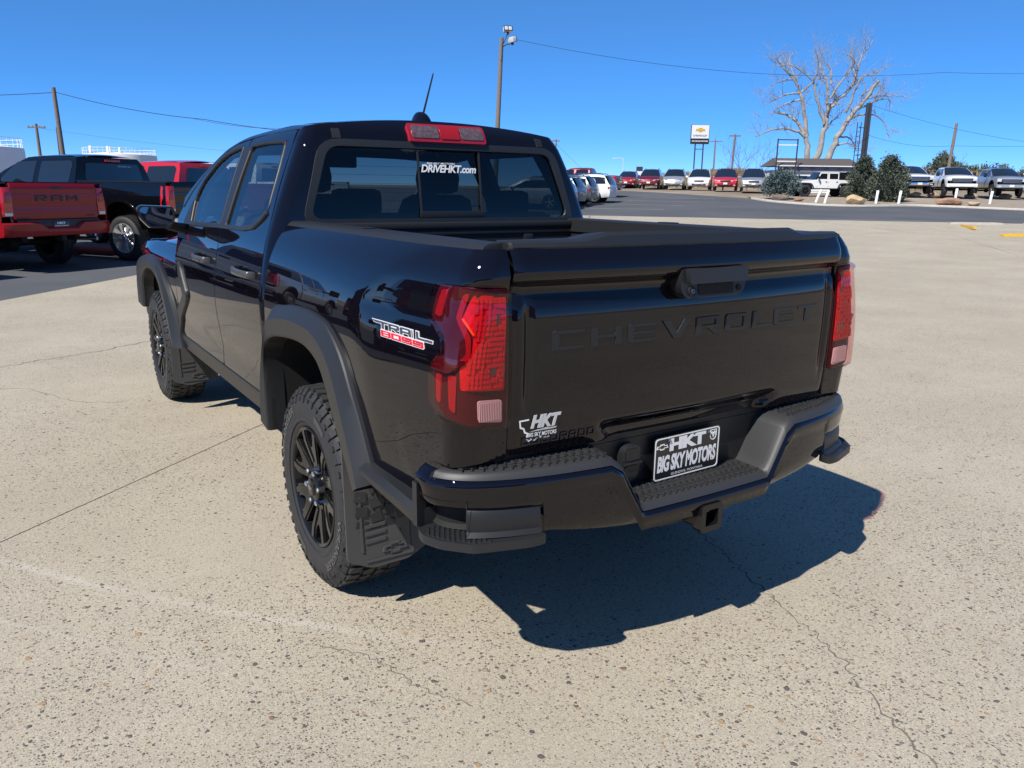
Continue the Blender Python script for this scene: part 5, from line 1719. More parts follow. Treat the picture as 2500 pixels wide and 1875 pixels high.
    # cab back, roof, screen
    loft_skin("cab_back", [(cabr, .80), (cabr, 1.395), (cabr+.06, 1.80), (cabr+.13, 1.955)], lambda y, z: (Wl(z) if z < 1.39 else Wu(z))-.01, P, t, crown=0, ycrown=-.05)
    loft_skin("roof", [(cabr+.13, 1.953), (cabr+.3, 1.978), (cabr+.9, 1.985), (cabr+1.4, 1.968), (cabr+1.56, 1.95)], wu_, P, t, crown=.05)
    loft_skin("windscreen", [(cabr+1.56, 1.948), (cabf-.15, 1.70), (cabf+.42, 1.39)], lambda y, z: Wu(z)-.015, M_WIN, t, crown=.03, ycrown=.14)
    loft_skin("bonnet", [(cabf+.25, 1.385), (cabf+.45, 1.40), (L_-.55, 1.335), (L_-.14, 1.25), (L_-.08, 1.16)], lambda y, z: wl_(y, z)-.02, P, t, crown=.06)
    MB().box((0, L_-.35, .80), (1.5, .4, .5)).build("front_bulkhead", M_DARK, t)
    MB().box((0, (cabr+cabf)/2, .66), (1.7, cl+.2, .1)).build("cab_floor", M_DARK, t)
    for s in (-1, 1): MB().box((s*.5, L_/2-.2, .58), (.1, L_-.8, .14)).build("chassis_rail", M_DARK, t)
    MB().tube([(-.9, ax_r, r), (.9, ax_r, r)], .06, 10).lathe([(-.15, .05), (-.09, .15), (.09, .15), (.15, .05)], 'x', 14, (0, ax_r, r)).build("rear_axle", M_DARK, t)
    MB().tube([(-.9, ax_f, r), (.9, ax_f, r)], .06, 10).build("front_axle", M_DARK, t)
    rwo = round_poly([(-.70, 1.50), (.70, 1.50), (.62, 1.84), (-.62, 1.84)], .05, 3)
    panel("rear_window", [densify(rwo, .15)], lambda x, z: (x, cabr+.15*max(0, (z-1.395)/.405)*.4-.05*(1-(x/.9)**2), z), M_WIN, t, res=.12, hem=.008, out=(0, -1, 0), lift=.012)
    MB().box((0, cabr+.022, 1.895), (.36, .03, .05), None, .01).build("high_stop_lamp", M_LAMPR, t)
    wt = MB(); tx = fit_text("DRIVEHKT.com", .10, .42, 1.775, 1.805, bold=.02)
    stamp("window_lettering", tx, lambda u, v, d: (u, cabr+.15*max(0, (v-1.395)/.405)*.4-.05*(1-(u/.9)**2)-.015, v), M_WHITE, t)
    # tailgate
    g = empty("tailgate"); g.parent = t
    GZ = pchip([(.86, .006), (.90, -.012), (1.02, -.020), (1.10, -.016), (1.16, -.020), (1.26, -.026), (1.34, -.022), (1.38, -.030), (1.43, -.020), (1.49, .005)])
    def gt(x, z): return (x, GZ(z)-.02*(1-(x/.8)**2), z)
    panel("outer_skin", [[(-.795, .875), (-.795, 1.485), (.795, 1.485), (.795, .875)]], gt, P, g, res=.05, hem=.05, out=(0, -1, 0))
    MB().box((0, .035, 1.17), (1.56, .03, .58)).build("inner_skin", M_BLKTRIM, g)
    MB().box((0, -.048, 1.412), (.20, .02, .04), None, .008).build("release_handle", M_BLKTRIM if style != "chrome" else M_CHROME, g)
    if lettering:
        em_ = empty("tailgate_lettering"); em_.parent = g
        for c, Ls in word(lettering, -.40, .40, 1.185, 1.285, .30):
            emboss("letter", Ls, gt, M_BLKTRIM, em_, .008)
        stamp("model_lettering", fit_text("REBEL", -.74, -.50, .895, .925, bold=.04), lambda u, v, d: (u, gt(u, v)[1]-.004, v), M_BLKTRIM, g)
        stamp("model_lettering", fit_text("4X4", .55, .72, .925, .955, bold=.04), lambda u, v, d: (u, gt(u, v)[1]-.004, v), M_BLKTRIM, g)
    # rear bumper with plate
    b_ = empty("rear_bumper"); b_.parent = t
    fb_ = MB(); rings = []
    for x in (-1.0, -.96, -.85, -.6, -.42, -.36, -.28, 0, .28, .36, .42, .6, .85, .96, 1.0):
        a = abs(x); drop = 0 if a > .40 else (.10 if a < .30 else .10*(.40-a)/.10)
        yy = -.14+.10*max(0, (a-.75)/.25)**2
        rings.append([(x, yy+.16, .84), (x, yy+.02, .84-drop), (x, yy, .82-drop), (x, yy+.005, .66), (x, yy+.03, .615), (x, yy+.14, .60)])
    fb_.loft(rings, True, True)
    fb_.build("bumper_face", M_CHROME if style == "chrome" else P, b_, smooth=40)
    MB().box((0, -.055, .79), (.80, .04, .12), None, .01).build("plate_wall", M_BLKTRIM, b_)
    MB().box((0, -.02, .86), (1.56, .10, .04), None, .008).build("step_pad", M_BLKTRIM, b_)
    pb = MB().box((.0, -.082, .775), (.305, .006, .152), None, .002).build("number_plate", M_PLB, t)
    stamp("plate_lettering", fit_text("HKT", -.08, .08, .80, .838, bold=.06), lambda u, v, d: (u, -.0865, v), M_WHITE, pb)
    stamp("plate_lettering", fit_text("BIG SKY MOTORS", -.13, .13, .725, .782, bold=.04, shear=.1), lambda u, v, d: (u, -.0865, v), M_WHITE, pb)
    MB().tube([(.55, .5, .52), (.62, .15, .52), (.70, -.05, .52)], .035, 12).build("exhaust_tip", M_STEEL, t)
    MB().box((0, -.02, .56), (.09, .2, .09), None, .01).build("tow_receiver", M_DARK, t)
    # front end
    ft = empty("front_end"); ft.parent = t
    MB().box((0, L_-.03, .70), (1.98, .22, .24), None, .05).build("front_bumper", M_CHROME if style == "chrome" else (P if style == "painted" else M_BLKTRIM), ft)
    gr_ = MB().box((0, L_-.07, 1.06), (1.28, .14, .34), None, .04)
    gr_.build("grille", M_BLKTRIM, ft)
    for k in range(4):
        MB().box((0, L_+.005, .94+k*.08), (1.2, .02, .028), None, .008).build("grille_bar", M_CHROME if style in ("chrome", "painted") else M_BLKTRIM, ft)
    MB().box((0, L_+.02, 1.20), (1.34, .03, .06), None, .01).build("grille_surround", M_CHROME if style == "chrome" else P, ft)
    MB().box((0, L_+.085, .72), (.31, .01, .15)).build("front_plate", M_PLATEW, ft)
    MB().box((0, L_+.02, .57), (1.5, .12, .10), None, .03).build("air_dam", M_BLKTRIM, ft)
    for s in (-1, 1): MB().box((s*.78, L_+.075, .68), (.18, .02, .08), None, .01).build("fog_lamp", M_LAMPW, ft)
    t.scale = (sc, sc, sc)
    return prep(t, S(c_sd[0], c_sd[1], H(c_sd[1])), heading)

ROW = (-.916, .402)          # the trucks on the left are parked side by side
RGT = (.402, .916)
def row_pos(a, b): return (a*ROW[0]+b*RGT[0], a*ROW[1]+b*RGT[1])
GR_ROW = "pickups backed out of the row beside the tanks"
pickup("dark red pickup with black three-letter tailgate name and a dealer plate", P_RED, row_pos(13.42, 10.02), ROW, 2.60, 1.045, GR_ROW, "body", M_BLKTRIM, lettering="RAM")
pickup("black pickup with chrome eight-spoke wheels parked beside the dark red one", P_BLACK, row_pos(12.75, 12.95), ROW, 2.30, 1.07, GR_ROW, "chrome", mat("polished_alloy_wheel", (.72, .72, .73), rough=.22, metal=.7), flare=P_BLACK, rim_r=.285)
pickup("bright red pickup beyond the black one, only its cab showing", P_REDB, row_pos(13.6, 15.95), ROW, 1.75, 1.05, GR_ROW, "body", M_SILVERW, detail=False)
pickup("white pickup at the far end of the row behind the red cab", P_WHITE, row_pos(15.2, 20.6), ROW, 1.75, 1.08, GR_ROW, "body", M_SILVERW, detail=False)
pickup("silver pickup next in the row before the dark red one", P_SILV, row_pos(13.3, 6.7), ROW, 1.75, 1.03, GR_ROW, "body", M_SILVERW, detail=False)
pickup("black pickup with alloy wheels beside the silver one in the row", P_BLACK, row_pos(13.5, 3.4), ROW, 1.75, 1.03, GR_ROW, "body", M_SILVERW, detail=False)
pickup("dark grey pickup beside the black alloy-wheeled one in the row", P_GREY, row_pos(13.2, .2), ROW, 1.75, 1.03, GR_ROW, "body", M_SILVERW, detail=False)
pickup("slate blue pickup at the near start of the row", P_BLUE, row_pos(13.6, -3.1), ROW, 1.75, 1.03, GR_ROW, "body", M_BLKTRIM, detail=False)

# far pickups facing the camera side
CAMW = (-.5, -.866)
pickup("white heavy pickup with a chrome grille half hidden by the dark conifer", P_WHITE, (30.6, 66.4), (-.10, -1), 1.95, 1.03, None, "chrome", M_SILVERW, detail=False, name="parked_pickup")
pickup("white pickup with a black mesh grille behind the flat brown rock", P_WHITE, (33.5, 64.2), (-.25, -1), 1.95, 1.02, None, "painted", M_BLKTRIM, detail=False, name="parked_pickup")
pickup("silver grey pickup with chrome grille bars beside the white mesh-grille one", P_SILV, (36.6, 63.9), (-.20, -1), 1.95, 1.0, None, "painted", M_SILVERW, detail=False, name="parked_pickup")

# ---- vans and crossovers ----------------------------------------------------
def wagon(label, P, c_sd, heading, L_=4.9, W=.98, Hh=1.75, r=.36, kind="van", roofmat=None, rail_=True, group=None, name="parked_car", category="car"):
    t = empty(name); tag(t, label, category, group)
    hood = {"van": 1.02, "suv": 1.10, "cuv": 1.02}[kind]
    belt = hood+.02
    cow = L_-{"van": 1.15, "suv": 1.45, "cuv": 1.30}[kind]
    wst = cow-{"van": 1.05, "suv": .75, "cuv": .85}[kind]
    ax_f, ax_r = L_-.95, .98
    Wl = pchip([(.28, W-.10), (.45, W-.02), (.7, W), (.9, W-.01), (belt, W-.05)])
    Wu = pchip([(belt-.02, W-.05), (belt+.1, W-.08), (Hh-.14, W-.26), (Hh-.05, W-.31), (Hh, W-.38)])
    def ns(y): return 1-.22*max(0, (y-(L_-.6))/.6)**2-.08*max(0, (.4-y)/.4)**2
    low = lambda y, z: (-Wl(z)*ns(y), y, z)
    upp = lambda y, z: (-Wu(z)*ns(y), y, z)
    def arc(yc): return [(yc+(r+.06)*cos(pi*k/8), .30+(r+.12)*sin(pi*k/8)) for k in range(9)]
    for mir in (False, True):
        s = 1 if mir else -1
        kw = dict(res=.22, hem=.02, out=LEFT, mirror=mir)
        o = [(.06, .34), (.0, .62), (.03, belt), (cow+.25, belt), (L_-.5, hood-.05), (L_-.10, .80), (L_-.02, .55), (L_-.12, .30)]+arc(ax_f)+arc(ax_r)
        panel("body_side", [o], low, P, t, **kw)
        back = .10 if kind != "cuv" else .22
        o = [(.03, belt-.01), (back+.05, Hh-.35), (back+.22, Hh-.10), (.9, Hh-.03), (wst-.5, Hh-.02), (wst, Hh-.07), (cow+.25, belt-.01)]
        panel("upper_side", [o], upp, P, t, **kw)
        w = [(.30, belt+.08), (.38, Hh-.20), (.9, Hh-.16), (wst-.4, Hh-.15), (wst-.02, Hh-.20), (cow-.15, belt+.06)]
        panel("side_window", [w], upp, M_WIN, t, res=.22, hem=.005, out=LEFT, mirror=mir, lift=.008)
        for yc in (ax_r, ax_f):
            road_wheel(t, s*(W-.02), yc, r, .22, s, 5, M_SILVERW, r*.66, False)
            MB().prism(arc(yc), lambda u, v, d: (s*d, u, v), W-.26, W-.25).build("wheel_arch_liner", M_DARK, t)
        MB().box((s*(W+.10), cow-.22, belt+.06), (.20, .09, .13), None, .03).build("door_mirror", P if kind != "cuv" else M_BLKTRIM, t)
        if rail_:
            MB().tube([(s*(W-.36), .55, Hh-.02), (s*(W-.36), .7, Hh+.045), (s*(W-.36), wst-.5, Hh+.045), (s*(W-.36), wst-.3, Hh-.02)], .018, 6).build("roof_rail", M_CHROME if kind == "van" else M_BLKTRIM, t)
        hl_ = round_poly([(s*.36, .70), (s*.88, .78), (s*.90, .86), (s*.45, .80)], .02, 2)
        MB().prism(hl_, lambda u, v, d: (u, L_-.02-.16*(abs(u)/.9)**3-.10*max(0, v-.7)+d, v), -.06, .035).build("headlamp", M_LAMPW, t)
        MB().prism(round_poly([(s*.55, .80), (s*.93, .82), (s*.93, .95), (s*.60, .92)], .02, 2), lambda u, v, d: (u, .02+.06*(abs(u)/.9)**3+d, v), .06, -.04).build("tail_lamp", M_LAMPR, t)
    kwl = lambda y, z: Wl(z)*ns(y)-.012
    loft_skin("front_skin", [(L_-.12, .30), (L_-.02, .55), (L_-.10, .80), (L_-.5, hood-.05), (cow+.25, belt)], kwl, P, t, crown=.05, ycrown=.06)
    loft_skin("windscreen", [(cow+.25, belt+.0), (wst+.5*(cow-wst)+.1, (belt+Hh-.07)/2+.02), (wst, Hh-.07)], lambda y, z: Wu(z)-.02, M_WIN, t, crown=.03, ycrown=.10)
    loft_skin("roof", [(wst, Hh-.07), (wst-.5, Hh-.02), (1.2, Hh-.02), (.5, Hh-.06), (.32, Hh-.10)], lambda y, z: Wu(z)*ns(y)-.01, roofmat or P, t, crown=.04)
    if kind == "van":
        MB().box((0, wst-.8, Hh+.015), (1.0, 1.1, .02), None, .008).build("sunroof", M_WIN, t)
    loft_skin("tailgate_glass", [(.32, Hh-.12), (.15, Hh-.35), (.05, belt+.03)], lambda y, z: Wu(z)*ns(y)-.08, M_WIN, t, crown=.0, ycrown=-.06)
    loft_skin("tail_skin", [(.05, belt+.03), (.02, belt-.05), (0, .62), (.06, .34)], kwl, P, t, crown=.0, ycrown=-.05)
    gy = L_+.045
    if kind == "van":
        g_ = round_poly([(-.36, .66), (.36, .66), (.44, .74), (.36, .79), (-.36, .79), (-.44, .74)], .03, 3)
        MB().prism(g_, lambda u, v, d: (u, gy-.05*(u/.5)**2-.10*max(0, v-.6)+d, v), -.05, .02).build("grille", M_BLKTRIM, t)
        lo_ = [(-.62, .38), (.62, .38), (.52, .52), (-.52, .52)]
    else:
        g_ = round_poly([(-.70, .74), (.70, .74), (.72, .88), (-.72, .88)], .03, 3)
        MB().prism(g_, lambda u, v, d: (u, gy-.06*(u/.5)**2-.14*max(0, v-.6)+d, v), -.05, .02).build("grille", M_BLKTRIM, t)
        lo_ = [(-.70, .36), (.70, .36), (.62, .60), (-.62, .60)]
    MB().prism(round_poly(lo_, .03, 3), lambda u, v, d: (u, gy-.03-.05*(u/.5)**2+d, v), -.05, .02).build("lower_grille", M_BLKTRIM, t)
    MB().prism([(-.45, .44), (.45, .44), (.45, .465), (-.45, .465)], lambda u, v, d: (u, gy+.0-.05*(u/.5)**2+d, v), -.03, .02).build("grille_bar", M_CHROME, t)
    MB().box((0, gy+.01, .56), (.31, .02, .15)).build("front_plate", M_PLATEW, t)
    MB().box((0, -.06, .72), (.31, .02, .15)).build("rear_plate", M_PLATEW, t)
    for s in (-1, 1): MB().box((s*.72, gy-.10, .42), (.16, .06, .06), None, .01).build("fog_lamp", M_LAMPW, t)
    MB().box((0, L_/2, .36), (W*1.5, L_-1.6, .1)).build("underbody", M_DARK, t)
    return prep(t, S(c_sd[0], c_sd[1], H(c_sd[1])), heading)

GR_F = "cars parked nose out on the gravel strip"
row = [("dark red crossover with a black lower grille at the end of the strip", P_RED, 1516, 84, "cuv", 4.6, .93, 1.66, None),
       ("deep cherry three-row utility wagon with a dark roof", P_DKRED, 1569, 79, "suv", 5.1, .97, 1.80, P_BLACK),
       ("silver three-row utility wagon with a wide black grille", P_SILV, 1625, 77.5, "suv", 5.1, .98, 1.80, P_GREY),
       ("white minivan with a dark sunroof", P_WHITE, 1683, 75.0, "van", 5.15, 1.0, 1.77, None),
       ("bright red minivan with a plain red roof", P_REDB, 1742, 71.2, "van", 5.15, 1.0, 1.77, None),
       ("silver minivan beside the blue spruce shrub", P_SILV, 1805, 69.0, "van", 5.15, 1.0, 1.77, P_GREY)]
for lb, P_, px, d, k, L_, W_, H_, rm in row:
    s_ = (px-1250)/FPX*(d*.971+.3)
    # the nose points back towards the apron and slightly left
    wagon(lb, P_, (s_+.75, d), (-.26, -.966), L_, W_, H_, .36, k, rm, True, GR_F)
for lb, P_, sp_, hd, k, L_, W_, H_ in (
        ("white crossover with large alloy wheels nosed in beside the bay lines", P_WHITE, (6.15, 50.2), (-.93, .37), "cuv", 4.9, .97, 1.70),
        ("dark grey crossover nosed in next to the white one", P_GREY, (4.75, 47.6), (-.93, .37), "cuv", 4.7, .95, 1.68),
        ("slate blue crossover nosed in between the grey and silver ones", P_BLUE, (3.8, 45.2), (-.93, .37), "cuv", 4.7, .95, 1.66),
        ("silver crossover nosed in closest to the concrete edge", P_SILV, (3.1, 42.8), (-.93, .37), "cuv", 4.6, .94, 1.66)):
    wagon(lb, P_, sp_, hd, L_, W_, H_, .38, k, None, True, "crossovers nosed in along the lot")
pickup("dark red pickup with a black roof parked behind the white crossover", P_DKRED, (7.3, 57.0), (-.93, .37), 1.75, .98, None, "body", M_SILVERW, detail=False, name="parked_pickup")
wagon("white boxy utility wagon at the far end beside the silver grey pickup", P_WHITE, (39.4, 62.5), (-.25, -.97), 4.6, .97, 1.85, .40, "suv", P_BLACK, False)

# ---- white off-roader, seen from the side ----------------------------------
def jeep():
    t = empty("off_road_car")
    tag(t, "white boxy four-door off-roader with black fender flares behind the spruce shrub", "off-roader")
    M_ = P_WHITE; W = .80
    flat = lambda y, z: (-(W+.0-.03*max(0, z-1.1)), y, z)
    L_ = 4.75; ax_r, ax_f, r = .90, 3.90, .42
    for mir in (False, True):
        s = 1 if mir else -1
        kw = dict(res=.25, hem=.02, out=LEFT, mirror=mir)
        panel("body_side", [[(.12, .62), (.05, .75), (.05, 1.20), (1.42, 1.22), (1.42, .62), (1.38, .62), (1.28, .85), (1.1, .93), (.7, .93), (.52, .80), (.45, .62)]], flat, M_, t, **kw)
        for nm, a, b in (("rear_door", 1.43, 2.22), ("front_door", 2.235, 3.05)):
            d = panel(nm, [[(a, .62), (a, 1.22), (b, 1.22), (b, .62)]], flat, M_, t, **kw)
            fr = [(a, 1.22), (a+.02, 1.74), (b-(.22 if nm == "front_door" else .0), 1.74), (b, 1.22)]
            wi = [(a+.07, 1.26), (a+.08, 1.66), (b-(.27 if nm == "front_door" else .07), 1.66), (b-.09, 1.26)]
            panel("door_frame", [fr, wi], flat, M_, d, **kw)
            panel("window", [wi], flat, M_WIN, d, res=.25, hem=0, out=LEFT, mirror=mir, lift=-.01)
            MB().box((s*.825, a+.14, 1.08), (.03, .14, .03), None, .006).build("door_handle", M_BLKTRIM, d)
            for z in (.80, 1.10): MB().box((s*.81, b-.02, z), (.03, .07, .05), None, .006).build("door_hinge", M_, d)
        fr = [(.10, 1.21), (.20, 1.76), (1.43, 1.76), (1.43, 1.21)]
        wi = [(.24, 1.27), (.32, 1.70), (1.36, 1.70), (1.36, 1.27)]
        panel("hard_top_side", [fr, wi], flat, M_BLKTRIM, t, **kw)
        panel("window", [wi], flat, M_WIN, t, res=.25, hem=0, out=LEFT, mirror=mir, lift=-.01)
        panel("front_side", [[(3.06, .62), (3.06, 1.22), (3.35, 1.20), (4.55, 1.10), (4.60, .75), (4.45, .75), (4.30, .95), (3.5, .95), (3.32, .62)]], lambda y, z: (-(W-.06*max(0, y-3.2)), y, z), M_, t, **kw)
        for yc in (ax_r, ax_f):
            road_wheel(t, s*.93, yc, r, .27, s, 5, M_BLKTRIM, .25, True)
            fl_ = MB(); rings = []
            pth = [(yc-.62, .66), (yc-.46, .92), (yc-.28, .99), (yc+.30, .99), (yc+.48, .92), (yc+.62, .62)]
            for y, z in spl([(a, b, 0) for a, b in pth], 3) and [(p[0], p[1]) for p in spl([(a, b, 0) for a, b in pth], 3)]:
                rings.append([(s*.74, y, z-.04), (s*.93, y, z-.045), (s*.95, y, z-.02), (s*.74, y, z+.01)])
            fl_.loft(rings, True, True)
            fl_.build("fender_flare", M_BLKTRIM, t, smooth=40)
        MB().box((s*.98, 3.0, 1.36), (.22, .09, .20), None, .03).build("door_mirror", M_BLKTRIM, t)
        MB().lathe([(0, .10), (.05, .10), (.07, .07), (.075, .001)], 'y', 16, (s*.52, 4.62, .98)).build("headlamp", M_LAMPW, t)
        MB().box((s*.72, .03, .95), (.14, .07, .26), None, .015).build("tail_lamp", M_LAMPR, t)
        MB().box((s*.87, 2.3, .58), (.10, 1.9, .06), None, .02).build("rock_rail", M_BLKTRIM, t)
    loft_skin("roof", [(.18, 1.72), (.20, 1.79), (2.6, 1.80), (2.80, 1.76)], lambda y, z: .79, M_, t, crown=.02)
    loft_skin("windscreen", [(2.82, 1.75), (3.15, 1.24)], lambda y, z: .74, M_WIN, t, crown=.01, ycrown=.02)
    loft_skin("bonnet", [(3.10, 1.22), (3.35, 1.23), (4.5, 1.13), (4.58, 1.08)], lambda y, z: .78-.06*max(0, y-3.2), M_, t, crown=.04)
    MB().box((0, 4.56, .90), (1.30, .08, .42), None, .02).build("grille", M_, t)
    for k in range(7): MB().box((-.33+k*.11, 4.605, .92), (.05, .02, .24), None, .01).build("grille_slot", M_DARK, t)
    MB().box((0, 4.72, .62), (1.55, .18, .16), None, .03).build("front_bumper", M_BLKTRIM, t)
    MB().box((0, -.02, .62), (1.55, .16, .14), None, .03).build("rear_bumper", M_BLKTRIM, t)
    loft_skin("tail_panel", [(.05, .64), (.05, 1.20), (.12, 1.23)], lambda y, z: .79, M_, t, crown=0)
    loft_skin("tail_window", [(.11, 1.23), (.20, 1.72)], lambda y, z: .74, M_WIN, t, crown=0)
    road_wheel(t, 0, -.14, .42, .26, -1, 5, M_BLKTRIM, .25, False, 1.0).rotation_euler = (0, 0, pi/2)
    MB().box((0, 2.3, .60), (1.3, 3.9, .12)).build("chassis", M_DARK, t)
    return t
jp = prep(jeep(), S(25.15, 60.6, H(60.6)), (-1, -.05))
# =================================================================== surroundings
def put(o, s, d, dz=0.0, rz=0.0):
    o.location = S(s, d, H(d)+bank(s, d)+dz); o.rotation_euler = (0, 0, A_S+rz)
    return o

# ---- dead cottonwood --------------------------------------------------------
M_BARK = mat("bleached_bark", (.31, .285, .255), rough=.9, noise=(2.5, .6), bump=(10, .5, .05))
def tree_map(cx, cy, dd=0.0):
    X = 1800+.26525*cx; Y = 80+.26525*cy
    return (21.92+.0374*(X-1840)+.00405*(Y-320), 76.0+dd, 7.04+.00064*(X-1840)-.03463*(Y-320))
LIMBS = [
 ([(640, 1230), (645, 1050), (640, 900), (615, 700), (590, 560), (560, 470), (470, 350), (380, 240), (330, 180)], .36, .05, 0),
 ([(600, 545), (690, 450), (720, 300), (670, 180)], .13, .03, -1.5),
 ([(560, 470), (530, 340), (520, 230), (570, 160)], .11, .03, 1.2),
 ([(640, 980), (560, 920), (430, 885), (300, 900), (180, 950), (130, 965)], .20, .03, -1),
 ([(622, 940), (560, 820), (500, 760), (400, 720)], .22, .13, .8),
 ([(595, 610), (480, 640), (380, 700), (330, 760)], .12, .03, 1.0),
 ([(585, 550), (440, 570), (300, 630), (220, 670)], .13, .03, -1.6),
 ([(510, 420), (400, 440), (330, 490)], .08, .02, 1),
 ([(700, 1230), (760, 1100), (790, 950), (820, 860), (840, 760), (880, 680), (940, 610), (1040, 530), (1100, 430), (1130, 330), (1180, 180), (1230, 130), (1275, 60)], .40, .04, .6),
 ([(800, 840), (760, 700), (720, 570), (690, 450), (600, 370), (480, 300), (350, 310)], .20, .03, -.8),
 ([(850, 730), (845, 600), (860, 500), (850, 400), (820, 330), (820, 200), (850, 150)], .19, .03, 1.5),
 ([(860, 600), (930, 480), (1020, 350), (1040, 280), (960, 220)], .15, .03, -1.4),
 ([(868, 470), (880, 350), (870, 290)], .12, .06, .5),
 ([(835, 760), (830, 650)], .16, .10, -1.0),
 ([(800, 1230), (870, 1080), (920, 960), (990, 830), (1060, 720), (1130, 650), (1200, 530), (1255, 455)], .40, .15, -1.2),
 ([(1060, 720), (1170, 680), (1290, 630), (1380, 600), (1470, 600), (1485, 700)], .17, .03, 1.8),
 ([(1000, 740), (1050, 600), (1070, 500), (1110, 420), (1200, 390), (1330, 330)], .17, .03, -1.8),
 ([(1160, 620), (1280, 590), (1430, 580), (1540, 600), (1600, 610)], .12, .02, -.5),
 ([(1150, 580), (1250, 510), (1350, 480), (1430, 500)], .11, .02, 1.4),
 ([(1020, 800), (1130, 760), (1270, 760), (1360, 820), (1400, 920), (1430, 980)], .14, .03, .4),
 ([(930, 970), (1040, 970), (1110, 1040), (1140, 1100)], .12, .03, 1.0),
 ([(890, 1060), (1000, 1030), (1100, 1100), (1200, 1150)], .12, .03, -1.2),
 ([(835, 880), (900, 820), (1000, 760)], .13, .04, 1.7),
 ([(1110, 430), (1080, 300), (1060, 180)], .09, .02, .9),
 ([(1130, 330), (1060, 200), (1090, 130)], .06, .015, .3),
]
dt = empty("bare_tree", S(*tree_map(700, 1230)[:2], H(76)))
tag(dt, "big bleached leafless tree with spreading bare limbs behind the low shed", "tree")
base_inv = Vector(dt.location)
rg = random.Random(11)
trunk_mb, twig_mb = MB(), MB()
def twig(p, dirv, ln, r, depth):
    pts = [p]; q = Vector(p); dv = Vector(dirv)
    n = 4
    for k in range(n):
        dv = (dv+Vector((rg.uniform(-.35, .35), rg.uniform(-.35, .35), rg.uniform(-.25, .35)))).normalized()
        q = q+dv*ln/n
        pts.append(Vector(q))
    twig_mb.tube(pts, [r*(1-.8*k/n) for k in range(n+1)], 4, False)
    if depth > 0:
        for k in range(rg.randint(2, 4)):
            i = rg.randint(1, n)
            nd = (dv+Vector((rg.uniform(-1, 1), rg.uniform(-1, 1), rg.uniform(-.5, .8)))).normalized()
            twig(pts[i], nd, ln*rg.uniform(.45, .75), r*.55, depth-1)
for pts, r0, r1, dd in LIMBS:
    pp = []
    n = len(pts)
    for i, (cx, cy) in enumerate(pts):
        s_, d_, z_ = tree_map(cx, cy, dd*i/(n-1))
        pp.append(S(s_, d_, z_)-base_inv)
    sm = [Vector(p) for p in spl(pp, 4)]
    rs = [.80*(r0+(r1-r0)*(k/(len(sm)-1))**.7) for k in range(len(sm))]
    sm = [p+Vector((rg.uniform(-1, 1), rg.uniform(-1, 1), rg.uniform(-1, 1)))*min(.09, rs[k]*.45) if 0 < k else p for k, p in enumerate(sm)]
    trunk_mb.tube(sm, rs, 9)
    for k in range(len(sm)//4, len(sm)):
        for q in range(2):
            if rg.random() < .45:
                t = (sm[min(k+1, len(sm)-1)]-sm[k-1]).normalized()
                nd = (t*.7+Vector((rg.uniform(-1, 1), rg.uniform(-1, 1), rg.uniform(-.4, .9)))).normalized()
                twig(sm[k], nd, rg.uniform(.7, 1.8), min(rs[k]*.45, .035), 2)
trunk_mb.build("trunk", M_BARK, dt, smooth=60)
o = twig_mb.build("crown", M_BARK, dt, smooth=None)

# ---- evergreens -------------------------------------------------------------
def leaf_mat(name, c0, c1):
    m = bpy.data.materials.new(name); m.use_nodes = True
    nt = m.node_tree; b = nt.nodes["Principled BSDF"]; b.inputs["Roughness"].default_value = .7; b.inputs["Specular IOR Level"].default_value = .3
    g = nt.nodes.new("ShaderNodeObjectInfo")
    n = nt.nodes.new("ShaderNodeTexNoise"); n.inputs["Scale"].default_value = 5; n.inputs["Detail"].default_value = 5
    tc = nt.nodes.new("ShaderNodeTexCoord"); nt.links.new(tc.outputs["Object"], n.inputs["Vector"])
    cr = nt.nodes.new("ShaderNodeValToRGB"); cr.color_ramp.elements[0].position = .35; cr.color_ramp.elements[0].color = (*c0, 1); cr.color_ramp.elements[1].position = .65; cr.color_ramp.elements[1].color = (*c1, 1)
    nt.links.new(n.outputs["Fac"], cr.inputs[0]); nt.links.new(cr.outputs[0], b.inputs["Base Color"])
    return m
L_DARK = leaf_mat("dark_conifer_needles", (.060, .076, .052), (.125, .145, .105))
L_BLUE = leaf_mat("blue_spruce_needles", (.070, .105, .102), (.16, .21, .205))
L_JUN = leaf_mat("juniper_foliage", (.070, .088, .048), (.14, .16, .095))
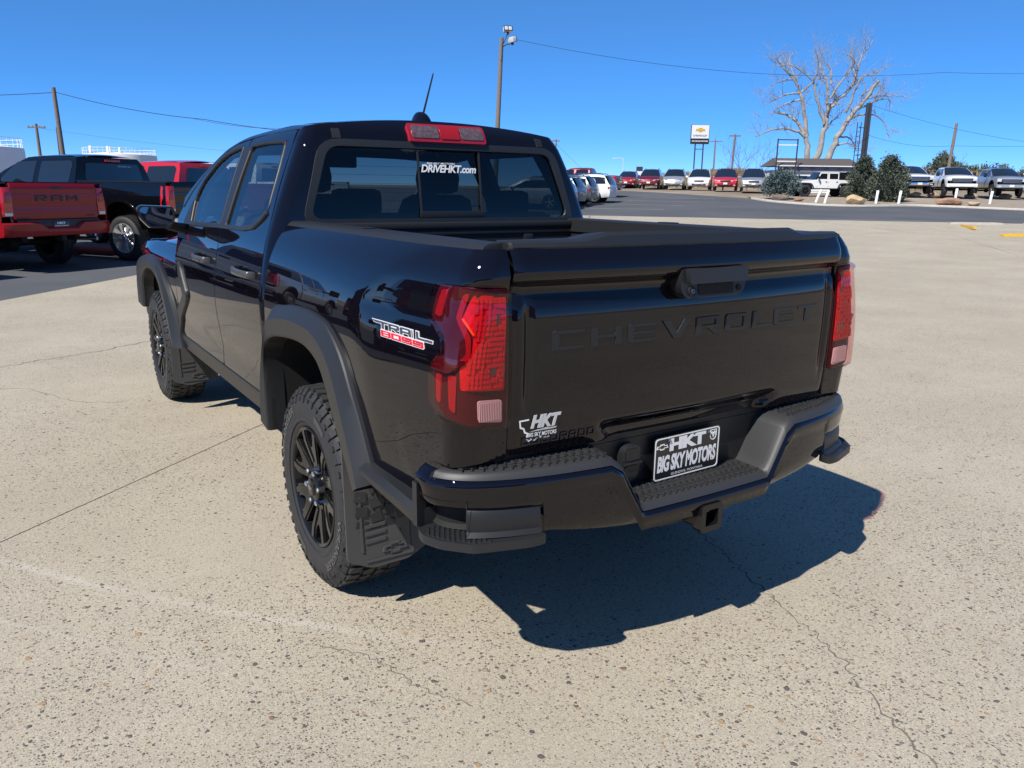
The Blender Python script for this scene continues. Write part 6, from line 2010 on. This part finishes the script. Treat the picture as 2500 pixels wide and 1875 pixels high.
def bush(name, label, s, d, shape, n, leaf, lm_, cat, seed, stem=(.10, .6), lean=0.0, clumps=40, group=None, dz=0.0):
    """shape(t)-> radius at height fraction t; crown of small needle sprays gathered in clumps"""
    t = empty(name); put(t, s, d, dz); tag(t, label, cat, group)
    rr = random.Random(seed)
    h, zb, rad = shape["h"], shape["zb"], shape["r"]
    prof = pchip(shape["prof"])
    mb = MB()
    cl = []
    for k in range(clumps):
        v = rr.random()**.9; a = rr.uniform(0, 2*pi); R = prof(v)*rad*rr.uniform(.78, 1.05)
        cl.append((Vector((R*cos(a)+lean*v*h, R*sin(a)*.9, zb+v*h)), Vector((cos(a), sin(a), .55)).normalized(), rr.uniform(.5, 1.0)*shape.get("cs", .28)))
    for k in range(n):
        c, nn, cs = cl[rr.randrange(len(cl))]
        off = Vector((rr.gauss(0, .5), rr.gauss(0, .5), rr.gauss(0, .5)))*cs
        p = c+off
        dv = (nn+Vector((rr.uniform(-1, 1), rr.uniform(-1, 1), rr.uniform(-.6, 1)))*.9).normalized()
        sd_ = dv.orthogonal().normalized(); sd_ = Matrix.Rotation(rr.uniform(0, 2*pi), 3, dv) @ sd_
        l = leaf*rr.uniform(.6, 1.3); w = l*.28
        mb.add([p-sd_*w*.4, p+dv*l*.5-sd_*w, p+dv*l, p+dv*l*.5+sd_*w], [(0, 1, 2, 3)])
    mb.build("crown", lm_, t, smooth=None)
    # solid core closing the gaps, the crown's inner shade put into its dark green
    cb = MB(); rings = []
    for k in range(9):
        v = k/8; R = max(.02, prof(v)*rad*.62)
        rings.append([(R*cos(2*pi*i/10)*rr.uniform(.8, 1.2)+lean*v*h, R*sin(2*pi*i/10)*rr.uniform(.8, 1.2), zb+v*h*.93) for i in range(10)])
    cb.loft(rings, True, True).build("shaded_core", mat("shaded_inner_needles", (.022, .030, .020), rough=.9), t, smooth=60)
    MB().tube([(0, 0, -.1), (lean*.3, 0, zb+h*.3), (lean*h*.8, 0, zb+h*.85)], [stem[0], stem[0]*.8, .02], 8).build("trunk", mat("grey_brown_bark", (.14, .11, .085), rough=.9, noise=(6, .4)), t, smooth=60)
    return t
CONE = [(0, .55), (.12, .92), (.28, 1.0), (.5, .82), (.75, .50), (.92, .22), (1, .05)]
MOUND = [(0, .75), (.2, 1.0), (.5, .95), (.8, .65), (1, .25)]
bush("conifer", "dark conical evergreen beside the off-roader, the taller left one of two", 24.85, 58.4, dict(h=2.75, zb=.10, r=.98, prof=CONE, cs=.34), 7000, .15, L_DARK, "evergreen", 21, clumps=110, lean=.04)
bush("conifer", "dark conical evergreen with brown tint in front of the white heavy pickup", 25.05, 54.6, dict(h=2.80, zb=.05, r=1.28, prof=CONE, cs=.36), 9000, .15, L_DARK, "evergreen", 22, clumps=140, lean=.03)
bush("spruce_shrub", "wide low blue spruce shrub on a crooked trunk by the kerb", 18.35, 56.0, dict(h=1.25, zb=.45, r=1.08, prof=MOUND, cs=.36), 8000, .14, L_BLUE, "shrub", 23, stem=(.13, .5), clumps=110)
bush("juniper_tree", "ragged green juniper tree behind the wooden pole", 41.4, 79, dict(h=2.9, zb=.5, r=1.25, prof=[(0, .3), (.15, .9), (.3, .45), (.5, .95), (.65, .5), (.85, .55), (1, .1)], cs=.36), 3600, .16, L_JUN, "tree", 24, clumps=34, stem=(.12, .5), dz=.3)
rb = random.Random(31)
for k in range(9):
    bush("roadside_bush", "green scrubby bush on the skyline beyond the parked pickups", 46.5+k*2.4+rb.uniform(-.5, .5), 90+rb.uniform(-3, 8), dict(h=rb.uniform(.7, 1.5), zb=.1, r=rb.uniform(1.2, 1.9), prof=MOUND, cs=.5), 900, .26, L_JUN, "bush", 40+k, clumps=26, group="bushes on the right skyline", dz=.2)
# thin bare saplings behind the shed
sap = MB()
for k in range(7):
    st_ = empty("bare_sapling") if False else None
def sapling(s, d, h, seed, label):
    t = empty("bare_sapling"); put(t, s, d); tag(t, label, "sapling", "bare saplings behind the shed")
    global twig_mb
    twig_mb = MB()
    rg.seed(seed)
    for k in range(5):
        twig(Vector((rg.uniform(-.2, .2), rg.uniform(-.2, .2), 0)), Vector((rg.uniform(-.3, .3), rg.uniform(-.3, .3), 1)), h*rg.uniform(.7, 1), .03, 2)
    twig_mb.build("branches", mat("brown_twigs", (.13, .10, .085), rough=.9), t, smooth=None)
for k, (s, d, h) in enumerate(((21.7, 82, 3.2), (23.0, 83, 4.0), (24.4, 81, 3.6), (42.5, 80, 2.2), (44.0, 82, 2.0))):
    sapling(s, d, h, 60+k, "thin brown leafless sapling growing on the bank")

# dry grass on the bank and the island
def grass(name, label, n, area, hmin, hmax, m, seed, dens=None):
    rr = random.Random(seed); mb = MB()
    for k in range(n):
        s = rr.uniform(area[0], area[1]); d = rr.uniform(area[2], area[3])
        if dens and not dens(s, d): continue
        p = S(s, d, H(d)+bank(s, d)-.04)
        for j in range(4):
            a = rr.uniform(0, 2*pi); h = rr.uniform(hmin, hmax); o_ = Vector((cos(a), sin(a), 0))
            q = p+o_*rr.uniform(0, .16)
            sd_ = Vector((-o_.y, o_.x, 0))*.022*(1+h)
            mb.add([q-sd_, q+sd_, q+o_*h*rr.uniform(.1, .6)+Vector((0, 0, h))], [(0, 1, 2)])
    o = mb.build(name, m, None, smooth=None)
    return tag(o, label, "grass", kind="stuff")
grass("dry_grass", "straw coloured dry grass covering the bank behind the parked cars", 9000, (9, 58, 76, 92), .25, .75, leaf_mat("straw_grass", (.22, .175, .095), (.36, .29, .17)), 71, lambda s, d: bank(s, d) > .15)
grass("green_weeds", "low green weeds mixed into the dry bank", 2600, (10, 58, 77, 90), .15, .40, leaf_mat("weed_green", (.085, .095, .045), (.17, .17, .085)), 72, lambda s, d: bank(s, d) > .15 and sin(s*.9)+sin(d*.7+s*.3) > .1)
grass("island_weeds", "short dry tufts scattered on the gravel island", 900, (18, 50, 47, 60), .05, .16, MATS.get("x") or leaf_mat("dry_tuft", (.20, .16, .09), (.30, .25, .15)), 73, lambda s, d: inside([ISL], s, d))

# ---- low shed with a hipped shingle roof -----------------------------------
sh_ = empty("shed"); put(sh_, 25.1, 67.5); tag(sh_, "low white shed with a grey shingle roof and blue diamond trim", "shed")
M_SHW = mat("white_siding", (.72, .72, .70), rough=.6, noise=(3, .08))
M_SHG = mat("grey_fascia_board", (.22, .22, .24), rough=.6)
M_SHB = mat("blue_diamond", (.05, .10, .28), rough=.5)
M_ROOFS = mat("brown_grey_shingles", (.095, .08, .072), rough=.95, noise=(9, .45), bump=(14, .6, .04))
MB().box((0, 2.0, .85), (6.6, 4.0, 1.9)).build("wall", M_SHW, sh_)
for k in range(9): MB().box((0, -.008, .10+k*.20), (6.6, .016, .012)).build("siding_lap", M_SHG, sh_)
MB().box((-1.45, -.02, .95), (1.05, .05, .75), None, .01).build("window", M_WIN, sh_)
MB().box((0, -.12, 1.88), (6.9, .10, .46), None, .01).build("fascia_band", M_SHG, sh_)
for k in range(6):
    MB().prism([(-.20, 0), (0, -.15), (.20, 0), (0, .15)], lambda u, v, d, k=k: (-2.75+k*1.1+u, -.175+d, 1.86+v), .0, -.02).build("diamond_trim", M_SHB, sh_)
    MB().prism([(-.11, 0), (0, -.08), (.11, 0), (0, .08)], lambda u, v, d, k=k: (-2.75+k*1.1+u, -.197+d, 1.86+v), .0, -.01).build("diamond_trim", M_SHG, sh_)
rf = MB()
rf.add([(-3.6, -.35, 2.12), (3.6, -.35, 2.12), (3.6, 4.4, 2.12), (-3.6, 4.4, 2.12), (-3.3, 1.9, 2.78), (3.2, 1.9, 2.78)], [(0, 1, 5, 4), (1, 2, 5), (2, 3, 4, 5), (3, 0, 4), (3, 2, 1, 0)])
rf.build("roof", M_ROOFS, sh_)
for k in range(6):
    z = 2.12+.66*(k+.0)/6; y = -.35+2.25*k/6
    MB().box((-.05+.0, y+.19, z+.062), (7.1-k*.1, .38, .018), Matrix.Rotation(math.atan2(.66, 2.25), 3, 'X')).build("shingle_course", M_ROOFS, sh_)
MB().box((0, -.38, 2.10), (7.2, .06, .08)).build("gutter", M_SHW, sh_)

# ---- steel frame and pillar -------------------------------------------------
M_RUST = mat("dark_rusty_steel", (.034, .034, .038), rough=.6, noise=(8, .4))
fr = empty("sign_frame"); put(fr, 22.05, 66.6); tag(fr, "empty rectangular steel sign frame standing over the shed roof", "sign frame")
for x in (-.80, .80): MB().box((x, 0, 2.1), (.09, .09, 4.2)).build("post", M_RUST, fr)
for z in (4.12, 3.72): MB().box((0, 0, z), (1.6, .07, .08)).build("rail", M_RUST if z > 4 else M_SHW, fr)
MB().box((0, 0, 2.45), (1.6, .07, .09)).build("rail", M_SHW, fr)
pi_ = empty("steel_pylon"); put(pi_, 27.0, 63.6); tag(pi_, "tall dark steel pylon of paired columns with a ladder, without a sign", "pylon")
for x in (-.12, .12):
    MB().box((x, 0, 3.35), (.15, .22, 6.9), None, .01).build("column", M_RUST, pi_)
ld = empty("ladder"); ld.parent = pi_
for x in (-.78, -.50): MB().box((x, -.1, 2.7), (.05, .05, 5.4)).build("ladder_rail", M_RUST, ld)
for k in range(14): MB().box((-.64, -.1, .5+k*.35), (.28, .03, .03)).build("rung", M_RUST, ld)
for z in (3.0, 5.0): MB().box((-.36, -.05, z), (.5, .05, .05)).build("bracket", M_RUST, pi_)

# rail fence beside the shed
fe = empty("rail_fence"); put(fe, 19.6, 72); tag(fe, "weathered post and rail fence left of the shed", "fence")
M_WOOD = mat("weathered_wood", (.19, .155, .125), rough=.9, noise=(7, .35), bump=(20, .4, .02))
for k in range(5): MB().box((-2.2+k*1.05, 0, .95), (.10, .10, 1.9)).build("post", M_WOOD, fe)
for z in (1.1, 1.75): MB().box((-.1, -.06, z), (4.6, .05, .12)).build("rail", M_WOOD, fe)

# ---- poles ------------------------------------------------------------------
def pole(name, label, s, d, ht, r, lean=(0, 0), arms=(), cat="utility pole", m=None, lamps=False, group=None):
    t = empty(name); put(t, s, d); tag(t, label, cat, group)
    MB().tube([(0, 0, -.3), (lean[0]*.5, lean[1]*.5, ht*.5), (lean[0], lean[1], ht)], [r, r*.85, r*.7], 12).build("post", m or M_WOOD, t, smooth=60)
    for z, w in arms:
        MB().box((lean[0]*z/ht, 0, z), (w, .10, .12)).build("crossarm", M_WOOD, t)
        for x in (-w*.45, -w*.2, w*.2, w*.45):
            MB().lathe([(0, .03), (.05, .06), (.10, .03), (.14, .02)], 'z', 8, (lean[0]*z/ht+x, 0, z+.06)).build("insulator", M_SHG, t)
    return t
lp = pole("floodlight_pole", "tall wooden pole carrying two floodlights behind the black pickup", -1.35, 55, 10.05, .19, (.42, 0), cat="light pole")
M_FLB = mat("white_lamp_casing", (.62, .62, .60), rough=.45)
def flood(x, z, rz, tilt, face):
    f = empty("floodlight"); f.parent = lp; f.location = (x, -.05, z); f.rotation_euler = (tilt, 0, rz)
    MB().box((0, 0, 0), (.56, .30, .32), None, .03).build("casing", M_FLB, f)
    MB().box((0, -.16, 0), (.58, .03, .34), None, .01).build("bezel", M_DARK, f)
    for k in (-.13, .13): MB().box((k, -.178, 0), (.21, .012, .24), None, .004).build("lens", M_LAMPW, f)
    MB().box((0, .02, -.24), (.12, .10, .18)).build("mounting_yoke", M_RUST, f)
flood(.80, 10.55, .25, -.35, 0)
flood(1.10, 9.95, 2.2, -.2, 0)
MB().tube([(.42, 0, 9.6), (.55, 0, 9.75), (.8, 0, 10.3)], .035, 6).tube([(.40, 0, 9.45), (.7, 0, 9.65), (1.1, 0, 9.72)], .035, 6).build("bracket_arm", M_RUST, lp)
MB().tube([(.44, -.12, 9.7), (.46, -.16, 9.1), (.40, -.14, 8.6)], .02, 5).build("conduit", M_RUST, lp)
pole("utility_pole", "thin wooden utility pole with a small crossarm behind the crossovers", 4.9, 100, 5.6, .13, (.1, 0), ((5.4, .9),))
pole("utility_pole", "wooden utility pole with a transformer can beside the dealer sign", 25.2, 95, 4.4, .14, (.12, 0), ((4.2, 1.3),))
pole("utility_pole", "distant double utility pole with a crossarm left of the shed", 31.6, 130, 5.9, .15, (0, 0), ((5.6, 2.2),))
pole("utility_pole", "pale leaning wooden pole standing behind the white mesh-grille pickup", 37.0, 70, 5.75, .16, (.25, 0), ())
pole("utility_pole", "tall dark wooden pole with one cable clamp behind the black pickup cab", -27.5, 50, 6.35, .17, (-.15, 0), ())
pole("utility_pole", "short wooden pole with a crossarm near the white tank", -40.5, 70, 4.85, .16, (-.05, 0), ((4.55, 1.5),))
pole("thin_post", "thin steel post against the tall dark pole", -28.3, 51, 4.1, .06, (0, 0), (), cat="post", m=M_RUST)
lpst = pole("street_light", "small pale street light on the horizon left of the red crossover", 17.9, 135, 3.3, .05, (0, 0), (), cat="street light", m=M_FLB)
MB().tube([(0, 0, 3.2), (-.6, 0, 3.35), (-1.3, 0, 3.32)], .04, 6).build("arm", M_FLB, lpst)
MB().box((-1.5, 0, 3.27), (.6, .25, .12), None, .04).build("lamp_head", M_FLB, lpst)

# ---- wires ------------------------------------------------------------------
M_WIRE = mat("black_cable", (.02, .02, .022), rough=.6)
def wire(label, pts, r, sag=0.0, n=18, m=None):
    out = []
    for i in range(len(pts)-1):
        a = Vector(pts[i]); b = Vector(pts[i+1])
        for k in range(n+(i == len(pts)-2)):
            t = k/n
            p = a.lerp(b, t); p.z -= sag*4*t*(1-t)
            out.append(S(p.x, p.y, p.z))
    o = MB().tube(out, r*.6, 5, False).build("overhead_wire", m or M_WIRE, None, smooth=60)
    return tag(o, label, "wire")
wire("sagging cable from the floodlight pole across to the bare tree", [(.0, 55, 11.0), (31.5, 62, 10.3)], .020, 1.0)
wire("cable running on from the bare tree to the right", [(31.5, 62, 10.3), (60, 66, 12.3)], .020, .5)
wire("thick cable on the tall dark pole running left", [(-27.5, 50, 6.9), (-48, 50, 6.9)], .030, .35)
wire("thick cable from the tall dark pole down behind the black pickup cab", [(-27.5, 50, 6.9), (-18.0, 48, 5.3), (-8, 46, 4.4)], .030, .20)
wire("thin second strand hanging below the thick cable", [(-19.0, 48.3, 5.42), (-13.5, 47.2, 4.80), (-8, 46, 4.6)], .016, .15)
wire("thin cable from the short pole past the tank", [(-40.5, 70, 6.2), (-18, 74, 4.2)], .014, .3)
wire("thin cable from the thin utility pole down to the ground", [(4.95, 100, 7.1), (10.8, 112, 3.2)], .02, .1)
wire("upper cable from the steel pylon to the right", [(27.2, 64, 8.2), (52, 70, 5.5)], .018, .8)
wire("lower cable from the steel pylon past the pale pole", [(27.2, 64, 6.0), (37.2, 70, 5.6), (60, 72, 6.8)], .018, .35)

# ---- dealer sign on posts ---------------------------------------------------
ds = empty("dealer_sign"); put(ds, 20.6, 92); tag(ds, "white dealer sign with a gold bow tie on two tall posts", "sign")
for x in (-.45, .45): MB().box((x, .05, 2.6), (.12, .14, 5.4)).build("post", M_RUST, ds)
MB().box((0, .05, 2.95), (.9, .08, .08)).build("crossbar", M_RUST, ds)
zb = 3.5
MB().box((0, 0, zb+1.02), (2.06, .20, 2.06), None, .03).build("sign_case", M_RUST, ds)
MB().box((0, -.105, zb+1.30), (1.94, .02, 1.42)).build("sign_face", mat("sign_white", (.74, .75, .76), rough=.4), ds)
MB().box((0, -.105, zb+.30), (1.94, .02, .44)).build("sign_face", mat("sign_black", (.02, .02, .022), rough=.4), ds)
gold = mat("sign_gold", (.62, .38, .06), rough=.4)
bwg = [(-.55, -.11), (-.20, -.11), (-.20, -.22), (.20, -.22), (.20, -.11), (.55, -.11), (.46, .11), (.20, .11), (.20, .22), (-.20, .22), (-.20, .11), (-.46, .11)]
MB().prism(bwg, lambda u, v, d: (u, -.118+d, zb+1.50+v), 0, -.02).build("bow_tie_emblem", gold, ds)
stamp("sign_lettering", fit_text("CHEVROLET", -.80, .80, zb+.78, zb+.98, bold=.03), lambda u, v, d: (u, -.119, v), mat("sign_dark_letters", (.05, .05, .06), rough=.5), ds)
stamp("sign_lettering", fit_text("HKT BIG SKY MOTORS", -.88, .88, zb+.22, zb+.38, bold=.03), lambda u, v, d: (u, -.119, v), M_WHITE, ds)
# small square sign on the horizon
hs = empty("roadside_sign"); hs.scale = (.45, .45, .6); put(hs, 19.1, 125); tag(hs, "small square dark board over a white panel on the horizon", "sign")
MB().box((0, 0, 1.0), (.15, .15, 2.2)).build("post", M_RUST, hs)
MB().box((0, -.05, 2.6), (2.2, .12, 1.1)).build("board", M_RUST, hs)
MB().box((.1, -.05, 1.35), (1.6, .12, 1.2)).build("panel", M_SHW, hs)

# ---- bollards, rocks --------------------------------------------------------
M_BOLL = mat("white_bollard_paint", (.76, .76, .74), rough=.6, noise=(9, .12))
def bollard(s, d, lean, label, h=.82):
    o = MB().tube([(0, 0, -.1), (lean*.5, 0, h*.5), (lean, 0, h-.03), (lean*1.02, 0, h)], [.085, .085, .085, .05], 12).build("bollard", M_BOLL, None, smooth=50)
    put(o, s, d, .04); return tag(o, label, "bollard", "white bollards along the kerb")
bollard(19.55, 52.6, .30, "white bollard leaning against another in front of the off-roader")
bollard(19.75, 51.6, .20, "second leaning white bollard, just in front of its neighbour")
bollard(23.2, 52.0, .05, "upright white bollard in front of the left conifer")
bollard(24.75, 52.2, .07, "upright white bollard in front of the right conifer")
bollard(29.0, 53.4, .05, "white bollard half hidden by the flat brown rock", .95)
bollard(31.2, 53.2, .07, "upright white bollard in front of the silver grey pickup")
def rock(name, label, s, d, size, col, seed):
    bm = bmesh.new(); bmesh.ops.create_icosphere(bm, subdivisions=3, radius=.5)
    rr = random.Random(seed)
    ph = [(Vector((rr.uniform(-1, 1), rr.uniform(-1, 1), rr.uniform(-1, 1))).normalized(), rr.uniform(.30, .46)) for _ in range(14)]
    for v in bm.verts:
        for n_, h_ in ph:
            e = v.co.dot(n_)-h_
            if e > 0: v.co -= n_*e*.9
        v.co += v.co.normalized()*rr.uniform(-.012, .012)
        v.co = Vector((v.co.x*size[0], v.co.y*size[1], (v.co.z+.30)*size[2]))
    me = bpy.data.meshes.new(name); bm.to_mesh(me); bm.free()
    me.materials.append(mat(name+"_stone_%d" % seed, col, rough=.9, noise=(3, .45), bump=(9, .6, .05)))
    o = link(bpy.data.objects.new(name, me)); put(o, s, d, .04, rr.uniform(-.3, .3)); return tag(o, label, "rock")
rock("boulder", "rounded tan boulder between the leaning bollards and the conifers", 21.3, 50.6, (1.25, .9, .85), (.48, .35, .20), 81)
rock("boulder", "long flat red brown rock in front of the white mesh-grille pickup", 27.6, 51.4, (2.0, 1.1, .62), (.34, .20, .13), 82)
rock("boulder", "small tan rock lying at the right end of the flat brown rock", 28.7, 50.6, (.8, .7, .40), (.40, .30, .20), 83)
rock("boulder", "small reddish rock on the gravel left of the leaning bollards", 18.8, 53.6, (.7, .5, .32), (.30, .16, .10), 84)
rock("boulder", "dark slanting stone at the foot of the spruce shrub", 17.9, 54.6, (1.2, .6, .55), (.16, .13, .11), 85)
for k, (s, d) in enumerate(((31.6, 61.0), (33.9, 60.2), (36.2, 60.0), (30.3, 61.4))):
    rock("rubble_pile", ["heap of tan dirt under the nose of a parked pickup"][0], s, d, (1.1, .8, .5), (.33, .26, .18), 90+k)["group"] = "dirt heaps in front of the pickups"

# ---- storage tanks on the left ---------------------------------------------
M_TANK = mat("white_tank_paint", (.74, .74, .73), rough=.55, noise=(.3, .10))
def tank(s, d, R, top, label):
    t = empty("storage_tank"); t.location = S(s, d, H(d)); t.rotation_euler = (0, 0, A_S); tag(t, label, "storage tank", "white storage tanks beyond the trucks")
    h = top-H(d)
    MB().lathe([(0, R), (h-.3, R), (h, R-.05), (h+.35, R*.5), (h+.45, .01)], 'z', 48).build("shell", M_TANK, t, smooth=40)
    rl_ = MB()
    n = 40
    for k in range(n):
        a = 2*pi*k/n; rl_.tube([(R*.97*cos(a), R*.97*sin(a), h-.05), (R*.97*cos(a), R*.97*sin(a), h+1.0)], .03, 4)
    for z in (h+.55, h+1.0):
        rl_.tube([(R*.97*cos(2*pi*k/48), R*.97*sin(2*pi*k/48), z) for k in range(49)], .03, 4, False)
    rl_.build("guard_rail", M_TANK, t, smooth=None)
    va = MB()
    for k in range(5): va.box((R*.5*cos(k*1.3)-R*.2, -R*.6+R*.2*sin(k), h+.6), (.35, .35, .9+.3*(k % 3)), None, .05)
    va.build("roof_vents", M_TANK, t)
tank(-65, 135, 5.6, 6.35, "white storage tank with a railed roof behind the black pickup cab")
tank(-59.5, 88, 6.0, 5.35, "grey white storage tank at the edge of the lot with vents on its roof")
# slope behind the tanks
hv = []; hf = []
cols_ = [(-160+k*8) for k in range(30)]
for j, d in enumerate((100, 112, 125, 140, 200)):
    for s in cols_:
        a = min(1, max(0, (-44-s)/30))
        hv.append(tuple(S(s, d, H(d)-.2+a*(0, 1.2, 2.2, 2.6, 2.6)[j]+.2*sin(s*.2+d))))
nn_ = len(cols_)
for j in range(4):
    for i in range(nn_-1): hf.append((j*nn_+i, j*nn_+i+1, (j+1)*nn_+i+1, (j+1)*nn_+i))
tag(mesh("hillside", hv, hf, leaf_mat("dry_green_hillside", (.12, .12, .06), (.26, .21, .12)), smooth=180), "dry green hillside beyond the storage tanks", "hillside", kind="structure")

# ---- showroom across the apron (behind the viewer; it shows in the paint and rear glass)
bd_ = empty("showroom_building"); bd_.location = S(-2, -27, 0); bd_.rotation_euler = (0, 0, A_S); tag(bd_, "long grey showroom with ribbed fascia and white name letters facing the apron", "building")
M_BW = mat("grey_panel_wall", (.20, .205, .215), rough=.6, noise=(.6, .1))
M_BF = mat("dark_fascia", (.035, .045, .07), rough=.5)
MB().box((0, -4, 2.5), (44, 8, 5.0)).build("wall", M_BW, bd_)
MB().box((0, .25, 4.6), (44.6, .5, 1.9), None, .03).build("fascia", M_BF, bd_)
for k in range(9): MB().box((0, .52, 3.0+k*.07), (44.6, .03, .035)).build("fascia_rib", M_SHW, bd_)
for k in range(10):
    w_ = MB().box((-19.8+k*4.4, .06, 1.4), (3.6, .10, 2.5), None, .01).build("window", M_WIN, bd_)
    for x in (-1.8, 0, 1.8): MB().box((-19.8+k*4.4+x, .13, 1.4), (.08, .06, 2.5)).build("mullion", M_SHW, w_)
stamp("name_lettering", fit_text("HKT BIG SKY MOTORS", 9, -9, 4.0, 5.1, bold=.03), lambda u, v, d: (u, .56, v), M_WHITE, bd_)
